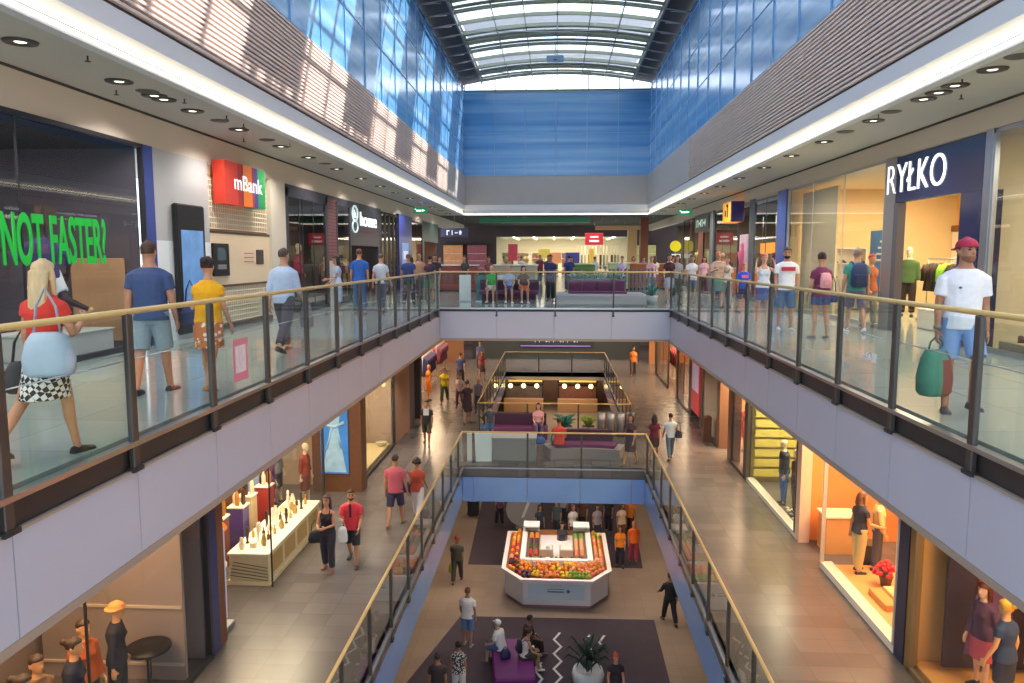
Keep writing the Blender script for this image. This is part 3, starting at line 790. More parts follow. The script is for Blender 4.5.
# ------------------------------------------------------------------ shop building blocks
WIN = [2]; DOOR = [0]
def wname(s): return 'wall_left' if s < 0 else 'wall_right'
def room(s, x, y0, y1, zf, depth, h, wall, light=None, lcol=(1, .86, .66), back=None, ceil=None, far=True):
    X = x+s*depth
    m = mat(wall, .7, noise=.06, nscale=1.2); b = MB()
    if back: b.m = 1
    b.box(X, X+s*.06, y0, y1, zf, zf+h); b.m = 0
    b.box(x+s*.1, X, y0+.0, y0+.04, zf, zf+h)
    if far: b.box(x+s*.1, X, y1-.04, y1, zf, zf+h)
    struct(b, wname(s), [m, mat(back or wall, .7, noise=.06, nscale=1.2)])
    b = MB(); b.box(x+s*.05, X+s*.06, y0, y1, zf+h, zf+h+.05); struct(b, 'ceiling', mat(ceil or '#b7ada2', .8))
    if light: lamp('AREA', (x+s*depth*.45, (y0+y1)/2, zf+h-.12), light, lcol, min(depth*.6, 2.2), sy=max(.6, (y1-y0)*.7))
def front(s, x, y0, y1, z0, z1, mull=(), fm=None, t=.05, sill=True, glassm=None):
    """framed shop window: frame and pane"""
    WIN[0] += 1; n = 'window_%d' % WIN[0]; b = MB(); fm = fm or M_DARK
    b.box(x-.04, x+.04, y0, y0+t, z0, z1).box(x-.04, x+.04, y1-t, y1, z0, z1).box(x-.04, x+.04, y0, y1, z1-t, z1)
    if sill: b.box(x-.04, x+.04, y0, y1, z0, z0+.09)
    for q in mull: b.box(x-.015, x+.015, q-.012, q+.012, z0, z1)
    struct(b, n, fm); b = MB(); b.box(x-.006, x+.006, y0+t, y1-t, z0+.02, z1-t); struct(b, n, glassm or SHOPGLASS)
TRIM = [22]
def trim(f, m):
    TRIM[0] += 1; b = MB(); f(b); return struct(b, 'trim_%d' % TRIM[0], m)
def text(body, w, h, loc, face, m, parent=None, name='lettering', ext=.012, off=0):
    cu = bpy.data.curves.new(name, 'FONT'); cu.body = body; cu.size = 1; cu.extrude = 0; cu.align_x = 'LEFT'
    o = bpy.data.objects.new(name, cu); COL.objects.link(o); cu.materials.append(m)
    bpy.context.view_layer.update(); d = o.dimensions; bb = o.bound_box
    sx, sy = w/max(d.x, .01), h/max(d.y, .01)
    cu.extrude = ext; cu.offset = off
    mn = Vector(bb[0])
    rot = {'L': Matrix(((0, 0, 1), (1, 0, 0), (0, 1, 0))), 'R': Matrix(((0, 0, -1), (-1, 0, 0), (0, 1, 0))), 'C': Matrix(((1, 0, 0), (0, 0, -1), (0, 1, 0)))}[face]
    M4 = Matrix.Translation(Vector(loc)) @ rot.to_4x4() @ Matrix.Diagonal((sx, sy, 1, 1)) @ Matrix.Translation((-mn.x, -mn.y, 0))
    if parent: o.parent = parent; o.matrix_parent_inverse = Matrix.Identity(4); o.matrix_local = M4
    else: o.matrix_world = M4
    return o
def marks(w, h, loc, face, m, parent):
    # unreadable pale marks of a far sign
    rot = {'R': Matrix(((0, 0, -1), (-1, 0, 0), (0, 1, 0))), 'C': Matrix(((1, 0, 0), (0, 0, -1), (0, 1, 0)))}[face]
    b = MB(); n = max(3, int(w/h*1.3)); b.M = Matrix.Translation(loc) @ rot.to_4x4()
    for i in range(n):
        a = w*(i+.15)/n; e = w*(i+.85)/n; k = i*7 % 4
        if k == 0: b.box(a, a+(e-a)*.3, 0, h, 0, .01).box(a, e, h*.8, h, 0, .0099)
        elif k == 1: b.ball(((a+e)/2, h/2, .003), (e-a)/2, 10, 6, (1, h/(e-a), .1))
        elif k == 2: b.box(a, e, h*.35, h*.6, 0, .01)
        else: b.box((a+e)/2-(e-a)*.15, (a+e)/2+(e-a)*.15, 0, h, 0, .01)
    return b.build('pale_marks', m, parent)
GP = {}
def garment(loc, rz, color, L, label, group=None, w=.22, sleeves=True):
    key = (color, L, w, sleeves)
    if key in GP: return dup(GP[key], loc, rz, label, group)
    t = thing('hanging_garment', label, 'clothes', loc, rz, group); b = MB(); m = mat(color, .85, noise=.2, nscale=16, bump=.2)
    rows = []
    for q, ww, d in ((0, .07, .05), (.03, w*.7, .055), (.07, w*.95, .06), (.2, w*.9, .055), (.6, w*.92, .05), (1, w*1.05, .06)):
        rows.append([(math.cos(2*PI*j/14)*ww, math.sin(2*PI*j/14)*d*(1+.25*math.sin(j*3)), -q*L) for j in range(14)])
    b.loft_pts(rows)
    if sleeves:
        for s in (-1, 1): b.tube([(s*w*.8, 0, -.05), (s*w*1.1, .01, -.18), (s*w*1.15, .02, -.45)], [.06, .055, .045], 8)
    b.build('cloth', m, t)
    b = MB(); b.tube([(-w*.7, 0, -.02), (0, 0, .05), (w*.7, 0, -.02)], .006, 6); b.tube([(0, 0, .05), (0, 0, .10), (.02, 0, .12), (.03, 0, .1)], .004, 6)
    b.build('hanger', M_STEEL, t); GP[key] = t; return t
def clothes_rail(x, y0, y1, z, zf, label, parentless=True):
    t = thing('clothes_rail', label, 'clothes rail', (x, y0, zf)); L = y1-y0; h = z-zf
    MB().tube([(0, 0, h), (0, L, h)], .015, 8).build('bar', M_STEEL, t)
    for y in (0, L):
        b = MB(); b.tube([(0, y, 0), (0, y, h)], .015, 8); b.tube([(-.25, y, .02), (.25, y, .02)], .018, 8); b.build('leg', M_STEEL, t)
    return t
def shelf_unit(loc, rz, w, d, h, n, label, c='#8a6a4c'):
    t = thing('shelf_unit', label, 'shelf', loc, rz); m = mat(c, .5, noise=.1, nscale=5)
    for s in (-1, 1): MB().box(s*w/2-.015, s*w/2+.015, -d/2, d/2, 0, h).build('side_panel', m, t)
    MB().box(-w/2+.016, w/2-.016, d/2-.02, d/2, 0, h).build('back_panel', m, t)
    for k in range(n): z = .06+k*(h-.08)/(n-1); MB().box(-w/2+.016, w/2-.016, -d/2, d/2-.021, z-.012, z+.012).build('shelf', m, t)
    return t
def goods_on(loc, rz, w, d, h, n, cols, kind, label, group, per=5, sz=.12):
    """small boxed or bottled goods standing on the shelves of a unit"""
    Mx = Matrix.Translation(loc) @ Matrix.Rotation(rz, 4, 'Z'); pr = {}
    for k in range(n-1):
        z = .06+k*(h-.08)/(n-1)+.0125
        for i in range(per):
            c = random.choice(cols); x = -w/2+.1+(w-.2)*i/(per-1)
            p = Mx @ Vector((x, -.03, z))
            if c not in pr:
                b = MB()
                if kind == 'shoe':
                    b.loft_pts([[(a*.045*q, y, .0+max(0, e)*hh) for a, e in [(math.cos(2*PI*j/10), math.sin(2*PI*j/10)) for j in range(10)]] for y, q, hh in ((-.12, .5, .03), (-.08, 1, .05), (0, .85, .07), (.07, .8, .11), (.11, .5, .1))])
                elif kind == 'bottle': b.lathe([(.03, 0), (.033, .02), (.033, .12), (.012, .16), (.012, .2), (.016, .2), (.016, .22)], (0, 0, 0), 10)
                else: b.cbox((0, 0, sz/2), (sz, sz*.8, sz), .008)
                o = b.build(kind, mat(c, .5), None, p); pr[c] = o
            else: o = pr[c].copy(); COL.objects.link(o); o.location = p
            o.rotation_euler = (0, 0, rz); tag(o, label, kind, group)
SKINM = '#d9c2a4'
def mannequin(label, loc, heading, H=1.78, sex='f', **kw):
    kw.setdefault('vox', .016); kw.setdefault('hair', None); kw.setdefault('skin', SKINM); kw.setdefault('arms', ((4, 10, 10), (-4, 10, 10)))
    kw.setdefault('legs', ((3, 2), (-2, 3)))
    return person(label, loc, heading, H, sex, name='mannequin', cat='mannequin', **kw)

# ================================================================== upper level, left side
# 1 dark sports shop with green lettering on the glass
room(-1, SL, 2.6, 13.5, 0, 4.2, 3.55, '#5c5660', 130, (1, .9, .85), back='#6d6468', ceil='#2c2c34')
front(-1, SL, 2.6, 13.52, .0, 3.63, (5.2, 7.8, 10.3), mat('#24242c', .4), .07)
t = thing('window_lettering', 'tall green slogan lettering stuck on the dark shop window', 'sign', (SL+.012, 9.9, 1.52))
GREEN = mat('#10a838', .4, emit=.28)
text('NOT', .84, .70, (0, 0, 0), 'L', GREEN, t, 'word', .006, .022)
text('FASTER?', 1.37, .70, (0, 1.0, 0), 'L', GREEN, t, 'word', .006, .016)
mannequin('running mannequin in purple shirt and white shorts behind the green lettering', (-8.25, 11.95, .42), 75, 1.95, 'm', legs=((38, 30), (-28, 45)), arms=((50, 12, 70), (-40, 14, 70)), skin='#3a2a30', top=('tee', '#4a3f78', 1.6), bottom=('shorts', '#dfe3ee', .7), shoes='#c9a26a', lean=8)
t = thing('display_plinth', 'low white plinth under the running mannequin', 'plinth', (-8.2, 11.9, 0)); MB().cbox((0, 0, .2), (1.1, 1.6, .4), .02).build('block', mat('#d6d2cf', .5), t); MB().cbox((0, 0, .405), (1.14, 1.64, .02), 0).build('top_board', mat('#e9e6e2', .4), t)
b = MB(); b.cbox((0, 0, .85), (1.0, .05, 1.5), .01); tag(b.build('poster_board', mat('#c99a70', .7, noise=.3, nscale=1.3), loc=(-8.3, 13.40, 0)), 'large orange-brown poster board standing inside the dark sports shop', 'poster')
shelf_unit((-11.2, 7.5, 0), -PI/2, 3, .4, 2.2, 5, 'dark shelf unit at the back wall of the sports shop', '#3b3840')
goods_on((-11.2, 7.5, 0), -PI/2, 3, .4, 2.2, 5, ['#c8503a', '#dadada', '#3a66b0', '#50a050'], 'shoe', 'sports shoe on the dark shelf unit of the sports shop', 'shoes in the sports shop', 8)
# glass side counter inside
t = thing('display_table', 'dark display table by the window of the sports shop', 'table', (-8.6, 9.2, 0)); MB().cbox((0, 0, .78), (.9, 1.8, .06), .01).build('table_top', mat('#3d3a42', .4), t)
for sx in (-.38, .38):
    for sy in (-.8, .8): MB().cbox((sx, sy, .375), (.05, .05, .75), .005).build('leg', M_BLACK, t)
trim(lambda b: b.box(SL-.02, SL+.04, 13.52, 13.84, 0, 3.63), mat('#3b4a92', .25))
# 2 grey wall panel with white lower half and a tall screen
trim(lambda b: (b.box(SL-.1, SL+.02, 13.85, 16.08, 1.93, 3.63), b.box(SL+.02, SL+.024, 14.5, 16.0, 3.02, 3.035)), mat('#b4b5b6', .4))
trim(lambda b: b.box(SL-.1, SL+.03, 13.85, 16.08, 0, 1.93), mat('#e9ebee', .35))
t = thing('advert_screen', 'tall black framed advert screen on the white and grey wall panel', 'screen', (SL+.03, 15.02, .1))
MB().cbox((.06, 0, 1.28), (.12, 1.16, 2.56), .03).build('frame', M_BLACK, t)
b = MB(); b.box(.121, .125, -.46, .46, .25, 2.05); b.build('display', mat('#5d86b8', .15, emit=.45, noise=.7, nscale=2.4), t)
b = MB(); b.box(.121, .124, -.02, .1, 1.8, 1.95).box(.121, .124, -.3, .3, .5, .56); b.build('bright_marks', mat('#eef4ff', .3, emit=.8), t)
# 3 bank with lattice panels, cash machine and striped sign
M_BANK = mat('#d8c3a4', .5)
trim(lambda b: b.box(SL-.5, SL-.06, 16.1, 20.7, 0, 3.63), M_BANK)
def lattice(b, z0, z1):
    y = 16.2
    while y < 19.5: b.box(SL-.06, SL-.02, y-.012, y+.012, z0, z1); y += .115
    z = z0
    while z <= z1: b.box(SL-.06, SL-.015, 16.15, 19.5, z-.012, z+.012); z += .115
trim(lambda b: lattice(b, 2.25, 3.35), mat('#f1e2c8', .5)); trim(lambda b: lattice(b, .15, .95), mat('#f1e2c8', .5))
trim(lambda b: b.box(SL-.058, SL-.05, 16.12, 19.5, 2.2, 3.4), mat('#b8935f', .6)); trim(lambda b: b.box(SL-.058, SL-.05, 16.12, 19.5, .1, 1.0), mat('#a89070', .6))
trim(lambda b: b.box(SL-.07, SL+.0, 16.12, 19.55, 1.0, 2.14), mat('#e5cfae', .45))
trim(lambda b: (b.box(SL-.07, SL+.012, 16.1, 19.56, 2.14, 2.19), b.box(SL-.07, SL+.012, 16.1, 19.56, .95, 1.0), b.box(SL-.07, SL+.02, 16.08, 19.6, 0, .1)), mat('#5b4a3c', .5))
t = thing('cash_machine', 'black cash machine set in the cream bank wall', 'cash machine', (SL+.0, 16.55, 1.2))
MB().cbox((.03, 0, .36), (.06, .78, .72), .01).build('front_plate', M_BLACK, t); b = MB(); b.box(.061, .065, -.22, .18, .34, .62); b.build('screen', mat('#3a4a55', .2, emit=.2), t)
b = MB(); b.cbox((.075, -.05, .2), (.05, .36, .1), .005); b.build('keypad', M_STEEL, t)
t = thing('bank_notice', 'small dark notice with pink lines on the cream bank wall', 'notice', (SL+.003, 18.5, 1.62))
b = MB(); b.cbox((.008, .35, 0), (.016, .45, .36), .004); b.build('picture', mat('#4a4036', .6, noise=.5, nscale=9), t)
b = MB()
for k in range(3): b.box(0, .008, -.6, -.05, -.12+k*.1, -.1+k*.1)
b.build('printed_lines', mat('#c9707a', .6), t)
t = thing('bank_sign', 'striped red orange blue and green bank sign with white lettering', 'sign', (SL+.04, 16.3, 2.78))
cols = [('#c63a2a', 0, .78), ('#a5242c', .78, 1.02), ('#4c1c20', 1.02, 1.1), ('#ef7d2a', 1.1, 1.66), ('#a83a3a', 1.66, 1.8), ('#4a3a86', 1.8, 2.05), ('#1f8a4a', 2.05, 2.55)]
for c, a, e in cols: MB().box(0, .26, a*.9, e*.9, 0, .93).build('stripe', mat(c, .4, emit=.25), t)
text('mBank', 1.6, .34, (.262, .5, .34), 'L', mat('#ffffff', .4, emit=.6), t, 'lettering', .008)
trim(lambda b: b.box(SL-.05, SL+.06, 19.58, 20.65, 0, 3.63), mat('#d9cfbd', .5))
# 4 dark clothes shop with white lettering
room(-1, SL, 20.7, 35.4, 0, 4, 3.5, '#3a343c', 200, (1, .85, .7), back='#54443e', ceil='#2a262c')
M_DK = mat('#34323e', .4)
front(-1, SL, 20.7, 24.6, 0, 3.55, (21.9, 22.2, 23.2), M_DK, .25)
trim(lambda b: [b.box(SL-.03, SL+.03, 24.6, 25.6, z, z+.09) for z in [0.02+.11*k for k in range(32)]], mat('#8c5a5c', .6))
trim(lambda b: b.box(SL-.04, SL+.01, 24.6, 25.6, 0, 3.6), mat('#5a3f44', .7)); trim(lambda b: b.box(SL-.03, SL+.045, 24.7, 25.5, 0, 1.5), mat('#d9cdc6', .5))
front(-1, SL, 25.6, 27.4, 0, 3.5, (), M_DK, .12)
trim(lambda b: b.box(SL-.2, SL+.02, 27.4, 32.2, 2.05, 3.63), mat('#2a2838', .35)); trim(lambda b: (b.box(SL-.2, SL+.02, 20.7, 27.4, 3.5, 3.63), b.box(SL-.1, SL+.02, 31.7, 32.2, 0, 2.05)), M_DK)
t = thing('shop_sign', 'white shop lettering with round badge on the dark shop front', 'sign', (SL+.02, 27.5, 2.55))
WH = mat('#ffffff', .4, emit=1.0)
text('house', 2.6, .52, (.02, 1.25, .25), 'L', WH, t, 'lettering', .015)
b = MB()
for q in range(20):
    a, c = 2*PI*q/20, 2*PI*(q+1)/20
    b.tube([(.02, .5+.36*math.cos(a), .66+.28*math.sin(a)), (.02, .5+.36*math.cos(c), .66+.28*math.sin(c))], .035, 6)
    b.tube([(.02, .5+.36*math.cos(a), .2+.22*math.sin(a)), (.02, .5+.36*math.cos(c), .2+.22*math.sin(c))], .03, 6)
b.build('round_badge', mat('#cfe6e4', .4, emit=.6), t); text('h', .22, .3, (.02, .4, .5), 'L', WH, t, 'badge_letter', .01)
b = MB(); b.box(.0, .012, .9, 3.6, -.02, .05); b.build('underline', mat('#7a2a3c', .5), t)
for i, (y, c, c2, hd) in enumerate(((21.6, '#c9a07a', '#7a6048', 80), (23.3, '#a83a4c', '#6a2a3a', 100), (26.4, '#e0c090', '#3a3a3a', 90))):
    mannequin(['mannequin in tan top and brown trousers, first in the dark shop window', 'mannequin in red top, second in the dark shop window', 'mannequin in cream top behind the glass past the brick column'][i], (-8.0, y, .25), -hd, 1.8, 'f', vox=.02, top=('tee', c, 1.7), bottom=('trousers', c2))
t = thing('window_platform', 'long low dark platform under the mannequins of the dark shop', 'platform', (-8.0, 24.1, 0)); MB().cbox((0, 0, .115), (.9, 6.6, .23), .01).build('deck', mat('#4a4248', .5), t); MB().cbox((.44, 0, .1), (.03, 6.62, .2), 0).build('front_board', M_BLACK, t)
for i in range(4): front(-1, SL, 32.2+i*.85, 33.0+i*.85, 0, 3.55, (), mat('#4a4038', .5), .1)
clothes_rail(-8.6, 28.0, 31.0, 1.55, 0, 'clothes rail inside the dark shop below the white lettering')
for i in range(12): garment((-8.6, 28.2+i*.24, 1.43), PI/2*0+.1, random.choice(['#6a5a50', '#8a3a40', '#c9b090']), .8, 'garment hanging on the rail inside the dark shop', 'garments on the dark shop rail')
# 5 blue pillar and the shops beyond
trim(lambda b: b.box(SL-.2, SL+.1, 35.6, 38.8, 0, 3.63), mat('#2f3f9a', .3))
t = thing('pillar_poster', 'pale blue poster on the blue pillar of the left walkway', 'poster', (SL+.1, 36.9, 1.2)); MB().box(0, .02, -.7, .9, 0, 1.1).build('print', mat('#7fa4dc', .4, emit=.25, noise=.5, nscale=3), t); MB().box(.02, .03, -.4, .6, .3, .7).build('white_figure', mat('#eef2ff', .4, emit=.3), t)
room(-1, SL, 38.8, 48, 0, 4, 3.4, '#6a4a40', 170, (1, .75, .55), back='#8a5a3a', ceil='#3a3030')
front(-1, SL, 38.9, 42.3, 0, 3.5, (40.5,), M_DARK, .1); trim(lambda b: (b.box(SL-.1, SL+.02, 42.3, 42.9, 0, 3.63), b.box(SL-.1, SL+.02, 42.9, 48, 2.5, 3.63)), mat('#2a4a4c', .4))
trim(lambda b: b.box(SL-.1, SL+.015, 38.8, 42.3, 3.5, 3.63), mat('#b9aca0', .5))
for i in range(10): garment((-8.3, 39.2+i*.3, 1.9), .2, random.choice(['#c9602a', '#d88a3a', '#a83a2a']), .9, 'orange garment hanging in the shop after the blue pillar', 'orange garments after the blue pillar')
clothes_rail(-8.3, 39.1, 42.0, 2.02, 0, 'clothes rail with orange garments after the blue pillar')
t = thing('hanging_sign', 'dark sign board hung above the far left walkway', 'sign', (-5.6, 42, 2.95)); MB().cbox((0, 0, 0), (1.5, .1, .5), .02).build('board', mat('#3a3a58', .4), t); marks(.9, .26, (-.45, -.052, -.13), 'C', mat('#dfe6f4', .4, emit=.3), t); MB().tube([(0, 0, .25), (0, 0, 1.27)], .015, 6).build('rod', M_STEEL, t)

# ================================================================== upper level, right side
room(1, SR, 3.0, 13.9, 0, 3.4, 3.7, '#cdbb98', 240, (1, .88, .66), back='#d2bf9a', ceil='#c2b6a6')
front(1, SR, 3.0, 13.55, .0, 3.75, (6.0, 9.6), M_STEEL, .06)
trim(lambda b: b.box(SR-.05, SR+.06, 13.55, 13.78, 0, 3.78), M_STEEL)
goods = [(7.8, 11.2), (7.85, 11.5), (7.8, 11.8), (7.85, 12.1), (7.8, 12.4), (7.85, 12.7), (7.8, 13.0)]
t = thing('window_platform', 'low beige platform in the shop window right of the navy pillar', 'platform', (8.0, 10.2, 0)); MB().cbox((0, 0, .1), (.9, 6.2, .2), .01).build('deck', mat('#b9a684', .5), t); MB().cbox((-.46, 0, .1), (.02, 6.2, .2), 0).build('front_board', mat('#8f7f68', .5), t)
pb = None
for i, (x, y) in enumerate(goods):
    b = MB(); b.loft_pts([[(a*.05*q, yy, max(0, e)*hh) for a, e in [(math.cos(2*PI*j/10), math.sin(2*PI*j/10)) for j in range(10)]] for yy, q, hh in ((-.14, .5, .03), (-.09, 1, .055), (0, .85, .08), (.07, .8, .13), (.12, .5, .12))])
    if pb is None: pb = b.build('shoe', mat('#4a2a28', .4), None, (x, y, .2))
    else: pb = pb.copy(); COL.objects.link(pb); pb.location = (x, y, .2)
    pb.rotation_euler = (0, 0, 1.2+.2*(i % 3)); tag(pb, 'dark brown shoe on the beige window platform', 'shoe', 'shoes on the beige window platform')
# shoe shop with navy sign
trim(lambda b: (b.box(SR-.02, SR+.3, 13.78, 14.55, 0, 2.78)), M_NAVY)
t = thing('shop_sign', 'navy shop sign with white lettering over the lit shop entrance', 'sign', (SR-.04, 17.75, 2.78))
b = MB(); b.cbox((.06, -1.98, .49), (.12, 3.96, .98), .02); b.build('panel', M_NAVY, t)
text('RYŁKO', 2.55, .64, (-.012, -.12, .2), 'R', WH, t, 'lettering', .012, -.014)
room(1, SR, 13.9, 25.1, 0, 5.2, 3.75, '#e6c894', 620, (1, .80, .52), back='#eebf7c', ceil='#e0cba8')
trim(lambda b: b.box(SR-.06, SR+.1, 17.0, 17.22, 0, 2.78), mat('#5a5558', .4)); trim(lambda b: b.box(SR-.05, SR+.1, 17.22, 17.75, 0, 3.78), mat('#8f8b8c', .35, .4))
front(1, SR, 17.75, 25.0, 0, 3.76, (20.3, 22.7), mat('#b9b2a4', .35, .5), .05)
trim(lambda b: b.box(SR+.4, SR+.46, 21.9, 24.9, 0, 3.6), mat('#d8c49c', .6))
trim(lambda b: b.box(SR+5.05, SR+5.2, 14, 25, 2.42, 2.6), mat('#8a5520', .5))
trim(lambda b: b.box(SR+5.1, SR+5.19, 14, 25, .2, 2.4), mat('#f2e2c8', .6))
t = thing('blue_banner', 'tall blue banner standing inside the lit shoe shop', 'banner', (9.5, 22.9, 0)); MB().cbox((0, 0, 1.35), (.04, 1.7, 2.1), .006).build('print', mat('#2f74c4', .5, noise=.25, nscale=3), t); MB().cbox((0, 0, .06), (.4, 1.2, .1), .02).build('foot', M_STEEL, t); MB().tube([(0.035, 0, .1), (.035, 0, 2.42)], .015, 6).build('pole', M_STEEL, t)
b = MB()
for k in range(4): b.box(-.025, -.021, -.6, .5-.12*k, 1.5+.18*k, 1.56+.18*k)
b.build('white_lines', mat('#dfeaf8', .5), t)
for i, (y, z, c) in enumerate(((24.2, 1.95, '#e0502a'), (23.4, 1.95, '#4a8a3a'), (20.1, 2.0, '#e2542a'), (20.1, 1.35, '#e2543a'))):
    b = MB(); b.cbox((0, 0, 0), (.03, .55, .45), .004); tag(b.build('wall_card', mat(c, .5, noise=.2, nscale=6), loc=(SR+3.6+.0, y, z) if 0 else (SR+5.08, y, z)), ['orange red card on the shoe shop back wall, by the blue banner', 'green card on the shoe shop back wall, behind the blue banner', 'upper orange card on the wall above the clothes rack', 'lower orange card on the wall beside the clothes rack'][i], 'card')
t = thing('hat_shelf', 'long wall shelf carrying hats at the back of the shoe shop', 'shelf', (SR+4.9, 18.9, 1.92)); MB().cbox((0, 0, 0), (.36, 4.6, .03), .004).build('board', mat('#c99a5a', .5), t)
for y in (-1.8, 0, 1.8): MB().cbox((.1, y, -.08), (.14, .03, .14), 0).build('bracket', M_STEEL, t)
for i, c in enumerate(('#c9a878', '#6a8a50', '#ef8a20', '#e09030', '#3a2a22', '#4a3024', '#3a2620')):
    b = MB(); b.lathe([(.19, .0), (.2, .012), (.11, .02), (.1, .13), (.06, .15), (.001, .152)], (0, 0, 0), 18)
    tag(b.build('hat', mat(c, .8, noise=.1, nscale=12), loc=(SR+4.88, 20.6-i*.52, 1.936)), '%s hat, number %s along the wall shelf in the shoe shop' % (['tan', 'green', 'bright orange', 'pale orange', 'dark brown', 'mid brown', 'blackish brown'][i], ['one', 'two', 'three', 'four', 'five', 'six', 'seven'][i]), 'hat')
clothes_rail(9.6, 18.4, 20.3, 1.58, 0, 'clothes rack with dark and lime garments inside the shoe shop')
for i, c in enumerate(('#3a2e2a', '#4a3a30', '#3a2e2a', '#9ad838', '#9ad838', '#4a3a30', '#3a2e2a', '#57432f', '#3a2e2a')):
    garment((9.6, 18.5+.2*i, 1.46), .15*(-1)**i, c, .7, '%s hanging on the rack inside the shoe shop' % ('lime green garment' if c == '#9ad838' else 'dark brown garment'), '%s garments on the shoe shop rack' % ('lime' if c == '#9ad838' else 'brown'))
mannequin('mannequin in olive green shirt inside the shoe shop entrance', (9.0, 20.05, .1), 150, 1.78, 'm', top=('tee', '#4f6a3a', 1.7), bottom=('trousers', '#3a2a24'))
t = thing('low_display', 'low white display block on the floor of the lit shoe shop', 'display', (8.7, 17.3, 0)); MB().cbox((0, 0, .22), (.8, 1.3, .44), .02).build('block', mat('#e8e0d4', .5), t); MB().cbox((0, 0, .45), (.84, 1.34, .02), 0).build('top_board', mat('#f4efe6', .4), t)
shelf_unit((8.9, 24.2, 0), 0, 1.2, .35, 1.9, 5, 'pale shelf unit near the window of the shoe shop', '#d9d2c8'); goods_on((8.9, 24.2, 0), 0, 1.2, .35, 1.9, 5, ['#2a2422', '#5a3a2a', '#c9b8a8'], 'shoe', 'shoe on the pale shelf unit in the shoe shop', 'shoes on the pale shelf unit', 5)
trim(lambda b: b.box(SR-.06, SR+.3, 25.1, 26.05, 0, 3.78), mat('#3a5cae', .25))
# shops beyond the blue pillar
room(1, SR, 26.1, 36.4, 0, 3.6, 3.5, '#4e4640', 330, (1, .8, .6), back='#7a5a44', ceil='#3a3638')
front(1, SR, 26.1, 29.2, 0, 3.7, (27.6,), mat('#6a7478', .35, .5), .06); trim(lambda b: b.box(SR-.02, SR+.08, 29.2, 29.9, 0, 3.78), mat('#5a6468', .4))
t = thing('shop_sign', 'orange and purple projecting sign with yellow figure on the right side', 'sign', (SR-.35, 31.2, 3.05)); MB().cbox((.1, -.3, .36), (.5, .2, .8), .02).build('purple_panel', mat('#3d2a6a', .4), t); MB().cbox((.1, .5, .36), (.5, 1.4, .8), .02).build('orange_panel', mat('#f2a01c', .4, emit=.6), t)
b = MB(); b.box(-.16, -.152, .2, .4, .15, .6).box(-.16, -.152, .55, .8, .2, .45).ball((-.155, .3, .62), .07, 8, 6); b.build('dark_figure', mat('#3a2a20', .5), t)
t = thing('pink_display', 'pink and white poster figure in the shop under the orange sign', 'poster', (SR-.02, 30.6, .6)); MB().cbox((0, 0, .9), (.05, 1.3, 2.0), .01).build('board', mat('#e9c4cc', .5, noise=.2, nscale=3), t); b = MB(); b.lathe([(.001, 0), (.18, .05), (.12, .7), (.2, 1.1), (.07, 1.2), (.1, 1.4), (.001, 1.5)], (-.05, 0, .1), 10); b.build('pink_figure', mat('#e56a8a', .5), t)
front(1, SR, 31.6, 36.3, 0, 3.7, (33, 34.6), M_DARK, .08)
for i in range(9): garment((8.2, 26.5+i*.3, 1.8), .2*(-1)**i, random.choice(['#6a3a3a', '#8a6a5a', '#3a2a2a']), .9, 'reddish brown garment on the rail behind the blue pillar', 'garments behind the blue pillar')
clothes_rail(8.2, 26.4, 29.1, 1.92, 0, 'clothes rail in the window next to the blue pillar')
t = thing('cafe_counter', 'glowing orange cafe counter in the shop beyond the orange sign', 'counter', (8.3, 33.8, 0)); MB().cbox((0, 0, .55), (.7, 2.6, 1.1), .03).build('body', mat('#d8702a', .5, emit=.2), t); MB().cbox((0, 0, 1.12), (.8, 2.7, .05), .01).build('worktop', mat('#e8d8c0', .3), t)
t = thing('menu_board', 'lit orange menu board above the cafe counter', 'sign', (9.2, 33.8, 1.75)); MB().cbox((0, 0, .25), (.08, 2.4, .55), .01).build('frame', M_BLACK, t); b = MB(); b.box(-.05, -.041, -1.15, 1.15, .02, .48); b.build('lit_panel', mat('#f08c2a', .4, emit=.9, noise=.5, nscale=4), t)
for y in (-1, 1): MB().tube([(0, y, .5), (0, y, 1.75)], .012, 6).build('rod', M_STEEL, t)
room(1, SR, 36.5, 48, 0, 3.6, 3.5, '#5c5248', 330, (1, .82, .6), back='#a08060', ceil='#3a3638')
trim(lambda b: b.box(SR-.1, SR+.06, 36.3, 37.0, 0, 3.78), mat('#7a8284', .4)); trim(lambda b: b.box(SR-.02, SR+.1, 37, 41.5, 2.9, 3.78), mat('#24352f', .4))
t = thing('shop_sign', 'dark green shop sign with pale marks on the far right side', 'sign', (SR-.03, 41.2, 3.05)); MB().cbox((0, -1.8, .3), (.05, 3.6, .6), .01).build('panel', mat('#20443a', .4), t); marks(2.4, .36, (-.03, -.5, .1), 'R', mat('#cfe9dc', .4, emit=.5), t)
front(1, SR, 37.0, 39.0, 0, 2.9, (), M_DARK, .08); trim(lambda b: b.box(SR-.04, SR+.1, 39.0, 40.2, 0, 2.9), mat('#b0664a', .5)); front(1, SR, 41.6, 45.0, 0, 3.7, (43.3,), M_DARK, .08)
t = thing('yellow_sign', 'yellow round sign above a white card at the far right shops', 'sign', (SR-.4, 45.5, 1.7)); b = MB(); b.lathe([(.32, 0), (.32, .1)], (0, 0, 0), 24, False); b.M = None; o = b.build('yellow_disc', mat('#d9cf1c', .4, emit=.4), t, (0, 0, .55)); o.rotation_euler = (PI/2, 0, 0)
MB().box(-.3, .3, -.14, -.02, -.15, .1).build('white_card', mat('#e6f4f2', .4, emit=.3), t); MB().tube([(0, .0, -1.7), (0, 0, .2)], .03, 8).build('pole', M_STEEL, t)
for i in range(10): garment((8.2, 42+i*.3, 1.9), .2, random.choice(['#c9b060', '#d8c890', '#8a9a60']), .9, 'pale yellow garment in the far right shop window', 'garments of the far right shop')
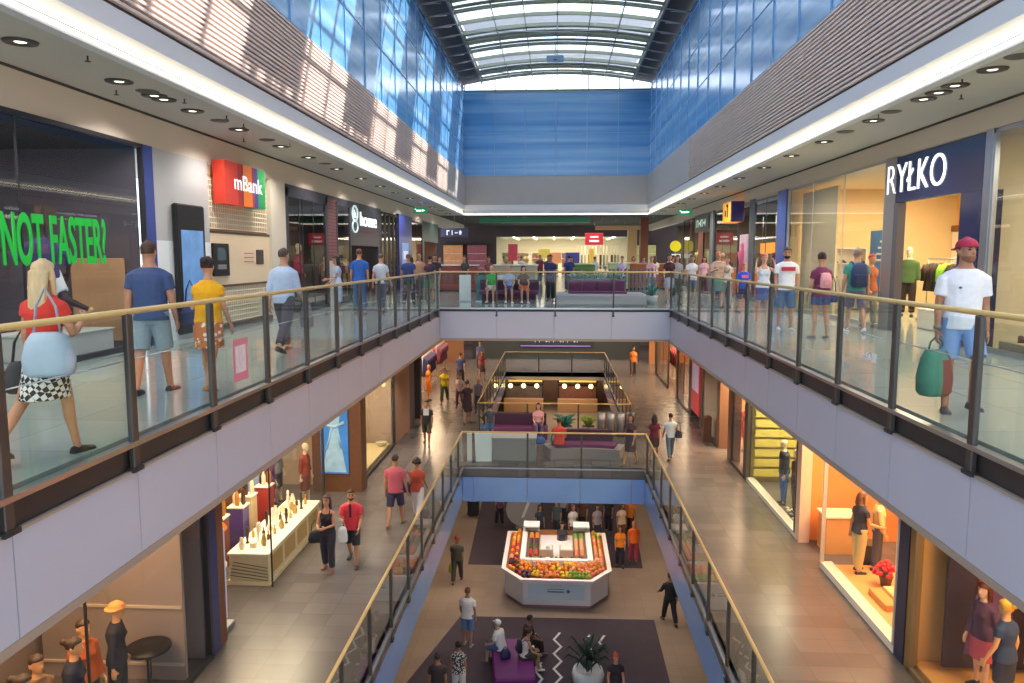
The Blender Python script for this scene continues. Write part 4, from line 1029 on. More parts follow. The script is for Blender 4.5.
clothes_rail(8.2, 41.9, 44.9, 2.02, 0, 'clothes rail in the far right shop window')

# ================================================================== middle level, left side
HM = 3.98
HB = mat('#b7a796', .6)
trim(lambda b: b.box(TL-.3, TL+.02, YN, 60, -1.5, -1.12), HB); trim(lambda b: b.box(TR-.02, TR+.3, YN, 60, -1.5, -1.12), HB)
room(-1, TL, 2.5, 11.85, M, 2.6, 3.9, '#8d7f7c', 150, (1, .62, .32), back='#93837e', ceil='#6a5f5a')
front(-1, TL, 2.6, 11.85, M, -1.5, (5.6, 8.6), M_DARK, .08)
trim(lambda b: b.box(-8.2, TL-.1, 11.15, 11.22, M, -1.6), mat('#978a88', .6)); trim(lambda b: (b.box(-8.2, TL-.12, 11.12, 11.15, M+1.2, M+1.24), b.box(-8.2, TL-.12, 11.12, 11.15, M+.25, M+.29)), mat('#c9bba8', .5))
lamp('AREA', (-6.5, 9.0, -1.75), 90, (1, .6, .28), .8, sy=3)
mc = [((-6.35, 10.15), '#2a2c3a', '#2f3038', ('#e09a5a', 'hat'), 'mannequin with a broad straw hat, last in the row in the lower left shop window'),
      ((-6.5, 9.62), '#c2602a', '#2c3444', None, 'mannequin in rust orange jacket beside the straw hat mannequin'),
      ((-6.3, 9.1), '#23263a', '#23263a', None, 'mannequin all in midnight blue, middle of the lower left window'),
      ((-6.5, 8.68), '#8a6a50', '#c99a6a', None, 'mannequin in brown top and tan trousers in the lower left window'),
      ((-6.35, 8.2), '#3a3036', '#4a3a3a', None, 'mannequin in dark plum clothes in the lower left window'),
      ((-6.5, 7.75), '#e0a84a', '#a86a3a', None, 'mannequin in yellow top at the cut-off corner of the lower left window')]
for i, ((x, y), c1, c2, cp, lab) in enumerate(mc):
    mannequin(lab, (x, y, M+.0), -90+20*(-1)**i, 1.78, 'f', skin='#e0a878', hair=None if cp else ('short' if i % 2 else 'bun', '#3a2a24'), top=('tee', c1, 1.9), bottom=('trousers', c2), cap=cp, vox=.014)
t = thing('round_table', 'small round black table by the glass of the lower left shop', 'table', (-6.25, 10.8, M))
MB().lathe([(.001, .7), (.33, .7), (.34, .72), (.33, .745), (.001, .745)], (0, 0, 0), 28).build('table_top', M_BLACK, t); MB().lathe([(.05, .02), (.035, .1), (.035, .7)], (0, 0, 0), 12).build('column', M_BLACK, t); MB().lathe([(.24, 0), (.24, .015), (.06, .03)], (0, 0, 0), 20).build('foot', M_BLACK, t)
for i in range(10): garment((-7.9, 6.0+i*.35, -3.2), .2, random.choice(['#2a2c3a', '#8a4a2a', '#c9a06a']), .9, 'garment hanging at the back of the lower left shop', 'garments at the back of the lower left shop')
clothes_rail(-7.9, 5.8, 9.4, -3.08, M, 'clothes rail at the back of the lower left shop')
trim(lambda b: b.box(TL-.25, TL+.02, 11.87, 12.16, M, -1.12), mat('#2b3668', .3)); trim(lambda b: b.box(TL-.6, TL+.0, 12.16, 12.45, M, -1.12), M_BROWN)
# perfume and gift shop with lit counter
room(-1, TL, 12.5, 20.85, M, 3.2, 3.9, '#9c7a58', 300, (1, .80, .52), back='#8a5a48', ceil='#b09a80', far=False)
t = thing('display_counter', 'long cream display counter with tan front panels behind glass', 'counter', (-6.27, 16.4, M)); CR = mat('#efe2bc', .4)
MB().cbox((0, 0, .36), (.82, 3.4, .54), .01).build('body', CR, t); MB().cbox((0, 0, .045), (.9, 3.5, .09), .005).build('plinth', mat('#e6d8b0', .5), t); MB().cbox((-.0, 0, .65), (.88, 3.48, .05), .01).build('top_board', mat('#fbf3dc', .35), t)
for k in range(4): MB().box(.411, .418, -1.55+k*.8, -.9+k*.8, .17, .55).build('front_panel', mat('#c7a766', .5, noise=.15, nscale=30), t)
for k in range(5):
    b = MB(); b.tube([(-.4+.02*k, -1.72, .2+.07*k), (.4, -1.72-.005*k, .10+.07*k)], .008, 6); b.build('decor_rod', mat('#4a3a2a', .5), t)
WIN[0] += 1; b = MB(); b.box(TL-.012, TL, 14.64, 18.15, M+.1, -1.5).box(-6.75, TL, 14.62, 14.632, M+.1, -1.5); struct(b, 'window_%d' % WIN[0], SHOPGLASS)
b = MB(); b.box(TL-.02, TL+.008, 14.61, 14.64, M, -1.5).box(TL-.03, TL+.02, 18.13, 18.2, M, -1.5).box(-6.78, -6.75, 14.6, 14.64, M, -1.5); struct(b, 'window_%d' % WIN[0], M_DARK)
lamp('AREA', (-6.3, 16.3, -1.7), 85, (1, .85, .55), .5, sy=3)
def bottle_proto(kind, c):
    b = MB()
    b.M = Matrix.Diagonal((.85, .85, .8, 1))
    if kind == 'vase': b.lathe([(.04, 0), (.06, .02), (.075, .1), (.05, .2), (.03, .24), (.04, .27)], (0, 0, 0), 14)
    elif kind == 'bottle': b.lathe([(.035, 0), (.04, .015), (.04, .14), (.014, .18), (.014, .23), (.02, .23), (.02, .26)], (0, 0, 0), 12)
    elif kind == 'figurine': b.lathe([(.05, 0), (.05, .02), (.025, .04), (.035, .15), (.05, .25), (.03, .33), (.045, .38), (.03, .44), (.001, .46)], (0, 0, 0), 12)
    elif kind == 'gift_box': b.cbox((0, 0, .06), (.14, .12, .12), .006); b.cbox((0, 0, .125), (.146, .126, .012), 0); b.box(-.012, .012, -.064, .064, 0, .134)
    return b.build(kind, mat(c, .35))
kinds = [('vase', '#f4ead2'), ('bottle', '#5a3a22'), ('figurine', '#3a3028'), ('gift_box', '#e6d6b0'), ('bottle', '#c9a24a'), ('figurine', '#f0e8d8'), ('vase', '#b89a5a')]
adj = {'#f4ead2': 'cream', '#5a3a22': 'brown', '#3a3028': 'black', '#e6d6b0': 'pale', '#c9a24a': 'golden', '#f0e8d8': 'white', '#b89a5a': 'tan'}
pp = {}
for i in range(28):
    kd, c = kinds[(i*3+i//7) % 7]; x = -6.5+.19*(i % 3)+random.uniform(-.03, .03); y = 14.9+i*.113
    if (kd, c) in pp: o = pp[(kd, c)].copy(); COL.objects.link(o)
    else: o = pp[(kd, c)] = bottle_proto(kd, c)
    o.location = (x, y, M+.675); o.scale = (1, 1, random.choice((.9, 1, 1.15))); tag(o, '%s %s on the long cream display counter' % (adj[c], kd.replace('_', ' ')), kd.split('_')[-1], '%s %ss on the cream counter' % (adj[c], kd.replace('_', ' ')))
shelf_unit((-8.6, 16.4, M), PI/2*3, 4.2, .4, 2.6, 6, 'wide brown shelf unit at the back of the gift shop', '#7a4a30')
goods_on((-8.6, 16.4, M), PI/2*3, 4.2, .4, 2.6, 6, ['#d8702a', '#8a4a78', '#e8d8b0', '#b03a3a', '#4a3a6a'], 'bottle', 'bottle on the wide brown shelf unit of the gift shop', 'bottles on the brown shelf unit', 14)
t = thing('display_table', 'round orange lit display stand at the gift shop entrance', 'display', (-6.75, 13.75, M)); MB().lathe([(.3, 0), (.3, .05), (.08, .08), (.08, .7), (.42, .74), (.42, .78), (.001, .78)], (0, 0, 0), 24).build('stand', mat('#d8d0c4', .4), t); MB().lathe([(.45, 1.5), (.3, 1.7), (.02, 1.74), (.02, 1.5)], (0, 0, 0), 24).build('shade', mat('#f07a2a', .6, emit=.5), t); MB().tube([(0, 0, .78), (0, 0, 1.6)], .015, 6).build('rod', M_STEEL, t)
t = thing('floor_banner', 'narrow pale blue banner beside the brown pillar at the gift shop', 'banner', (-5.98, 12.75, M)); MB().cbox((0, 0, 1.0), (.03, .45, 1.7), .004).build('print', mat('#b9c9ec', .5, emit=.1), t); MB().cbox((0, 0, .06), (.3, .5, .1), .02).build('foot', M_STEEL, t); MB().tube([(-.02, 0, .1), (-.02, 0, 1.86)], .01, 6).build('rod', M_STEEL, t)
for i in range(7):
    y = 13.2+i*.78; c = ['#d8702a', '#6a3a78', '#e8dcc4', '#8a4a38', '#5a4a90', '#e0c8a0', '#a83a3a'][i]
    t = thing('display_tower', '%s display tower behind the cream counter in the gift shop' % ['orange', 'purple', 'ivory', 'brown', 'violet', 'sand', 'red'][i], 'display', (-7.15-.12*(i % 2), y, M)); MB().cbox((0, 0, .55), (.34, .34, 1.1), .01).build('pedestal', mat(c, .5, noise=.12, nscale=5), t); MB().cbox((0, 0, 1.12), (.38, .38, .03), 0).build('top_board', mat('#efe6d4', .4), t)
    for k in range(3): MB().lathe([(.03, 0), (.05, .03), (.05, .2+.05*k), (.02, .26+.05*k), (.02, .32+.06*k)], (-.1+.1*k, .05*(-1)**k, 1.135), 10).build('vessel', mat(['#3a2a28', '#e8d8b8', '#b8803a'][(i+k) % 3], .35), t)
for i in range(3): mannequin(['mannequin in rust red top beside the blue poster', 'mannequin in purple dress deep in the gift shop', 'mannequin in grey cardigan deep in the gift shop'][i], [(-6.75, 19.7, M), (-7.4, 18.8, M), (-7.6, 19.9, M)][i], -100, 1.75, 'f', vox=.02, top=('tee', ['#8a3a2a', '#6a3a6a', '#7a7a80'][i], 1.6), bottom=('skirt', ['#6a3a30', '#6a3a6a', '#3a3a40'][i], 1.1))
trim(lambda b: b.box(-6.95, -5.52, 20.95, 21.55, M, -1.12), M_BROWN)
t = thing('dress_poster', 'bright blue poster of a tied dress on the brown pillar', 'poster', (-6.28, 20.94, -4.55)); MB().box(-.40, .40, -.05, -.01, 0, 3.0).build('print', mat('#3f86dc', .4, emit=.1, noise=.35, nscale=2.5), t)
b = MB(); b.prism([(-.36, .05), (.34, .05), (.12, 1.35), (.22, 1.95), (-.16, 1.95), (-.1, 1.35)], 'y', -.065, -.05); b.tube([(-.05, -.07, 1.35), (-.22, -.07, .7)], .03, 6); b.tube([(.02, -.07, 1.38), (.2, -.07, .75)], .03, 6); b.tube([(-.3, -.07, 1.45), (.0, -.07, 1.36), (.3, -.07, 1.5)], .05, 6)
b.build('dress_figure', mat('#9cc6f4', .4, emit=.08, noise=.4, nscale=5), t)
# fashion window and pillars
room(-1, TL, 21.6, 26.5, M, 2.6, 3.9, '#b79e84', 230, (1, .86, .66), back='#c2ab90', ceil='#b0a294')
front(-1, TL, 21.6, 26.5, M, -1.5, (), M_DARK, .1)
mannequin('mannequin in grey jacket and cream skirt in the left shop window', (-6.2, 23.2, M+.1), -80, 1.8, 'f', vox=.016, top=('tee', '#6a6a70', 1.8), bottom=('skirt', '#e9e0d0', .9))
mannequin('mannequin in purple dress at the edge of the left shop window', (-6.2, 22.3, M+.1), -60, 1.78, 'f', vox=.016, top=('dress', '#5a3f78', .5))
t = thing('window_platform', 'low cream platform in the left fashion window', 'platform', (-6.3, 24.0, M)); MB().cbox((0, 0, .05), (.8, 4.6, .1), .005).build('deck', mat('#d9c48a', .5), t); MB().cbox((.405, 0, .045), (.01, 4.6, .09), 0).build('front_board', mat('#b8a070', .5), t)
t = thing('glass_bowl', 'pale round bowl at the end of the left window platform', 'bowl', (-6.1, 25.9, M+.1)); MB().lathe([(.05, 0), (.16, .05), (.2, .14), (.18, .14), (.14, .06), (.001, .03)], (0, 0, 0), 18).build('bowl', mat('#f2ecd8', .3), t); MB().lathe([(.201, .12), (.21, .14), (.2, .15)], (0, 0, 0), 18).build('rim', mat('#d8cda8', .3), t)
trim(lambda b: b.box(TL-.5, TL+.03, 26.55, 29.2, M, -1.12), mat('#a5816a', .5, noise=.08, nscale=3)); trim(lambda b: b.box(TL-.5, TL+.0, 29.2, 30.4, M, -1.12), mat('#4a3f44', .5)); trim(lambda b: b.box(TL-.3, TL+.1, 31.2, 31.5, M, -1.12), mat('#3a3438', .5))
room(-1, TL, 30.5, 48, M, 3.4, 3.9, '#8a6650', 900, (1, .7, .42), back='#c98a4a', ceil='#9a8878')
mannequin('orange dressed mannequin at the entrance of the far left middle shop', (-5.95, 35.0, M), -60, 1.7, 'f', vox=.02, skin='#f0a060', top=('dress', '#f08a30', .5))
for j, (y, cs, nm) in enumerate(((32.2, ['#c9602a', '#e08a3a'], 'orange'), (37.2, ['#3a4a8a', '#5a3a4a'], 'blue and plum'), (41.5, ['#8a4a5a', '#3a4468'], 'rose and navy'))):
    clothes_rail(-6.6, y, y+3, -3.3, M, 'clothes rail with %s garments in the far left middle shop' % nm)
    for i in range(11): garment((-6.6, y+.15+i*.26, -3.42), .2, cs[i % 2], .9, '%s garment in the far left middle shop' % nm, '%s garments in the far left middle shop' % nm)

# ================================================================== middle level, right side
trim(lambda b: b.box(TR-.03, TR+.3, 12.28, 12.62, M, -1.12), mat('#2a2d4a', .3)); trim(lambda b: b.box(TR-.01, TR+.12, 12.1, 12.28, M, -1.5), mat('#8a6a30', .4))
room(1, TR, 3.0, 12.3, M, 3.0, 3.9, '#e0ab66', 330, (1, .74, .42), back='#e2b06c', ceil='#d8b080')
front(1, TR, 3.0, 12.1, M, -1.5, (8.4,), mat('#7a6a50', .4), .06)
trim(lambda b: (b.box(7.6, 7.68, 11.3, 12.25, M, -1.6), b.box(7.55, 7.72, 11.26, 11.36, M, -1.6), b.box(7.3, 7.45, 10.85, 11.0, M, -1.6)), mat('#e8c07a', .5))
trim(lambda b: b.box(7.45, 7.62, 11.4, 12.2, M+.3, -1.6), mat('#eec684', .5)); trim(lambda b: b.box(5.9, 8.7, 3.1, 12.2, M, M+.12), mat('#e2a860', .4))
t = thing('portrait_poster', 'dark portrait poster of a red-haired woman in the lower right window', 'poster', (7.15, 11.9, M+.15), PI/2); MB().cbox((0, 0, 1.25), (.06, 1.9, 2.4), .01).build('board', mat('#33283a', .5, noise=.3, nscale=2), t)
b = MB(); b.ball((-.05, .2, 1.75), .22, 14, 10, (.2, .8, 1.1)); b.build('face', mat('#e8b89a', .5), t); b = MB(); b.ball((-.035, .2, 1.9), .28, 14, 10, (.15, .9, 1)); b.tube([(-.04, .42, 1.8), (-.04, .45, 1.3)], .06, 8); b.build('red_hair', mat('#c2502a', .6), t); b = MB(); b.prism([(-.15, .3), (.65, .3), (.5, 1.35), (.0, 1.4)], 'x', -.05, -.03); b.build('coat', mat('#6a4a80', .6, noise=.4, nscale=4), t)
person('blonde mannequin seen from behind in dark blue top in the lower right window', (6.48, 10.75, M+.12), 30, 1.74, 'f', name='mannequin', cat='mannequin', skin='#e0b080', hair=('bun', '#e0b040'), top=('tee', '#2a4066', .5), bottom=('skirt', '#23304a', .9), vox=.012, arms=((6, 12, 20), (-6, 12, 20)), legs=((3, 2), (-3, 3)))
person('mannequin in plum coat and pink skirt near the portrait poster', (6.55, 11.45, M+.12), 110, 1.7, 'f', name='mannequin', cat='mannequin', skin='#e0b8a0', hair=('long', '#5a2a20', .25), top=('tee', '#5a3a5a', 1.9), bottom=('skirt', '#d0607a', 1.0), vox=.012, legs=((3, 2), (-3, 3)))
# lit orange window with two mannequins
room(1, TR, 12.65, 17.95, M, 3.6, 3.9, '#e09050', 420, (1, .72, .38), back='#e89a50', ceil='#e0b890')
front(1, TR, 12.65, 16.25, M+.15, -1.5, (), mat('#d9cbb8', .4), .05, sill=False)
trim(lambda b: b.box(TR-.02, TR+.22, 12.65, 16.25, M, M+.15), mat('#e9e4da', .4)); trim(lambda b: b.box(TR+.22, TR+2.0, 12.65, 16.2, M, M+.1), mat('#e8a868', .5))
trim(lambda b: (b.box(7.9, 7.98, 13.0, 14.6, M+.2, -1.7), b.box(7.85, 7.9, 15.2, 15.9, M+1.4, -1.7)), mat('#f0bf80', .6))
person('mannequin in navy vest with bag and pale trousers in the orange window', (6.42, 15.85, M+.1), -75, 1.76, 'f', name='mannequin', cat='mannequin', skin='#d8a878', hair=('long', '#7a5030', .2), top=('tee', '#2f3348', .5), bottom=('trousers', '#d8c888'), vox=.012, arms=((-10, 8, 10), (15, 10, 60)), legs=((4, 2), (-4, 3)))
person('mannequin in cream cardigan and slate trousers in the orange window', (6.86, 16.0, M+.1), -110, 1.72, 'f', name='mannequin', cat='mannequin', skin='#d8a878', hair=('short', '#a87848'), top=('loose', '#e8c890', 1.9), bottom=('trousers', '#4a5066'), vox=.012, legs=((3, 2), (-3, 3)))
t = thing('flower_pot', 'pot of bright red flowers on the orange window floor', 'flowers', (6.7, 15.15, M+.1)); MB().lathe([(.09, 0), (.13, .2), (.14, .22), (.11, .22), (.1, .18), (.001, .17)], (0, 0, 0), 16).build('pot', mat('#6a5030', .6), t); b = MB()
for i in range(60):
    a, r = random.uniform(0, 2*PI), random.uniform(0, .25); b.ball((r*math.cos(a), r*math.sin(a), .48-r*.7+random.uniform(-.05, .05)), .045, 7, 5)
b.build('blossoms', mat('#e0303c', .6, noise=.3, nscale=20), t); b = MB()
for i in range(14): a = 2*PI*i/14; b.tube([(0, 0, .2), (.1*math.cos(a), .1*math.sin(a), .33), (.2*math.cos(a), .2*math.sin(a), .36)], [.01, .02, .004], 5, flat=.4)
b.build('leaves', mat('#4a7a3a', .6), t)
t = thing('step_block', 'low pale wooden step on the orange window floor', 'step', (6.62, 14.4, M+.1)); MB().cbox((0, 0, .06), (.8, .8, .12), .01).build('base', mat('#d8a05a', .5), t); MB().cbox((.1, 0, .15), (.5, .7, .06), .01).build('top_board', mat('#eec890', .5), t)
t = thing('waste_basket', 'dark woven basket left of the mannequins in the orange window', 'basket', (6.9, 16.45, M)); b = MB(); b.lathe([(.16, 0), (.22, .5), (.21, .5), (.155, .02)], (0, 0, 0), 18); b.build('basket', mat('#4a3a30', .7, noise=.4, nscale=25), t); MB().lathe([(.22, .49), (.235, .5), (.22, .52)], (0, 0, 0), 18).build('rim', M_BROWN, t)
t = thing('cash_desk', 'pale wooden cash desk in the orange shop entrance', 'counter', (6.5, 17.3, M)); MB().cbox((0, 0, .42), (.7, .55, .84), .01).build('body', mat('#e8a860', .5), t); MB().cbox((0, 0, .87), (.78, .62, .06), .01).build('worktop', mat('#f6e6c8', .4), t); MB().box(-.36, -.35, -.22, .22, .1, .72).build('front_panel', mat('#d88a40', .5), t)
trim(lambda b: b.box(TR+2.4, TR+2.5, 16.3, 17.9, M+2.15, M+2.3), mat('#8a4a1c', .5))
b = MB(); b.box(TR-.03, TR+.22, 17.72, 18.02, M, -1.12); TRIM[0] += 1; struct(b, 'trim_%d' % TRIM[0], mat('#e2c0a8', .4))
# window with dark jackets
room(1, TR, 18.05, 22.75, M, 2.6, 3.9, '#b8a850', 330, (1, .88, .6), back='#bdb060', ceil='#c9b890')
front(1, TR, 18.05, 22.75, M+.12, -1.5, (), mat('#5a5048', .4), .06, sill=False); trim(lambda b: b.box(TR-.02, TR+.2, 18.05, 22.75, M, M+.12), mat('#ded8cc', .4))
trim(lambda b: [b.box(TR+.15, TR+1.6, 22.55-.03, 22.6, M+.2+k*.3, M+.42+k*.3) for k in range(11)], mat('#c9b85a', .6, noise=.15, nscale=4))
for i, (x, y, c1, c2, lab) in enumerate(((6.25, 20.6, '#2c3048', '#3f68a8', 'mannequin in dark jacket and blue jeans in the pebble window'), (6.3, 19.6, '#3a3038', '#3a3a44', 'mannequin in plum black coat nearest the cream column'), (6.9, 20.2, '#4a5878', '#2a3044', 'mannequin in slate jacket standing behind the blue jeans mannequin'))):
    mannequin(lab, (x, y, M+.0), 90+15*i, 1.8, 'm', vox=.014, top=('tee', c1, 1.9), bottom=('trousers', c2))
pb = None
for i in range(26):
    if pb is None: pb = MB().ball((0, 0, .03), .05, 8, 6, (1.2, 1, .7)).build('pebble', mat('#d8d0b8', .6)); o = pb
    else: o = pb.copy(); COL.objects.link(o)
    o.location = (TR+.3+random.uniform(0, .5), 18.4+i*.07, M+.0); o.rotation_euler = (0, 0, i*.7); tag(o, 'pale pebble on the floor of the window with dark jackets', 'pebble', 'pebbles in the window with dark jackets')
trim(lambda b: b.box(TR-.04, TR+.25, 22.75, 23.0, M, -1.12), mat('#3a3434', .4))
room(1, TR, 23.0, 29.9, M, 2.8, 3.9, '#c08a58', 900, (1, .72, .42), back='#d89a5a', ceil='#c9a880')
front(1, TR, 23.0, 24.8, M, -1.5, (), mat('#4a3c36', .4), .08)
for j, y in enumerate((23.5, 24.3)):
    shelf_unit((6.5, y, M), -PI/2, .7, .35, 2.4, 6, ['narrow shelf unit with goods right behind the dark post', 'narrow shelf unit with goods next to the brown column'][j], '#a8824e')
    goods_on((6.5, y, M), -PI/2, .7, .35, 2.4, 6, ['#e8d8b0', '#c9602a', '#8a9a6a', '#d8c890'], 'box', ['small box on the shelf unit right behind the dark post', 'small box on the shelf unit next to the brown column'][j], ['boxes on the first narrow shelf', 'boxes on the second narrow shelf'][j], 4, .11)
trim(lambda b: b.box(TR-.04, TR+.3, 24.85, 25.25, M, -1.12), mat('#7a5a48', .5)); trim(lambda b: b.box(TR-.03, TR+.3, 26.6, 27.0, M, -1.12), mat('#7f6350', .5))
for i, (x, y, c) in enumerate(((6.6, 26.2, '#d04a3a'), (6.9, 25.6, '#e0705a'))):
    mannequin(['mannequin in red dress in the narrow orange entrance', 'mannequin in coral dress behind the red one in the narrow entrance'][i], (x, y, M), 120, 1.76, 'f', vox=.018, skin='#d89a80', top=('dress', c, .5))
front(1, TR, 27.0, 29.9, M, -1.5, (), mat('#8a7058', .4), .1)
trim(lambda b: b.box(TR+.06, TR+.1, 27.1, 29.8, M, -1.6), mat('#dcc4a0', .6))
t = thing('wall_basket', 'dark crate standing at the foot of the beige panel', 'crate', (5.55, 27.7, M)); MB().box(-.14, .14, -.2, .2, 0, .9).build('crate', mat('#6a4a3a', .6), t); MB().box(-.15, .15, -.21, .21, .86, .92).build('rim', M_BROWN, t)
trim(lambda b: b.box(TR-.03, TR+.3, 29.9, 30.2, M, -1.12), mat('#4a4444', .4))
t = thing('red_poster', 'tall red and white poster at the right middle shop fronts', 'poster', (TR-.03, 31.2, M+.35)); MB().box(-.03, .02, -.9, .9, 0, 3.2).build('print', mat('#d8303c', .4, emit=.2), t); MB().box(-.036, -.03, -.7, .7, .9, 2.0).build('pale_picture', mat('#d0c4e4', .4, emit=.2, noise=.3, nscale=4), t); MB().box(-.036, -.03, -.5, .5, 2.3, 2.5).build('white_bar', mat('#ffe8e8', .4, emit=.2), t)
trim(lambda b: b.box(TR-.03, TR+.3, 32.3, 32.7, M, -1.12), mat('#3f3a3e', .4))
room(1, TR, 32.3, 48, M, 3.0, 3.9, '#a87850', 1000, (1, .72, .44), back='#d8a060', ceil='#b09a80')
front(1, TR, 32.7, 36.0, M, -1.5, (34.3,), M_DARK, .08); trim(lambda b: b.box(TR-.03, TR+.3, 36.0, 36.4, M, -1.12), mat('#8a6a50', .4)); front(1, TR, 39.0, 43.6, M, -1.5, (41,), M_DARK, .08); trim(lambda b: b.box(TR-.03, TR+.2, 43.6, 44.2, M, -1.12), mat('#7a5a40', .4))
for j, (y, cs, nm) in enumerate(((32.9, ['#b02a3a', '#2a2428'], 'red and black'), (39.3, ['#c04a50', '#3a2a2a'], 'rose and black'))):
    clothes_rail(6.5, y, y+2.9, -3.2, M, 'clothes rail with %s garments in the far right middle shop' % nm)
    for i in range(10): garment((6.5, y+.2+i*.27, -3.32), .2, cs[i % 2], .85, '%s garment in the far right middle shop' % nm, '%s garments in the far right middle shop' % nm)
t = thing('shop_sign', 'small dark sign with pale lettering beyond the red poster', 'sign', (TR-.1, 36.5, -2.5)); MB().cbox((0, -.8, .2), (.06, 1.6, .4), .01).build('panel', mat('#2a2226', .4), t); marks(1.3, .26, (-.035, -.15, .07), 'R', mat('#f0d8d8', .4, emit=.3), t)

# ================================================================== middle bridge furniture
PUR = mat('#6a2f5c', .7, noise=.1, nscale=9); PURD = mat('#47283f', .7)
t = thing('folded_board', 'white folded advert board at the left corner of the middle bridge', 'board', (-2.35, 24.5, M), .1)
MB().loft_pts([[(-.26, -.05, 0), (.26, -.05, 0), (.26, .0, 0), (-.26, .0, 0)], [(-.3, .06, .95), (.3, .06, .95), (.3, .1, .95), (-.3, .1, .95)]], smooth=False).build('front_panel', mat('#d9e6ec', .5), t)
MB().loft_pts([[(-.26, .3, 0), (.26, .3, 0), (.26, .34, 0), (-.26, .34, 0)], [(-.3, .12, .95), (.3, .12, .95), (.3, .16, .95), (-.3, .16, .95)]], smooth=False).build('rear_panel', mat('#c9d6dc', .5), t)
t = thing('folded_board', 'narrow white board left of the folded advert board', 'board', (-2.8, 24.35, M)); MB().cbox((0, 0, .5), (.16, .06, .95), .01).build('panel', mat('#d6dade', .5), t); MB().cbox((0, 0, .02), (.2, .3, .04), .005).build('foot', M_STEEL, t)
t = thing('info_counter', 'low grey counter box on the middle bridge beside the white board', 'counter', (-1.35, 24.9, M)); MB().cbox((0, 0, .38), (1.45, .8, .76), .02).build('body', mat('#8f8f92', .5), t); MB().cbox((0, 0, .78), (1.5, .85, .04), .01).build('top_board', mat('#a9a9ac', .4), t); MB().lathe([(.04, 0), (.04, .01)], (0, 0, 0), 12).build('round_hole', M_BLACK, t).location = (.6, -.405, .6)
t = thing('curved_bench', 'long grey bench with plum seat cushion on the middle bridge', 'bench', (1.0, 25.3, M))
def arc(r0, r1, z0, z1, a0=-.32, a1=.32, n=16, cy=-4.0):
    b = MB()
    rows = []
    for i in range(n+1):
        a = a0+(a1-a0)*i/n; s, c = math.sin(a), math.cos(a); rows.append([(r0*s, cy+r0*c, z0), (r1*s, cy+r1*c, z0), (r1*s, cy+r1*c, z1), (r0*s, cy+r0*c, z1)])
    return b.loft_pts(rows, smooth=False)
arc(3.6, 4.5, 0, .36).build('base', mat('#8d8486', .5), t); arc(3.75, 4.4, .36, .46, -.26, .26).build('cushion', PUR, t); arc(4.35, 4.5, .46, .85, -.22, .22).build('backrest', PURD, t)
t = thing('padded_seat', 'plum sofa with dark back at the far edge of the middle bridge', 'sofa', (-1.35, 27.9, M), PI); MB().cbox((0, 0, .22), (2.15, .8, .44), .03).build('seat', PUR, t); MB().cbox((0, -.32, .62), (2.05, .18, .5), .03).build('backrest', PURD, t); MB().cbox((0, 0, .02), (2.0, .7, .04), 0).build('plinth', M_BLACK, t)
def leafy(name, label, loc, r, h, pot, n=40, green='#4f8a4a', potc='#d8d8d8', leafw=.05):
    t = thing(name, label, 'plant', loc); MB().lathe([(r*.7, 0), (r, pot), (r*.94, pot), (r*.9, pot-.03), (.001, pot-.04)], (0, 0, 0), 20).build('pot', mat(potc, .4), t)
    b = MB()
    for i in range(n):
        a = random.uniform(0, 2*PI); q = random.uniform(.35, 1); z = pot+h*random.uniform(.35, 1)
        x, y = r*1.5*q*math.cos(a), r*1.5*q*math.sin(a)
        b.tube([(x*.1, y*.1, pot-.03), (x*.5, y*.5, z*.8+pot*.2), (x, y, z)], [.012, leafw, .004], 5, flat=.25)
    b.build('leaves', mat(green, .5, noise=.35, nscale=7), t); return t
leafy('potted_plant', 'teal green plants in a grey tub at the far edge of the middle bridge', (.35, 28.1, M), .34, .5, .4, 60, '#4a8a78', '#8a8d90')
leafy('potted_plant', 'yellow green plant right of the teal one on the middle bridge', (1.25, 28.15, M), .26, .45, .4, 40, '#8aa04a', '#77797c')
for i in range(4):
    b = MB(); b.lathe([(.16, 0), (.16, .9), (.14, .92), (.001, .92)], (0, 0, 0), 18); tag(b.build('steel_bin', M_STEEL, loc=(1.75+.36*i, 28.2, M)), 'tall steel bin in the row at the right end of the middle bridge', 'bin', 'steel bins on the middle bridge')
leafy('potted_plant', 'small dark plant in a blue pot at the left corner of the far railing', (-2.6, 28.2, M), .22, .5, .42, 30, '#3a4a3a', '#3f6a9a')

# far end of the middle and ground levels
b = MB(); b.box(-14, 14, 58, 58.2, M, -1.1); struct(b, 'wall_back', mat('#6a4f46', .7, noise=.5, nscale=.9))
b = MB(); b.box(-5.5, 5.5, 50.0, 50.3, M, -3.3); struct(b, 'wall_back', mat('#3d4648', .5))
t = thing('shop_sign', 'pale far shop sign on the dark wall beyond the far opening', 'sign', (-2.4, 49.98, -4.3)); MB().box(0, 4.9, -.04, 0, 0, .9).build('panel', mat('#2f3a3c', .4), t); marks(3.0, .3, (1.0, -.045, .32), 'C', mat('#d4dce4', .4, emit=.4), t); MB().box(.1, 4.7, -.05, -.04, .04, .12).build('violet_strip', mat('#8a6ac0', .4, emit=.4), t)
b = MB(); b.box(-14, 14, 60, 60.2, G, -6.2).box(ML-.1, MR+.1, 60, 60.2, -6.2, -5.5); struct(b, 'wall_back', mat('#7a5c4a', .7, noise=.3, nscale=1.2))
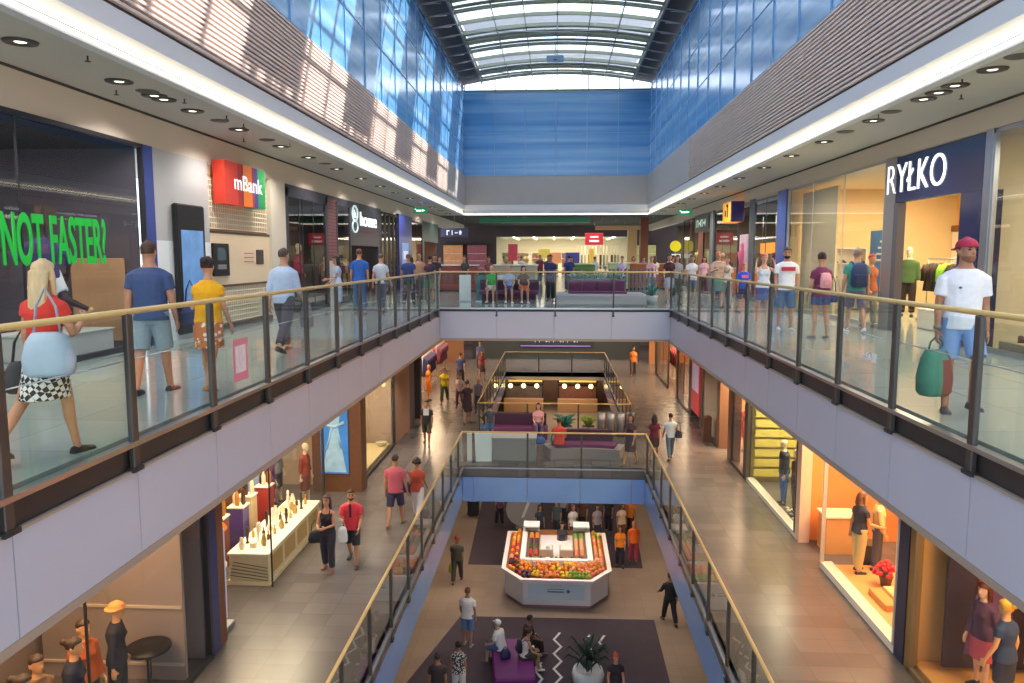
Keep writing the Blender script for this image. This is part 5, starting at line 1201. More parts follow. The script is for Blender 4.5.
for j, x in enumerate((-2.4, 1.7)):
    t = thing('market_stall', ['dark stall with three yellow lamps on the far ground floor, left one', 'dark stall with three yellow lamps on the far ground floor, right one'][j], 'stall', (x, 57.4, G))
    MB().cbox((0, .5, .95), (3.0, .9, 1.9), .02).build('back_unit', mat('#6a4034' if j else '#544844', .6, noise=.4, nscale=4), t); MB().cbox((0, 0, 2.4), (3.1, .5, .35), .02).build('header', M_BLACK, t); MB().cbox((0, -.3, .5), (3.0, .6, 1.0), .02).build('counter', mat('#a8805c', .5), t)
    MB().box(-1.4, 1.4, -.27, -.255, 2.28, 2.52).build('yellow_panel', mat('#c9b04a', .4, emit=.5), t)
    for k in (-1, 0, 1): o = MB().ball((k, -.35, 1.98), .17, 12, 8).build('lamp', mat('#ffe9a0', .4, emit=4), t); MB().tube([(k, -.35, 2.08), (k, -.2, 2.28)], .02, 6).build('lamp_arm', M_BLACK, t)
    for k in (-1.45, 1.45): MB().cbox((k, .0, 1.15), (.08, .08, 2.3), 0).build('post', M_BLACK, t)
lamp('AREA', (0, 54, -5.65), 600, (1, .8, .6), 8, sy=4); lamp('AREA', (0, 49, -1.3), 500, (1, .8, .66), 8, sy=4)
for s, x in ((-1, -8.0), (1, 8.0)):
    b = MB(); b.box(x, x+s*.2, YN, 60, G, -6.2); struct(b, wname(s), mat('#a89684', .6, noise=.1, nscale=.6))

# ================================================================== ground floor
DK = mat('#3e3038', .9, noise=.2, nscale=3); SQ = mat('#d8d4d2', .8)
b = MB(); b.prism([(-4.9, 16.3), (3.2, 16.3), (3.25, 23.75), (-3.05, 23.65)], 'z', G, G+.012); b.m = 1
def squig(x, y0, n, w=.11):
    pts = []
    for i in range(n+1): pts.append((x+w*(-1)**i*(1 if 0 < i < n else .6), y0-i*.42))
    for (a0, b0), (a1, b1) in zip(pts, pts[1:]):
        d = Vector((a1-a0, b1-b0)).normalized(); q = Vector((-d.y, d.x))*.035; e = d*.03
        b.prism([(a0+q.x-e.x, b0+q.y-e.y), (a0-q.x-e.x, b0-q.y-e.y), (a1-q.x+e.x, b1-q.y+e.y), (a1+q.x+e.x, b1+q.y+e.y)], 'z', G+.0125, G+.016)
squig(.12, 22.7, 8); squig(-.65, 22.6, 2); squig(-.42, 20.9, 3); squig(1.05, 22.6, 2); squig(1.5, 22.6, 2)
tag(b.build('floor_mat', [DK, SQ]), 'large dark mat with white zigzag lines on the ground floor', 'mat')
b = MB(); b.prism([(-3.3, 27.9), (3.35, 27.9), (3.7, 36), (-3.5, 36)], 'z', G, G+.012); tag(b.build('floor_mat', DK), 'dark mat behind the fruit kiosk on the ground floor', 'mat')

# fruit kiosk
t = thing('fruit_kiosk', 'white eight-sided kiosk counter heaped with fruit on the ground floor', 'kiosk', (.08, 0, G)); KW = mat('#eee9ea', .45); KX = .08
outer = [(-1.12, 24.42), (1.15, 24.42), (1.78, 25.3), (1.78, 28.7), (-1.78, 28.7), (-1.78, 25.3)]
def grow(p, e): return [(x*(1+e/1.78), 26.56+(y-26.56)*(1+e/2.15)) for x, y in p]
b = MB(); b.prism(outer, 'z', .1, .93); b.build('base', KW, t); b = MB(); b.prism(grow(outer, -.05), 'z', 0, .1); b.build('plinth', mat('#b0788a', .5), t)
rim_o, rim_i = grow(outer, .12), grow(outer, -.02); b = MB(); n = 6
b.loft_pts([[(x, y, z) for x, y in p] for p, z in ((rim_o, .93), (rim_o, 1.02), (rim_i, 1.02), (rim_i, .93), (rim_o, .93))], cap=False, smooth=False); b.build('counter_rim', mat('#f4e6e2', .35), t)
b = MB(); b.box(-.95, .95, 24.40, 24.415, .3, .82); b.build('front_panel', mat('#cfe0ea', .4), t)
b = MB(); b.box(-.3, .25, 24.39, 24.402, .56, .6).box(-.3, .25, 24.39, 24.402, .66, .675).ball((.4, 24.4, .6), .06, 10, 6, (1, .2, 1)); b.build('printed_mark', mat('#5a6a78', .5), t)
# sloped fruit bed: outer ring up to the inner rim
inner = [(-1.02, 25.35), (1.02, 25.35), (1.2, 25.5), (1.2, 28.65), (-1.2, 28.65), (-1.2, 25.5)]
b = MB(); b.loft_pts([[(x, y, .94) for x, y in rim_i], [(x, y, 1.16) for x, y in inner]], cap=False, smooth=False); b.build('fruit_bed', mat('#a8682c', .7), t)
def urim(b, x0, x1, y0, y1, w, z0, z1): b.box(x0-w, x0+w, y0, y1, z0, z1).box(x1-w, x1+w, y0, y1, z0, z1).box(x0+w, x1-w, y0-w, y0+w, z0, z1)
b = MB(); urim(b, -1.18, 1.18, 25.42, 28.65, .09, 1.12, 1.30); b.build('inner_rim', KW, t)
b = MB(); b.box(-1.09, 1.09, 25.51, 25.9, .94, 1.16).box(-1.09, -.62, 25.9, 28.6, .94, 1.16).box(.62, 1.09, 25.9, 28.6, .94, 1.16); b.build('inner_bed', mat('#7a6850', .6), t)
for s in (-1, 1):
    b = MB(); b.cbox((s*.95, 28.3, 1.5), (.62, .6, .06), .01); b.box(s*.95-.3, s*.95+.3, 28.55, 28.6, 1.16, 1.5); b.build('case_roof', KW, t)
    b = MB(); b.box(s*.95-.3, s*.95+.3, 28.02, 28.03, 1.18, 1.47); b.build('case_glass', CLEAR, t)
    b = MB(); b.cbox((s*.36, 26.6, 1.1), (.5, .5, .32), .02); b.build('cold_box', mat('#c9a890', .4), t)
    b = MB(); b.box(s*.36-.2, s*.36+.2, 26.4, 26.8, 1.262, 1.27); b.build('box_lid', mat('#efe3da', .4), t)
FC = {'orange': '#f58a1c', 'yellow': '#f7c52a', 'peach': '#f2a878', 'red': '#c8342a', 'green': '#7fa83a', 'plum': '#4a2440', 'dark_green': '#3a4a2a', 'salmon': '#ee8a5c'}
FN = {'orange': 'orange', 'yellow': 'lemon', 'peach': 'peach', 'red': 'apple', 'green': 'lime', 'plum': 'plum', 'dark_green': 'avocado', 'salmon': 'grapefruit'}
FL = {'orange': 'bright orange fruit', 'yellow': 'yellow lemon', 'peach': 'pale peach', 'red': 'red apple', 'green': 'green lime', 'plum': 'dark plum', 'dark_green': 'dark green avocado', 'salmon': 'salmon pink grapefruit'}
fp = {}
def fruit(c, x, y, z, r):
    key = c
    if key not in fp:
        b = MB(); b.lathe([(.02, -.96), (.45, -.88), (.8, -.6), (.98, -.1), (.95, .3), (.7, .72), (.3, .93), (.08, .9), (.05, .84)] if c not in ('yellow', 'dark_green') else [(.02, -1.25), (.2, -1.05), (.7, -.6), (.92, 0), (.7, .6), (.2, 1.05), (.02, 1.25)], (0, 0, 0), 12)
        o = b.build(FN[c], mat(FC[c], .45, noise=.15, nscale=3)); fp[key] = o
    else: o = fp[key].copy(); COL.objects.link(o)
    o.location = (x+KX, y, G+z); o.scale = (r, r, r); o.rotation_euler = (random.uniform(-.5, .5)+(1.4 if c in ('yellow', 'dark_green') else 0), random.uniform(-.5, .5), random.uniform(0, 6))
    tag(o, '%s in the heaps on the white fruit kiosk' % FL[c], FN[c], '%s heap on the kiosk' % FL[c])
def patch(x0, x1, cs, rows, f, step=.155):
    """fruit rows from the outer rim (row 0) up to the inner rim"""
    for r in range(rows):
        x = x0
        while x < x1:
            q = (r+.5)/rows; fruit(cs[min(r*len(cs)//rows, len(cs)-1)] if random.random() < .85 else random.choice(cs), *f(x, q), .066+random.uniform(-.006, .008)); x += step
FR = [(-1.3, 'plum', 'dark_green', 'red'), (-.85, 'plum', 'orange', 'orange'), (-.55, 'yellow', 'orange', 'orange'), (-.2, 'salmon', 'orange', 'peach'), (.1, 'orange', 'yellow', 'orange'), (.45, 'yellow', 'orange', 'yellow'), (.75, 'green', 'peach', 'peach'), (9, 'green', 'salmon', 'peach')]
for r in range(5):
    q = (r+.5)/5; y = 24.53+.80*q; hw = 1.02+.52*min(q*1.15, .9); n = int(2*hw/.135)
    for i in range(n+1):
        x = -hw+2*hw*i/n; row = next(p for p in FR if x <= p[0]+.001)
        c = row[1+min(2, r*3//5)]
        if random.random() < .18: c = random.choice(('orange', 'yellow', 'orange', 'salmon'))
        fruit(c, x+random.uniform(-.04, .04), y+random.uniform(-.05, .05)+max(0, abs(x)-1.1)*.9, 1.0+.22*q+random.uniform(0, .05), .076+random.uniform(-.008, .008))
for s, seq in ((-1, ['plum', 'red', 'red', 'orange', 'red', 'orange', 'orange', 'yellow', 'orange', 'yellow']), (1, ['peach', 'salmon', 'peach', 'peach', 'orange', 'salmon', 'orange', 'green', 'yellow'])):
    for i in range(21):
        for q in (.2, .62): fruit(seq[i*len(seq)//21] if random.random() < .8 else random.choice(('orange', 'peach', 'yellow')), s*(1.68-.42*q), 25.6+i*.145, 1.0+.2*q+random.uniform(0, .05), .078)
for s in (-1, 1):
    for i in range(5):
        for q in (.14, .36): u = (i+.5)/5; fruit(random.choice(('plum', 'red', 'orange') if s < 0 else ('peach', 'salmon', 'green')), s*(1.15+.63*u-q*.75), 24.45+.88*u+q*.5, 1.0+.2*q+random.uniform(0, .03), .078)
for i in range(12):
    for s, seq in ((-1, ['red', 'dark_green', 'plum', 'orange']), (1, ['salmon', 'peach', 'peach', 'green'])):
        for q in (0, 1): fruit(seq[i//3], s*(.72+.2*q), 26.0+i*.18, 1.22, .075)
for i in range(11): fruit(['dark_green', 'green', 'plum', 'orange'][i % 4], -.9+i*.18, 25.7, 1.22, .06)
t = thing('scale', 'small white weighing scale on the kiosk front', 'scale', (-.22, 25.62, G+1.16)); MB().cbox((0, 0, .05), (.16, .14, .1), .01).build('body', KW, t); MB().tube([(0, .05, .1), (0, .05, .42)], .012, 6).build('post', M_STEEL, t); MB().cbox((0, .05, .46), (.16, .04, .1), .01).build('display', mat('#dfe6ea', .4), t)
for i, (x, y) in enumerate(((-.75, 24.95), (.15, 25.0))):
    b = MB(); b.cbox((0, 0, .12), (.12, .012, .16), .002); b.tube([(0, .0, -.06), (0, 0, .05)], .006, 6); tag(b.build('price_card', mat('#f6f2ea', .5), loc=(x+KX, y, G+1.2)), ['white price card among the oranges, left on the kiosk front', 'white price card among the oranges, right on the kiosk front'][i], 'price card')

# purple bench, palm pot, bins
t = thing('purple_bench', 'bright purple padded bench on the zigzag mat', 'bench', (-1.15, 20.35, G), .12); MB().cbox((0, 0, .36), (1.15, 2.2, .2), .05).build('cushion', mat('#7a2470', .6, noise=.1, nscale=8), t); MB().cbox((0, 0, .15), (1.02, 2.05, .26), .02).build('base', mat('#4a2a48', .6), t); MB().cbox((0, 0, .02), (.9, 1.9, .04), 0).build('plinth', M_BLACK, t)
t = thing('potted_palm', 'dark leafy palm in a white round pot on the zigzag mat', 'plant', (.95, 19.9, G)); MB().lathe([(.28, 0), (.42, .1), (.45, .3), (.4, .46), (.36, .46), (.34, .36), (.001, .34)], (0, 0, 0), 24).build('pot', mat('#e6e4e2', .35), t)
b = MB()
for i in range(46):
    a = random.uniform(0, 2*PI); r = random.uniform(.25, .75); h = random.uniform(.8, 1.35); b.tube([(0, 0, .36), (r*.35*math.cos(a), r*.35*math.sin(a), h*.8), (r*.75*math.cos(a), r*.75*math.sin(a), h), (r*math.cos(a), r*math.sin(a), h*.82)], [.012, .03, .045, .004], 5, flat=.25)
b.build('leaves', mat('#2f3f34', .5, noise=.4, nscale=6), t)
t = thing('waste_bin', 'dark waste bin at the left under the blue glass edge', 'bin', (-3.7, 33.6, G)); MB().cbox((0, 0, .45), (.5, .5, .9), .04).build('body', mat('#2e3038', .5), t); MB().cbox((0, 0, .93), (.54, .54, .06), .02).build('lid', M_BLACK, t); MB().box(-.15, .15, -.26, -.25, .68, .8).build('slot', M_STEEL, t)
t = thing('round_sign', 'pale round sign disc with a white stroke behind the kiosk', 'sign', (-1.3, 31.2, G)); o = MB().lathe([(.75, -.04), (.75, .04)], (0, 0, 0), 28, False).build('disc', mat('#a9a4a2', .5), t); o.location = (0, 0, 1.1); o.rotation_euler = (PI/2, 0, 0); MB().prism([(-.1, .75), (.02, .75), (.3, 1.5), (.18, 1.5)], 'y', -.06, -.041).build('white_stroke', mat('#f2f0ee', .5), t); MB().cbox((0, 0, .15), (.7, .5, .3), .02).build('foot', M_DARK, t)

# ================================================================== upper bridge and the hall beyond
t = thing('bridge_bench', 'dark plum bench on the upper bridge with three women on it', 'bench', (-1.65, 26.9, 0)); MB().cbox((0, 0, .38), (2.1, .6, .14), .03).build('seat', PUR, t); MB().cbox((0, 0, .16), (1.9, .45, .3), .01).build('base', PURD, t)
MB().cbox((.0, .28, .62), (2.1, .08, .4), .02).build('backrest', PURD, t)
t = thing('planter_bench', 'grey planter island with plum seat panels on the upper bridge', 'bench', (1.5, 26.1, 0)); MB().cbox((0, 0, .2), (3.0, 1.7, .4), .06).build('base', mat('#a8a4aa', .45), t); MB().cbox((0, 0, .03), (2.8, 1.5, .06), 0).build('plinth', M_BLACK, t)
MB().cbox((-.1, .35, .62), (1.95, .7, .5), .03).build('plant_box', mat('#5a5660', .5), t)
for k in range(4): MB().cbox((-.82+.48*k, -.03, .62), (.45, .08, .42), .02).build('back_cushion', PUR, t)
MB().cbox((-.1, -.35, .43), (1.95, .55, .08), .02).build('seat_cushion', PUR, t)
b = MB()
for i in range(70):
    x = random.uniform(-1.0, .8); a = random.uniform(0, 6.28); b.tube([(x, .35, .86), (x+.08*math.cos(a), .35+.1*math.sin(a), 1.0), (x+.2*math.cos(a), .35+.22*math.sin(a), 1.06+random.uniform(-.08, .12))], [.01, .04, .004], 5, flat=.3)
b.build('plants', mat('#86b0a0', .5, noise=.3, nscale=8), t)
for i in range(3):
    t = thing('roll_up_banner', ['white roll-up banner at the left end of the upper bridge', 'teal roll-up banner between two white ones on the upper bridge', 'white roll-up banner nearest the three seated women'][i], 'banner', (-3.3+.62*i, 27.6, 0)); MB().cbox((0, 0, .5), (.42, .02, .95), .003).build('print', mat(['#dfe6e8', '#3f7a80', '#e6e8ea'][i], .5), t); MB().cbox((0, 0, .02), (.46, .2, .04), .01).build('foot', M_STEEL, t)
t = thing('slatted_screen', 'grey slatted screen at the right end of the upper bridge', 'screen', (2.75, 28.2, 0)); MB().cbox((0, 0, .03), (1.7, .3, .06), .01).build('base', M_DARK, t)
for k in range(12): MB().cbox((-.78+.142*k, 0, .62), (.07, .06, 1.12), .004).build('slat', mat('#6a666e', .5), t)
leafy('potted_plant', 'bluish plant in a pale tub right of the planter island', (3.3, 26.4, 0), .22, .45, .3, 30, '#5a8a86', '#b9bcc0')
# display islands in the hall
def island(label, x, y, w, d, h, c1, c2):
    t = thing('display_island', label, 'counter', (x, y, 0)); MB().cbox((0, 0, h/2), (w, d, h), .02).build('body', mat(c1, .5), t); MB().cbox((0, 0, h+.03), (w+.1, d+.1, .06), .01).build('top_board', mat(c2, .4), t); MB().cbox((0, 0, .04), (w+.02, d+.02, .08), 0).build('plinth', M_BLACK, t)
    b = MB(); b.box(-w/2+.1, w/2-.1, -d/2-.006, -d/2-.001, h*.3, h*.8); b.build('front_panel', mat(tint(c1, .8), .5), t)
for a in (('red and white display island on the left of the far hall', -4.6, 36, 1.8, .9, 1.2, '#9a4a44', '#efe6e0'), ('cream display island with light top before the far store', -2.1, 37, 2.4, 1.0, 1.2, '#c9b89a', '#f2e8d8'), ('green topped stand in the middle of the far hall', 1.3, 37.5, 1.2, .8, 1.25, '#6a8a4a', '#cfe0a0'), ('pale green counter in the right half of the far hall', 3.1, 38, 1.0, .8, 1.3, '#b8c890', '#dfe8c0'), ('brown wooden counter at the right of the far hall', 4.6, 39, 2.2, .9, 1.25, '#9a5a34', '#c98a58')): island(*a)
b = MB(); b.box(-14, -5, 64, 64.3, 0, CZ).box(6, 14, 64, 64.3, 0, CZ).box(-5, 6, 64, 64.3, 3.3, CZ); struct(b, 'wall_back', mat('#4f4042', .7, noise=.3, nscale=.7))
b = MB(); b.box(-14, 14, 75.5, 75.8, 0, CZ); struct(b, 'wall_back', mat('#d8c8a8', .6)); b = MB(); b.box(-14, 14, 48.2, 75.5, CZ-.02, CZ-.005); struct(b, 'ceiling', mat('#4a4a48', .8))
b = MB(); b.box(-5, 6, 64.3, 75.5, 3.35, 3.4); struct(b, 'ceiling', mat('#e6ddcc', .7))
TRIM[0] += 1; b = MB(); b.box(-5.0, 2.2, 50.0, 50.6, 3.85, 4.2); struct(b, 'trim_%d' % TRIM[0], mat('#2f7a5c', .4, emit=.12))
TRIM[0] += 1; b = MB(); b.box(2.6, 5.8, 50.5, 51.2, 3.4, 3.66); struct(b, 'trim_%d' % TRIM[0], mat('#e0b07a', .5)); TRIM[0] += 1; b = MB(); b.box(4.7, 5.3, 50.6, 51.1, 0, 3.4); struct(b, 'trim_%d' % TRIM[0], mat('#dcb478', .5)); TRIM[0] += 1; b = MB(); b.box(5.5, 6.0, 50.4, 51.2, 0, 4.2); struct(b, 'trim_%d' % TRIM[0], mat('#8a4a34', .5))
for i in range(6):
    t = thing('ceiling_tube', 'long white tube light in the far store', 'ceiling light', (-3.6+1.7*i, 69.5, 3.3), 0, 'tube lights of the far store'); MB().cbox((0, 0, 0), (.14, 9, .06), .005).build('tube', mat('#fff4dc', .5, emit=5), t); MB().cbox((0, 0, .04), (.2, 9.1, .03), 0).build('housing', M_WHITE, t)
lamp('AREA', (.5, 69, 3.2), 900, (1, .9, .74), 8, sy=8); lamp('AREA', (0, 56, 4.1), 320, (1, .86, .7), 9, sy=4)
for i in range(26):
    dup(d0, (-6.2+12.4*((i*5) % 13)/12, 49.5+(i % 6)*2.3, CZ-.02), 0, 'small bright spot lamp in the dark ceiling of the far hall', 'spot lamps of the far hall')
t = thing('hanging_sign', 'red square sign hanging over the far store entrance', 'sign', (2.75, 55.8, 2.5)); MB().cbox((0, 0, .42), (1.3, .12, .85), .02).build('board', mat('#c8283c', .4, emit=.4), t); MB().box(-.35, .35, -.065, -.06, .2, .34).box(-.3, .3, -.065, -.06, .5, .62).build('white_marks', mat('#fff0f0', .4, emit=.5), t); MB().tube([(0, 0, .84), (0, 0, 1.7)], .02, 6).build('rod', M_BLACK, t)
for i, (x, z, w, h, c, lab) in enumerate(((-1.0, 1.5, 1.0, .8, '#e2c65a', 'yellow board in the far store entrance'), (.0, 1.1, .9, .9, '#ec9a6a', 'salmon board right of the yellow one in the far store'), (1.4, .9, 1.2, 1.1, '#44448a', 'deep blue board in the far store entrance'), (3.0, .6, .4, 1.7, '#f0c04a', 'slim amber board in the far store'), (-3.6, 1.3, .8, 1.4, '#a83a4a', 'red board on the dark wall left of the far store'))):
    t = thing('display_board', lab, 'board', (x, 65.2 if i < 4 else 63.9, 0)); MB().cbox((0, 0, z+h/2), (w, .08, h), .01).build('print', mat(c, .5, emit=.3), t); MB().tube([(0, .05, 0), (0, .05, z+h*.5)], .03, 6).build('post', M_BLACK, t); MB().cbox((0, .05, .02), (.5, .4, .04), 0).build('foot', M_BLACK, t)
for i in range(5):
    lab = ['first', 'second', 'third', 'fourth', 'fifth'][i]
    shelf_unit((-4.2+1.3*i, 67+.8*(i % 2), 0), 0, 1.0, .4, 2.0, 5, 'cream shelf unit, %s from the left inside the far store' % lab, '#d8ccb8')
    goods_on((-4.2+1.3*i, 67+.8*(i % 2), 0), 0, 1.0, .4, 2.0, 5, ['#c8503a', '#d8c030', '#4a6ab0', '#6a9a50', '#e8e0d4', '#8a4a6a'], 'box', 'small box on the %s cream shelf unit of the far store' % lab, 'boxes on the %s cream shelf' % lab, 4, .17)
for i in range(12):
    t = thing('pillar_stand', 'slim pale rack post in the right part of the far store', 'rack', (1.9+.32*i, 66+(i % 3)*.7, 0), 0, 'rack posts of the far store'); MB().cbox((0, 0, 1.3), (.09, .09, 2.6), .01).build('post', mat('#d8ccb0', .5), t); MB().cbox((0, 0, .03), (.2, .3, .06), 0).build('foot', M_DARK, t); MB().cbox((0, -.06, 1.2), (.2, .05, 1.2), .01).build('hung_goods', mat(['#5a4a40', '#7a8a6a', '#b0a088'][i % 3], .7), t)
# notices on the balustrade glass
t = thing('glass_notice', 'small pink and white notice stuck on the left balustrade glass', 'notice', (UL+.012, 8.55, .16)); MB().box(0, .003, 0, .42, 0, .5).build('pink_sheet', mat('#e08aa0', .5), t); MB().box(.003, .004, .06, .36, .1, .42).build('white_print', mat('#f4dfe4', .5, noise=.3, nscale=14), t)
b = MB(); b.box(0, .003, -.12, .0, 0, .1).box(0, .003, .04, .09, .02, .08).box(0, .003, .12, .16, .02, .1).box(0, .003, .19, .3, .02, .05); tag(b.build('glass_mark', mat('#eef2f4', .5), loc=(UR-.016, 8.9, .42)), 'small white printed mark on the right balustrade glass', 'mark')

# lit shop windows in the dark far wall, and small tables in the hall
for i, (x, c, lab) in enumerate(((-8.6, '#c98a5a', 'amber lit display case against the dark far wall, left one'), (-6.6, '#8a4a52', 'rose lit display case against the dark far wall, next to the store'), (7.4, '#b8b070', 'olive lit display case against the far wall right of the store'))):
    t = thing('display_case', lab, 'display case', (x, 63.5, 0)); MB().cbox((0, .2, 1.3), (1.6, .3, 2.6), .02).build('cabinet', mat(c, .5, emit=.25, noise=.4, nscale=3), t); MB().cbox((0, .1, .2), (1.7, .55, .4), .02).build('base', M_DARK, t); MB().cbox((0, .1, 2.65), (1.7, .55, .12), .01).build('top_board', M_DARK, t)
    for k in range(3): MB().cbox((0, .0, .7+.6*k), (1.5, .12, .03), 0).build('shelf', M_WHITE, t)
for i, (x, y) in enumerate(((-3.6, 46.5), (-1.8, 49), (1.0, 47), (3.2, 49.5), (4.8, 46.8))):
    t = thing('round_table', ['small pale round table at the left of the far hall', 'small pale round table left of the middle of the far hall', 'small pale round table in the middle of the far hall', 'small pale round table right of the middle of the far hall', 'small pale round table at the right of the far hall'][i], 'table', (x, y, 0)); MB().lathe([(.5, 1.02), (.52, 1.04), (.5, 1.06), (.001, 1.06)], (0, 0, 0), 20).build('table_top', mat('#dcd2c4', .4), t); MB().lathe([(.04, .02), (.04, 1.02)], (0, 0, 0), 10).build('column', M_STEEL, t); MB().lathe([(.3, 0), (.3, .02), (.05, .04)], (0, 0, 0), 16).build('foot', M_STEEL, t)

# ================================================================== people, upper level
W1 = ((20, 4), (-16, 16)); W2 = ((-14, 14), (18, 4)); ST = ((3, 2), (-4, 5)); SITL = ((84, 84), (88, 80))
A1 = ((-16, 7, 10, 4), (18, 8, 14, 4)); A2 = ((16, 8, 14, 4), (-14, 7, 10, 4)); AH = ((4, 7, 10, 4), (-4, 7, 12, 4))
def handbag(label, loc, rz, w, d, h, c, strap=.25, flap=None, cat='bag', soft=True, vox=.012):
    t = thing('handbag', label, cat, loc, rz); m = mat(c, .6, noise=.15, nscale=7, bump=.1); b = MB()
    rows = []
    for q, a in ((0, .80), (.08, 1.0), (.4, 1.05), (.8, .86), (1, .6)):
        rows.append([(math.copysign(abs(math.cos(2*PI*j/16))**.6, math.cos(2*PI*j/16))*w/2*a, math.copysign(abs(math.sin(2*PI*j/16))**.7, math.sin(2*PI*j/16))*d/2*(a if soft else 1), h*q) for j in range(16)])
    b.loft_pts(rows)
    if flap: b.mi = [1 if sum(b.v[i][0] for i in f)/len(f) > w*.12 else 0 for f in b.f]
    b.build('body', [m, mat(flap, .6, noise=.15, nscale=7)] if flap else m, t)
    if strap:
        b = MB(); b.tube([(-w*.28, 0, h*.94), (-w*.2, 0, h+strap*.6), (0, 0, h+strap), (w*.2, 0, h+strap*.6), (w*.28, 0, h*.94)], .011, 6); b.build('strap', mat(tint(c, .8), .6), t)
    return t
def backpack(label, pi, c, c2, w=.30, h=.44, d=.16):
    """rucksack on the back of a person"""
    k = pi['k']; p = pi['Mw'] @ pi['Lp']((0, -.155*k, pi['hz']+.26*k)); rz = pi['Mw'].to_euler().z
    t = thing('backpack', label, 'backpack', p, rz); b = MB()
    rows = [[(math.copysign(abs(math.cos(2*PI*j/16))**.6, math.cos(2*PI*j/16))*w/2*a, -d*.3+math.copysign(abs(math.sin(2*PI*j/16))**.7, math.sin(2*PI*j/16))*d/2*a, h*q) for j in range(16)] for q, a in ((-.5, .8), (-.42, 1), (.1, 1), (.38, .85), (.5, .5))]
    b.loft_pts(rows).build('body', mat(c, .7, noise=.15, nscale=9), t)
    b = MB(); b.cbox((0, -d*.85, -h*.18), (w*.72, d*.35, h*.42), .02); b.build('front_pocket', mat(c2, .7), t)
    for s in (-1, 1):
        b = MB(); b.tube([(s*w*.3, .02, h*.42), (s*w*.36, .10, h*.56), (s*w*.4, .21, h*.5), (s*w*.42, .305, h*.2), (s*w*.45, .22, -h*.2), (s*w*.42, .05, -h*.38)], .018, 6, flat=.5); b.build('shoulder_strap', mat(c2, .7), t)
def check_mat(name, c1, c2, s):
    if name in MATS: return MATS[name]
    m = bpy.data.materials.new(name); m.use_nodes = True; nt = m.node_tree; b = nt.nodes['Principled BSDF']; b.inputs['Roughness'].default_value = .8
    tc = nt.nodes.new('ShaderNodeTexCoord'); c = nt.nodes.new('ShaderNodeTexChecker'); c.inputs['Scale'].default_value = s; c.inputs['Color1'].default_value = lin(c1); c.inputs['Color2'].default_value = lin(c2)
    mp = nt.nodes.new('ShaderNodeMapping'); mp.inputs['Rotation'].default_value = (0, .785, .5); nt.links.new(tc.outputs['Object'], mp.inputs[0]); nt.links.new(mp.outputs[0], c.inputs['Vector']); nt.links.new(c.outputs['Color'], b.inputs['Base Color']); MATS[name] = m; return m
def spot_mat(name, c1, c2, s, th=.5):
    if name in MATS: return MATS[name]
    m = bpy.data.materials.new(name); m.use_nodes = True; nt = m.node_tree; b = nt.nodes['Principled BSDF']; b.inputs['Roughness'].default_value = .8
    tc = nt.nodes.new('ShaderNodeTexCoord'); v = nt.nodes.new('ShaderNodeTexVoronoi'); v.inputs['Scale'].default_value = s; r = nt.nodes.new('ShaderNodeValToRGB'); r.color_ramp.interpolation = 'CONSTANT'; e = r.color_ramp.elements
    e[0].color = lin(c2); e[1].position = th; e[1].color = lin(c1); nt.links.new(tc.outputs['Object'], v.inputs['Vector']); nt.links.new(v.outputs['Distance'], r.inputs[0]); nt.links.new(r.outputs[0], b.inputs['Base Color']); MATS[name] = m; return m
def stripe_mat(name, c1, c2, s):
    if name in MATS: return MATS[name]
    m = bpy.data.materials.new(name); m.use_nodes = True; nt = m.node_tree; b = nt.nodes['Principled BSDF']; b.inputs['Roughness'].default_value = .8
    tc = nt.nodes.new('ShaderNodeTexCoord'); v = nt.nodes.new('ShaderNodeTexWave'); v.bands_direction = 'Z'; v.inputs['Scale'].default_value = s; r = nt.nodes.new('ShaderNodeValToRGB'); r.color_ramp.interpolation = 'CONSTANT'; e = r.color_ramp.elements
    e[0].color = lin(c1); e[1].position = .5; e[1].color = lin(c2); nt.links.new(tc.outputs['Object'], v.inputs['Vector']); nt.links.new(v.outputs['Fac'], r.inputs[0]); nt.links.new(r.outputs[0], b.inputs['Base Color']); MATS[name] = m; return m

# left walkway, nearest first
p = person('blonde woman in red top walking away past the dark sports shop', (-4.1, 5.85, 0), -6, 1.62, 'f', ((-24, 16), (12, 2)), ((0, 8, 20, 4), (14, 16, 105, 30)), 3, (10, 4), '#c08a68', ('long', '#cdb184', .42), ('tee', '#d23a2e', .4), ('skirt', check_mat('white_lattice_on_black', '#23232a', '#e4e2dc', 26), .92), '#2c2624', .008, curl=(.6, 1.1))
q = p['Mw'] @ Vector((.20, -.20, .70)); handbag('large pale blue shoulder bag carried by the blonde woman in red', q, .15, .36, .20, .34, '#b9c9d8', .34)
t = thing('bag_strap', 'pale shoulder strap of the large bag over the blonde woman', 'strap', (0, 0, 0)) if 0 else None
q2 = p['Mw'] @ Vector((-.22, .02, .52)); handbag('black and white patterned tote held low by the blonde woman', q2, .9, .30, .12, .26, '#3a3638', .26, '#d8d4d0')
person('man in navy tee and grey shorts walking away along the left walkway', (-4.8, 8.75, 0), 6, 1.83, 'm', ((-10, 8), (12, 4)), ((-6, 9, 10, 4), (6, 9, 16, 4)), 2, (0, 3), '#b98468', ('short', '#4a2f26'), ('tee', '#3c4f78', .6), ('shorts', '#8fa0a8', .95), '#2f3036', .009, build=1.06)
p = person('woman in yellow top with dark bun walking away before the bank', (-4.22, 9.0, 0), -4, 1.64, 'f', ((12, 3), (-14, 14)), ((-4, 10, 14, 6), (10, 10, 22, 4)), 3, (8, 2), '#c49274', ('bun', '#2c1f1c'), ('loose', '#eaa914', .4), ('skirt', spot_mat('floral_print', '#c9743a', '#f3e4d4', 16, .35), .82), '#b98a54', .009)
handbag('small dark blue bag at the hip of the woman in yellow', p['Mw'] @ Vector((-.22, .0, .80)), .1, .24, .12, .24, '#343a63', .30)
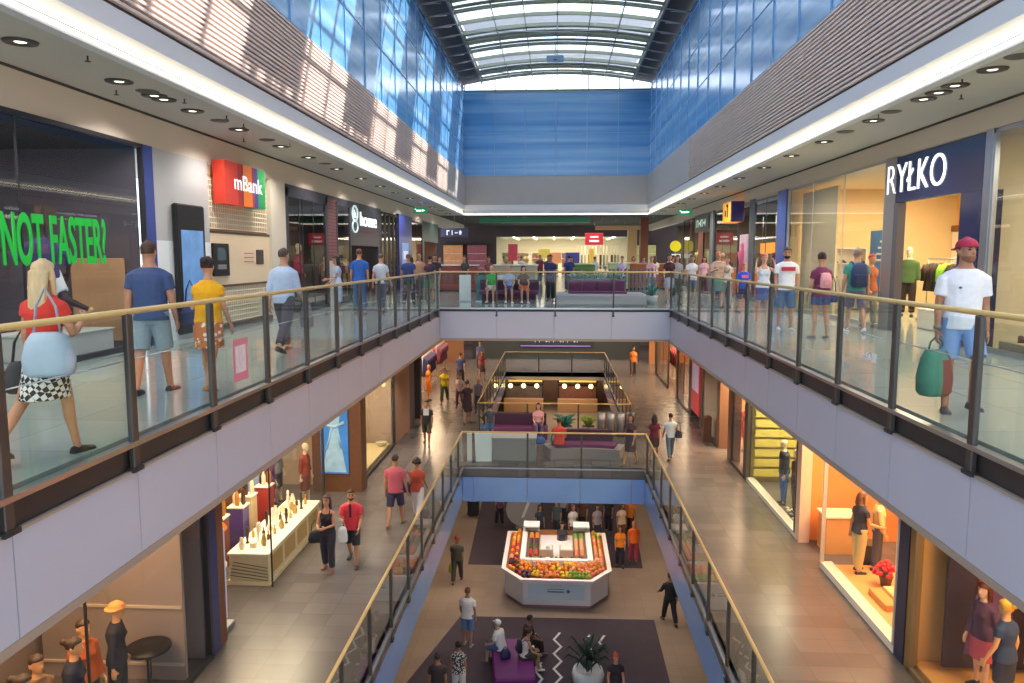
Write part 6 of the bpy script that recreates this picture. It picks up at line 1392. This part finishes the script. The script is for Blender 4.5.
p = person('man in pale blue shirt and dark trousers striding away by the bank', (-4.62, 12.7, 0), -8, 1.83, 'm', ((22, 4), (-22, 18)), ((-12, 9, 14, 4), (12, 10, 30, 4)), 3, (-10, 2), '#c09276', ('short', '#4a3a32'), ('shirt', '#b4c6e2', 1.35), ('trousers', '#4a4550'), '#2a2628', .011)
handbag('grey bundle of cloth carried in the right hand of the man in pale blue', p['Mw'] @ (p['hand_r']+Vector((0.02, 0, -.42))), .2, .22, .14, .40, '#77777f', .06)
person('dark-haired woman in long pale blue dress outside the dark clothes shop', (-6.25, 21.5, 0), 120, 1.66, 'f', ST, ((20, 8, 60, 20), (10, 8, 40, 10)), 2, (0, 0), '#bd8a6c', ('long', '#2a201e', .4), ('dress', '#b9c8e4', .5, 1.3), None, '#e0d8d0', .014)
person('man in royal blue tee and jeans standing before the dark clothes shop', (-5.55, 21.3, 0), 10, 1.86, 'm', ST, ((4, 9, 14, 4), (-4, 9, 14, 4)), 2, (0, 0), '#b98262', ('short', '#6a4030'), ('tee', '#2a5cb4', .6), ('jeans', '#4a6694'), '#4a4a50', .012)
person('person in pale shirt right beside the man in royal blue tee', (-5.15, 22.2, 0), -20, 1.72, 'm', ST, A1, 2, (0, 0), '#c9967a', ('short', '#6a5844'), ('tee', '#c9d2e0', .6), ('jeans', '#5a6a88'), '#3a3a3a', .016)
for x, y, hd, H, sx, hr, c1, c2, lab in ((-5.1, 26.2, 20, 1.78, 'm', ('short', '#6a4a38'), '#3a4a86', '#3a4058', 'man in indigo tee by the blue pillar on the left walkway'),
    (-4.55, 27.4, 10, 1.72, 'f', ('bun', '#2a2020'), '#4a3446', '#4f7a5a', 'woman in plum top and green skirt near the left far corner'),
    (-4.7, 29.5, 180, 1.78, 'm', ('short', '#2a2220'), '#3a2c34', '#6a6a5a', 'man in blackish plum tee walking towards us at the left far corner'),
    (-3.6, 30.2, 150, 1.74, 'f', ('long', '#2c2220', .3), '#4a4a44', '#a8a8b4', 'woman in olive top with pale trousers behind the left far corner'),
    (-5.5, 30.5, 0, 1.8, 'm', ('short', '#c9a070'), '#c99a7a', '#5a5a66', 'fair-haired man in peach shirt under the blue pillar poster'),
    (-2.9, 33.0, 170, 1.7, 'f', ('bun', '#3a2a24'), '#8a4a52', '#3a3a44', 'woman in dusty red top beyond the roll-up banners')):
    person(lab, (x, y, 0), hd, H, sx, W1, A2, 2, (0, 0), '#bb8a6e', hr, ('tee', c1, .6), ('trousers' if sx == 'm' else 'skirt', c2), '#3a3a3c', .018)
# seated women on the upper bridge
for i, (x, c1, c2, hr, lab) in enumerate(((-2.25, '#2fa84a', '#d8c8c0', '#c9a878', 'seated woman in bright green top on the plum bridge bench'), (-1.65, '#a8b8dc', '#4a4a86', '#8a8a90', 'seated woman in pale blue top in the middle of the bridge bench'), (-1.15, '#5a3a2c', '#d8664a', '#3a2620', 'seated woman in brown top and coral skirt at the right end of the bridge bench'))):
    person(lab, (x, 26.85, 0), 175+8*i, 1.66, 'f', ((82, 82), (86, 88)), ((24, 8, 50, 16), (22, 8, 56, 16)), 6, (10*i-10, 8), '#cb9c84', ('short' if i != 2 else 'long', hr, .25), ('tee', c1, .5), ('shorts', c2, .9), '#d8d0c8', .016, sit=.46)
person('man in dark indigo shirt sitting with his back turned left of the planter island', (.45, 28.6, 0), 0, 1.75, 'm', ST, AH, 4, (0, 0), '#a87a60', ('short', '#2a2024'), ('tee', '#3a3a6a', .6), ('trousers', '#2e2e38'), '#222', .018) if 0 else person('man in dark indigo shirt standing left of the planter island', (-.2, 27.9, 0), 160, 1.72, 'm', ST, AH, 2, (0, 0), '#a87a60', ('short', '#2a2024'), ('tee', '#3a3a6a', .6), ('trousers', '#2e2e38'), '#222222', .018)

# right walkway
p = person('man in white tee and backward crimson cap walking along the right railing', (4.22, 8.15, 0), 170, 1.82, 'm', ((26, 42), (4, 2)), ((-2, 8, 12, 2), (2, 9, 16, 2)), 2, (22, 4), '#a9765c', ('short', '#3a2a24'), ('tee', '#e3e4ee', .68), ('shorts', '#7fa2d4', .88), '#2e3448', .008, face=True, cap=('#a8284a', 'back'), beard='#8a5c46')
for s in (-1, 1):
    pass
q = p['Mw'] @ p['hand_r']; handbag('green shopping bag with a dark red side carried by the man in the crimson cap', q+Vector((.0, .0, -.62)), .25, .34, .24, .48, '#4a8a76', .14, '#7a3a3e')
b = MB(); b.lathe([(.035, -.02), (.04, -.018), (.04, .018), (.035, .02)], (0, 0, 0), 16); tag(b.build('wristwatch', mat('#8a8f80', .3, .6), loc=p['Mw'] @ (p['A'][1][2]+Vector((.0, 0, .02)))), 'watch on the left wrist of the man in the crimson cap', 'watch')
b = MB(); b.ball((0, 0, 0), .011, 8, 6, (1.4, .4, 1)); tag(b.build('shirt_badge', mat('#4a3a4a', .6)), None, None).parent = p['root']; bpy.data.objects['shirt_badge'].location = p['Lp']((.075, .142, p['hz']+.36))
p = person('woman in plum tee with denim shorts seen from behind at the shoe shop window', (5.28, 15.5, 0), 8, 1.72, 'f', ST, ((8, 9, 24, 6), (0, 9, 20, 4)), 2, (-14, 0), '#bd8a6e', ('bun', '#3a2624'), ('tee', '#722a50', .55), ('shorts', '#4a5a8a', .55), '#6a5a56', .010)
backpack('small pale pink backpack on the woman in the plum tee', p, '#e2a0a8', '#cf8a94', .22, .30, .11)
handbag('dark blue shoulder bag at the right hip of the woman in the plum tee', p['Mw'] @ Vector((.24, .0, .72)), .1, .22, .1, .22, '#2f3a66', .3)
p = person('man in teal tee and grey shorts with a rucksack at the lit shop window', (6.5, 16.9, 0), -6, 1.84, 'm', ((10, 3), (-12, 14)), ((4, 10, 22, 4), (-4, 9, 14, 4)), 3, (0, 4), '#b98a70', ('short', '#8a7a6c'), ('tee', '#3f8a80', .6), ('shorts', '#66627a', .95), '#dfe3e8', .010)
backpack('big navy rucksack on the man in the teal tee', p, '#27345a', '#1f2a48', .34, .52, .2)
person('red-haired woman in copper top at the lit entrance of the shoe shop', (7.25, 18.05, 0), 200, 1.70, 'f', ST, A1, 2, (0, 0), '#c98a6a', ('short', '#c23a30'), ('tee', '#b5653c', .5), ('trousers', '#8a8478'), '#5a4a44', .014)
person('bearded man in white tee with red band and denim shorts facing us', (5.1, 17.2, 0), 176, 1.84, 'm', ST, ((0, 9, 14, 4), (4, 9, 18, 4)), 0, (-14, 0), '#b88468', ('short', '#241c1a'), ('tee', '#e4e6ea', .62), ('shorts', '#5f7ca6', 1.0), '#c9c9cc', .010, face=True, beard='#2a1f1c')
o = MB().cbox((0, 0, 0), (.30, .012, .09), .003).build('red_chest_band', mat('#b8303c', .7), bpy.data.objects[[o.name for o in bpy.data.objects if o.get('label', '').startswith('bearded man')][0]]); o.location = (0, .146, 1.36)
person('woman in white camisole and denim skirt shading her eyes with both hands', (5.0, 18.7, 0), 180, 1.72, 'f', ST, ((72, 22, 138, 24), (72, 22, 138, 24)), 1, (0, 0), '#d0a08a', ('bun', '#c9746a'), ('tank', '#dce4f2'), ('skirt', '#5a6cae', .75), '#c9b8a8', .012, face=True)
person('child in bright blue tee and dark shorts behind the right railing', (5.45, 22.5, 0), 185, 1.45, 'm', ST, AH, 0, (0, 0), '#c98a6c', ('short', '#b5562a'), ('tee', '#2458c8', .65), ('shorts', '#2a3050', 1.0), '#4a4a52', .013, face=True)
o = MB().cbox((0, 0, 0), (.2, .012, .09), .003).build('pink_print', mat('#e05aa8', .7), bpy.data.objects[[o.name for o in bpy.data.objects if o.get('label', '').startswith('child in bright blue')][0]]); o.location = (0, .118, 1.06)
person('large person in beige and brown striped top on the right walkway', (5.1, 24.4, 0), 190, 1.80, 'f', ST, ((24, 16, 80, 20), (24, 16, 80, 20)), 0, (0, 0), '#c98f72', ('short', '#c9602c'), ('loose', stripe_mat('brown_beige_stripes', '#8a5a4a', '#dcc8b4', 8), 1.3), ('skirt', '#6fa09a', .9), '#5a5050', .014, build=1.15)
person('woman in white top and taupe trousers next to the striped top', (5.6, 25.4, 0), 170, 1.68, 'f', W1, A1, 0, (0, 0), '#c9967c', ('short', '#8a5a40'), ('tee', '#e2dcd8', .6), ('trousers', '#b8b4b0'), '#444444', .016)
for x, y, hd, H, sx, hr, c1, c2, bt, lab in ((4.75, 27.0, 180, 1.74, 'f', ('bun', '#5a3a30'), '#e6dfe2', '#5a6a8a', 'shorts', 'woman in white tee with slate shorts at the far right railing'),
    (4.5, 28.7, 170, 1.74, 'f', ('long', '#3a2c28', .25), stripe_mat('black_white_stripes', '#dedbe0', '#4a464c', 14), '#4a4650', 'trousers', 'woman in black and white top at the far right corner'),
    (4.05, 27.6, 180, 1.78, 'f', ('bun', '#2c2022'), '#4a2430', '#a8acbc', 'skirt', 'woman in maroon top and silver skirt at the right end of the upper bridge'),
    (5.9, 27.5, 0, 1.8, 'm', ('short', '#c9a880'), '#d8a8a0', '#4a5060', 'trousers', 'man in salmon shirt behind the women at the far right'),
    (6.3, 30.0, 180, 1.76, 'm', ('short', '#3a2a24'), '#b8c8dc', '#3a4a6a', 'trousers', 'man in sky blue shirt under the orange projecting sign'),
    (3.9, 31.5, 175, 1.7, 'f', ('short', '#8a6a50'), '#d8a8b4', '#6a6a78', 'trousers', 'woman in powder pink top deep in the right walkway'),
    (5.2, 33.0, 180, 1.76, 'm', ('short', '#2a2424'), '#3a3a5a', '#3a3a44', 'trousers', 'man in dark slate tee deep in the right walkway'),
    (4.6, 36.0, 0, 1.72, 'f', ('long', '#5a4030', .3), '#e8dcd8', '#8a4a5a', 'skirt', 'woman in ivory top and wine skirt far down the right side'),
    (3.0, 34.8, 170, 1.7, 'f', ('bun', '#4a3430'), '#c9b8d4', '#4a4a5a', 'trousers', 'woman in lilac top before the pale green counter'),
    (-.4, 41.0, 180, 1.76, 'm', ('short', '#3a2a28'), '#4a4450', '#2e2e36', 'trousers', 'man in charcoal tee in the middle of the far hall'),
    (.6, 35.2, 0, 1.74, 'm', ('short', '#2a2424'), '#34407a', '#3a3a44', 'trousers', 'man in ink blue tee walking into the far hall')):
    person(lab, (x, y, 0), hd, H, sx, W2, A1, 1, (0, 0), '#c08c72', hr, ('tee', c1, .6), (bt, c2), '#4a4648', .018)

# ================================================================== people, middle level
p = person('woman in black outfit walking towards us beside the display counter', (-4.86, 15.5, M), 176, 1.68, 'f', ((10, 12), (-6, 8)), ((20, 6, 75, 30), (20, 6, 75, 30)), 2, (0, 14), '#bb866c', ('long', '#3a2026', .3), ('tank', '#26242c'), ('trousers', '#30323e'), '#8a5a4a', .011, face=True)
handbag('black handbag on the arm of the woman in black', p['Mw'] @ Vector((.27, .02, .62)), .3, .28, .12, .26, '#23252e', .24)
p = person('man in red shirt and black shorts walking towards us beside the display counter', (-4.42, 15.85, M), 184, 1.72, 'm', ((14, 6), (-14, 22)), ((14, 9, 40, 10), (20, 12, 78, 30)), 2, (10, 6), '#b88262', ('short', '#241c1c'), ('tee', '#d63a48', .7), ('shorts', '#2c3036', 1.0), '#2a2426', .011, face=True, beard='#3a2a26')
b = MB(); b.cbox((0, 0, 0), (.05, .012, .30), .004); o = b.build('dark_tie', mat('#3a2430', .7), p['root']); o.location = (0, .142, 1.26)
handbag('white plastic bag in the hand of the man in the red shirt', p['Mw'] @ (p['hand_r']+Vector((0, 0, -.44))), .1, .2, .08, .34, '#dde2e4', .08)
person('man in rose tee and navy shorts walking away on the left middle walkway', (-3.98, 18.3, M), -4, 1.85, 'm', ((-12, 12), (14, 3)), ((-4, 10, 14, 4), (4, 12, 20, 4)), 2, (-16, 0), '#b07c60', ('short', '#2c2020'), ('tee', '#b6586a', .62), ('shorts', '#383052', .95), '#5a4a48', .011, build=1.04)
p = person('curly-haired woman in rust top walking away beside the man in rose tee', (-3.5, 18.7, M), -8, 1.68, 'f', W1, ((-4, 8, 14, 4), (14, 8, 40, 8)), 2, (0, 0), '#a8745a', ('curly', '#2c1c1a'), ('tee', '#b04a38', .45), ('trousers', '#d6cfd2'), '#8a7a70', .012)
handbag('dark blue bag of the curly-haired woman in the rust top', p['Mw'] @ Vector((-.25, -.02, .74)), .2, .28, .12, .28, '#2c3550', .26)
p = person('man in black tee with white print walking towards us by the beige pillar', (-4.6, 26.6, M), 182, 1.66, 'm', W1, AH, 1, (0, 6), '#a87458', ('short', '#2a1e1c'), ('tee', '#2c2a2e', .65), ('shorts', '#4a4438', 1.0), '#3a3634', .014)
o = MB().cbox((0, 0, 0), (.2, .012, .24), .003).build('white_print', mat('#c9ccd4', .7, noise=.3, nscale=12), p['root']); o.location = (0, .146, 1.22)
for x, y, hd, H, sx, hr, c1, c2, bt, lab in ((-5.1, 34.4, 180, 1.7, 'f', ('short', '#5a3a2a'), '#d8d020', '#4a5a3a', 'trousers', 'woman in bright yellow top far down the left middle walkway'),
    (-4.3, 33.6, 178, 1.55, 'f', ('bun', '#3a2828'), '#e2d2d6', '#6a4a5a', 'trousers', 'woman in pale pink top walking towards us on the far left middle walkway'),
    (-3.55, 30.2, 5, 1.82, 'f', ('short', '#2c2020'), '#3a2a34', '#3a2a34', 'dress', 'person in long black dress near the far middle opening'),
    (-3.35, 32.6, 180, 1.5, 'm', ('buzz', '#d8b8a4'), '#8a88a4', '#4a4a60', 'trousers', 'bald man in lavender shirt beside the far left opening'),
    (-5.0, 39.5, 0, 1.75, 'm', ('short', '#2a2424'), '#3a4470', '#33333c', 'trousers', 'man in denim blue shirt very far on the left middle walkway'),
    (-4.0, 41.0, 180, 1.7, 'f', ('long', '#3a2a24', .3), '#7a3a4a', '#3a3440', 'skirt', 'woman in claret top very far on the left middle walkway'),
    (-4.5, 45.0, 180, 1.76, 'm', ('short', '#3a2a24'), '#4a5a90', '#3a3a4a', 'trousers', 'man in cobalt shirt at the far end of the left middle walkway'),
    (3.85, 25.1, 8, 1.6, 'm', ('short', '#2c2220'), '#c9d4dc', '#5a6a80', 'jeans', 'man in white tee with shoulder bag right of the middle bridge'),
    (3.3, 25.0, -6, 1.56, 'f', ('long', '#2c1c1e', .28), '#6a2838', '#3a3036', 'skirt', 'woman in burgundy top beside the man in white tee on the middle level'),
    (2.45, 24.35, 150, 1.72, 'f', ('long', '#281c1e', .45), '#4a3640', '#b8a0a4', 'dress', 'long-haired woman in dark dress standing at the right corner of the middle bridge'),
    (4.4, 43, 180, 1.74, 'f', ('short', '#3a2a24'), '#e08a3a', '#5a4a44', 'trousers', 'person in amber top at the far end of the right middle walkway')):
    person(lab, (x, y, M), hd, H, sx, W2, A2, 1, (0, 0), '#b8866c', hr, ('dress', c1, .5, 1.0) if bt == 'dress' else ('tee', c1, .6), None if bt == 'dress' else (bt, c2), '#4a4244', .015)
handbag('dark shoulder bag of the man in white tee on the right middle walkway', (4.1, 25.0, M+.75), .2, .24, .1, .26, '#2c2c38', .3)
person('person in red tee sitting with back to us on the curved bench', (.15, 24.95, M), 10, 1.74, 'm', ((84, 84), (86, 84)), ((24, 12, 40, 10), (24, 12, 40, 10)), 8, (0, 6), '#a87458', ('short', '#3a2824'), ('tee', '#cf4436', .6), ('trousers', '#4a4a44'), '#3a3a3a', .014, sit=.48)
handbag('blue bag on the left end of the curved bench', (-.5, 25.05, M+.48), .2, .36, .2, .22, '#3a5ca0', .08)
person('woman in pink top seated at the right end of the plum sofa', (-.62, 27.85, M), 185, 1.68, 'f', SITL, ((24, 8, 50, 14), (24, 8, 50, 14)), 4, (0, 10), '#c9967c', ('long', '#3a2626', .25), ('tee', '#d8a0a4', .5), ('jeans', '#6a5a78'), '#8a7a7a', .014, sit=.46)
person('child in white and blue leaning at the left railing of the far opening', (-2.4, 28.05-.55, M), 20, 1.3, 'm', ST, AH, 4, (0, 0), '#a87860', ('short', '#2a2220'), ('tee', '#3a4a5a', .6), ('shorts', '#4a6a9a', .95), '#3a3a40', .014)

# ================================================================== people, ground floor
p = person('man in olive tee and red cap walking away at the left of the kiosk', (-3.5, 26.3, G), 0, 1.76, 'm', W2, AH, 1, (0, 0), '#9a6e58', ('short', '#3a2a26'), ('tee', '#4a4a3c', .65), ('trousers', '#3c3c3a'), '#3a3634', .014, cap=('#8a2c30', 'back'))
handbag('yellow bag carried by the man in the olive tee', p['Mw'] @ (p['hand_l']+Vector((-.02, 0, -.42))), .2, .22, .1, .34, '#c9c050', .06)
person('man in white tee and blue shorts standing at the corner of the zigzag mat', (-2.6, 21.8, G), -10, 1.84, 'm', ST, ((4, 9, 30, 10), (0, 9, 14, 4)), 2, (0, 4), '#a87a62', ('short', '#6a4a3a'), ('tee', '#e2dde0', .6), ('shorts', '#5c7fb0', 1.0), '#8a8a90', .011)
person('elderly man in white cap sitting on the left edge of the purple bench', (-1.5, 20.75, G), 62, 1.72, 'm', ((80, 78), (84, 84)), ((26, 8, 50, 14), (26, 8, 50, 14)), 14, (0, 14), '#c49a86', ('short', '#d8d4d0'), ('tee', '#e6e4e6', .62), ('shorts', '#4a6090', 1.0), '#4a4a50', .012, sit=.47, cap=('#e6e2e0', 'front'))
p = person('woman in white top sitting on the right edge of the purple bench', (-.85, 20.35, G), -70, 1.68, 'f', ((82, 78), (88, 86)), ((34, 8, 40, 10), (34, 8, 40, 10)), 16, (0, 6), '#c49276', ('bun', '#3a2824'), ('tank', '#e9dcd4'), ('shorts', '#4a4a3a', .9), '#d8c8bc', .012, sit=.47)
backpack('dark backpack on the woman seated on the right of the purple bench', p, '#2c2a36', '#3f3a4a', .26, .36, .14)
person('person in dark brown clothes sitting behind the woman in white on the purple bench', (-.8, 21.1, G), -60, 1.7, 'm', SITL, ((30, 8, 40, 12), (30, 8, 40, 12)), 12, (0, 8), '#a87458', ('short', '#2a1e1c'), ('tee', '#4a2e2a', .6), ('trousers', '#3a2c2c'), '#3a3232', .012, sit=.47)
handbag('dark blue bag lying beside the elderly man on the purple bench', (-1.35, 20.3, G+.47), .4, .3, .2, .24, '#2c2c58', .1)
person('woman in black and white patterned top at the left of the zigzag mat', (-2.5, 18.9, G), 12, 1.66, 'f', ST, AH, 2, (0, 0), '#a8785e', ('bun', '#2c2222'), ('tee', spot_mat('black_white_print', '#3a363c', '#d8d4d6', 22, .42), .5), ('trousers', '#c9c4c6'), '#3a3a40', .012)
person('man in dark tee at the lower left end of the zigzag mat', (-2.95, 18.2, G), 8, 1.7, 'm', ST, AH, 2, (0, 0), '#a8785e', ('short', '#3a2a26'), ('tee', '#3a3038', .6), ('jeans', '#3a4060'), '#2a2a2e', .013)
person('red-haired person in dark tee walking towards us over the mat', (1.6, 18.6, G), 182, 1.7, 'f', W1, ((10, 10, 40, 8), (10, 10, 40, 8)), 2, (0, 0), '#d09078', ('pony', '#a8482c'), ('tee', '#352c32', .5), ('shorts', '#5a6a6a', .8), '#4a4a4a', .012, face=True)
person('shop assistant in orange tee right of the kiosk', (2.5, 28.0, G), 175, 1.64, 'f', ST, ((10, 9, 30, 8), (10, 9, 30, 8)), 1, (0, 0), '#b87c5c', ('long', '#6a3a24', .2), ('tee', '#f08a22', .65), ('trousers', '#35323c'), '#2c2c30', .014)
person('shop assistant in deep orange tee and red trousers at the right edge of the kiosk', (3.05, 28.4, G), 190, 1.68, 'm', ST, AH, 1, (0, 0), '#b87c5c', ('short', '#c9702c'), ('tee', '#ee6a1e', .65), ('trousers', '#a83a48'), '#2c2c30', .014)
person('man in black at the lower right below the blue glass edge', (3.72, 23.6, G), 10, 1.72, 'm', W1, ((30, 14, 30, 4), (-10, 9, 14, 4)), 2, (0, 0), '#8a6450', ('short', '#241c1c'), ('tee', '#26242a', 1.6), ('trousers', '#232228'), '#1e1e20', .013)
person('fruit seller in dark apron standing inside the kiosk opening', (.3, 28.2, G), 180, 1.66, 'f', ST, AH, 1, (0, 0), '#b8866c', ('bun', '#2a2020'), ('tee', '#3a3a44', .6), ('trousers', '#2e2e34'), '#2c2c30', .014)
for i, (x, y, sx, hr, c1, c2, lab) in enumerate(((-.6, 30.2, 'f', ('long', '#2a2022', .3), '#34404e', '#2e3038', 'woman in blue-black top, left in the crowd behind the kiosk'), (.1, 30.8, 'm', ('short', '#3a2a26'), '#4a5a5c', '#3a3a40', 'man in grey-green tee in the crowd behind the kiosk'),
    (.75, 30.1, 'f', ('bun', '#8a5a3a'), '#d8d4d2', '#4a3a3a', 'woman in white top in the crowd behind the kiosk'), (1.2, 31.2, 'm', ('short', '#2a2220'), '#6a4a3a', '#3a3434', 'man in brown tee in the crowd behind the kiosk'), (1.75, 30.4, 'f', ('long', '#4a3028', .3), '#a89aa0', '#4a4650', 'woman in greyish mauve top in the crowd behind the kiosk'),
    (2.3, 31.6, 'm', ('short', '#3a2c28'), '#3c3438', '#2c2a2e', 'man in sooty tee right in the crowd behind the kiosk'), (2.75, 30.4, 'f', ('long', '#6a4030', .35), '#d8b89a', '#8a5a4a', 'woman in beige top and brown skirt behind the orange assistants'), (3.2, 31.2, 'm', ('short', '#c08a4a'), '#c9742c', '#4a3a34', 'man in ochre tee behind the orange assistants'), (-2.4, 32.2, 'f', ('short', '#5a3a34'), '#8a5a62', '#3a3038', 'woman in old rose top left of the round sign disc'), (.4, 32.4, 'm', ('buzz', '#5a4a44'), '#b8b4b8', '#3a3a44', 'man in silver grey tee at the back of the kiosk crowd'))):
    person(lab, (x, y, G), 180+25*(-1)**i, 1.66+.03*(i % 4), sx, ST, AH, 2, (0, 4), '#b08068', hr, ('tee', c1, .6), ('trousers' if i != 6 else 'skirt', c2), '#3a3638', .017)

# more people far down the upper hall
for i, (x, y, sx, hr, c1, c2, lab) in enumerate(((-6.3, 33.0, 'f', ('long', '#4a3028', .3), '#d8c0b0', '#5a5a6a', 'woman in sand coloured top by the shops under the left exit sign'), (-5.9, 38.5, 'm', ('short', '#2c2422'), '#4a5a8a', '#3a3a44', 'man in steel blue tee far down the left upper walkway'),
    (-5.0, 42.0, 'f', ('bun', '#3a2a24'), '#c97a5a', '#4a4048', 'woman in terracotta top far down the left upper walkway'), (-2.0, 44.0, 'f', ('short', '#8a6a4a'), '#e8e0da', '#4a4a58', 'woman in off-white top between the display islands'), (-1.0, 47.5, 'm', ('short', '#2a2222'), '#8a3a4a', '#33333a', 'man in garnet tee before the far store entrance'),
    (1.0, 48.5, 'f', ('long', '#3a2824', .3), '#4a8a6a', '#3a3a3a', 'woman in jade top before the far store entrance'), (2.2, 43.5, 'm', ('short', '#4a382e'), '#c9ccd8', '#4a4a5a', 'man in light grey tee behind the green topped stand'), (4.2, 41.8, 'f', ('long', '#6a4030', .3), '#d88a9a', '#5a4a5a', 'woman in coral pink top behind the brown wooden counter'),
    (5.6, 38.0, 'f', ('bun', '#2c2424'), '#e6d6da', '#6a5a6a', 'woman in blush top under the dark green shop sign'), (6.3, 41.5, 'm', ('short', '#5a4034'), '#b05a4a', '#3a3a4a', 'man in brick tee far down the right upper walkway'), (5.0, 44.0, 'm', ('short', '#2a2422'), '#5a6aa8', '#3a3a4a', 'man in violet blue tee far down the right upper walkway'), (6.6, 34.5, 'f', ('long', '#2c2020', .35), '#d2a8b8', '#4a3a44', 'woman in mauve pink top beside the glowing cafe counter'))):
    person(lab, (x, y, 0), 180*(i % 3 != 0)+12*(-1)**i, 1.66+.03*(i % 5), sx, W1 if i % 2 else W2, A1, 1, (0, 0), '#c08c72', hr, ('tee', c1, .6), ('trousers', c2), '#4a4648', .02)

# lettering becomes plain geometry
bpy.context.view_layer.update()
dg = bpy.context.evaluated_depsgraph_get()
fonts = [o for o in bpy.data.objects if o.type == 'FONT']
new = [(o, bpy.data.meshes.new_from_object(o.evaluated_get(dg))) for o in fonts]
for o, me in new:
    q = bpy.data.objects.new(o.name, me); COL.objects.link(q); q.parent = o.parent; q.matrix_local = o.matrix_local.copy(); n_ = o.name
    bpy.data.objects.remove(o); q.name = n_
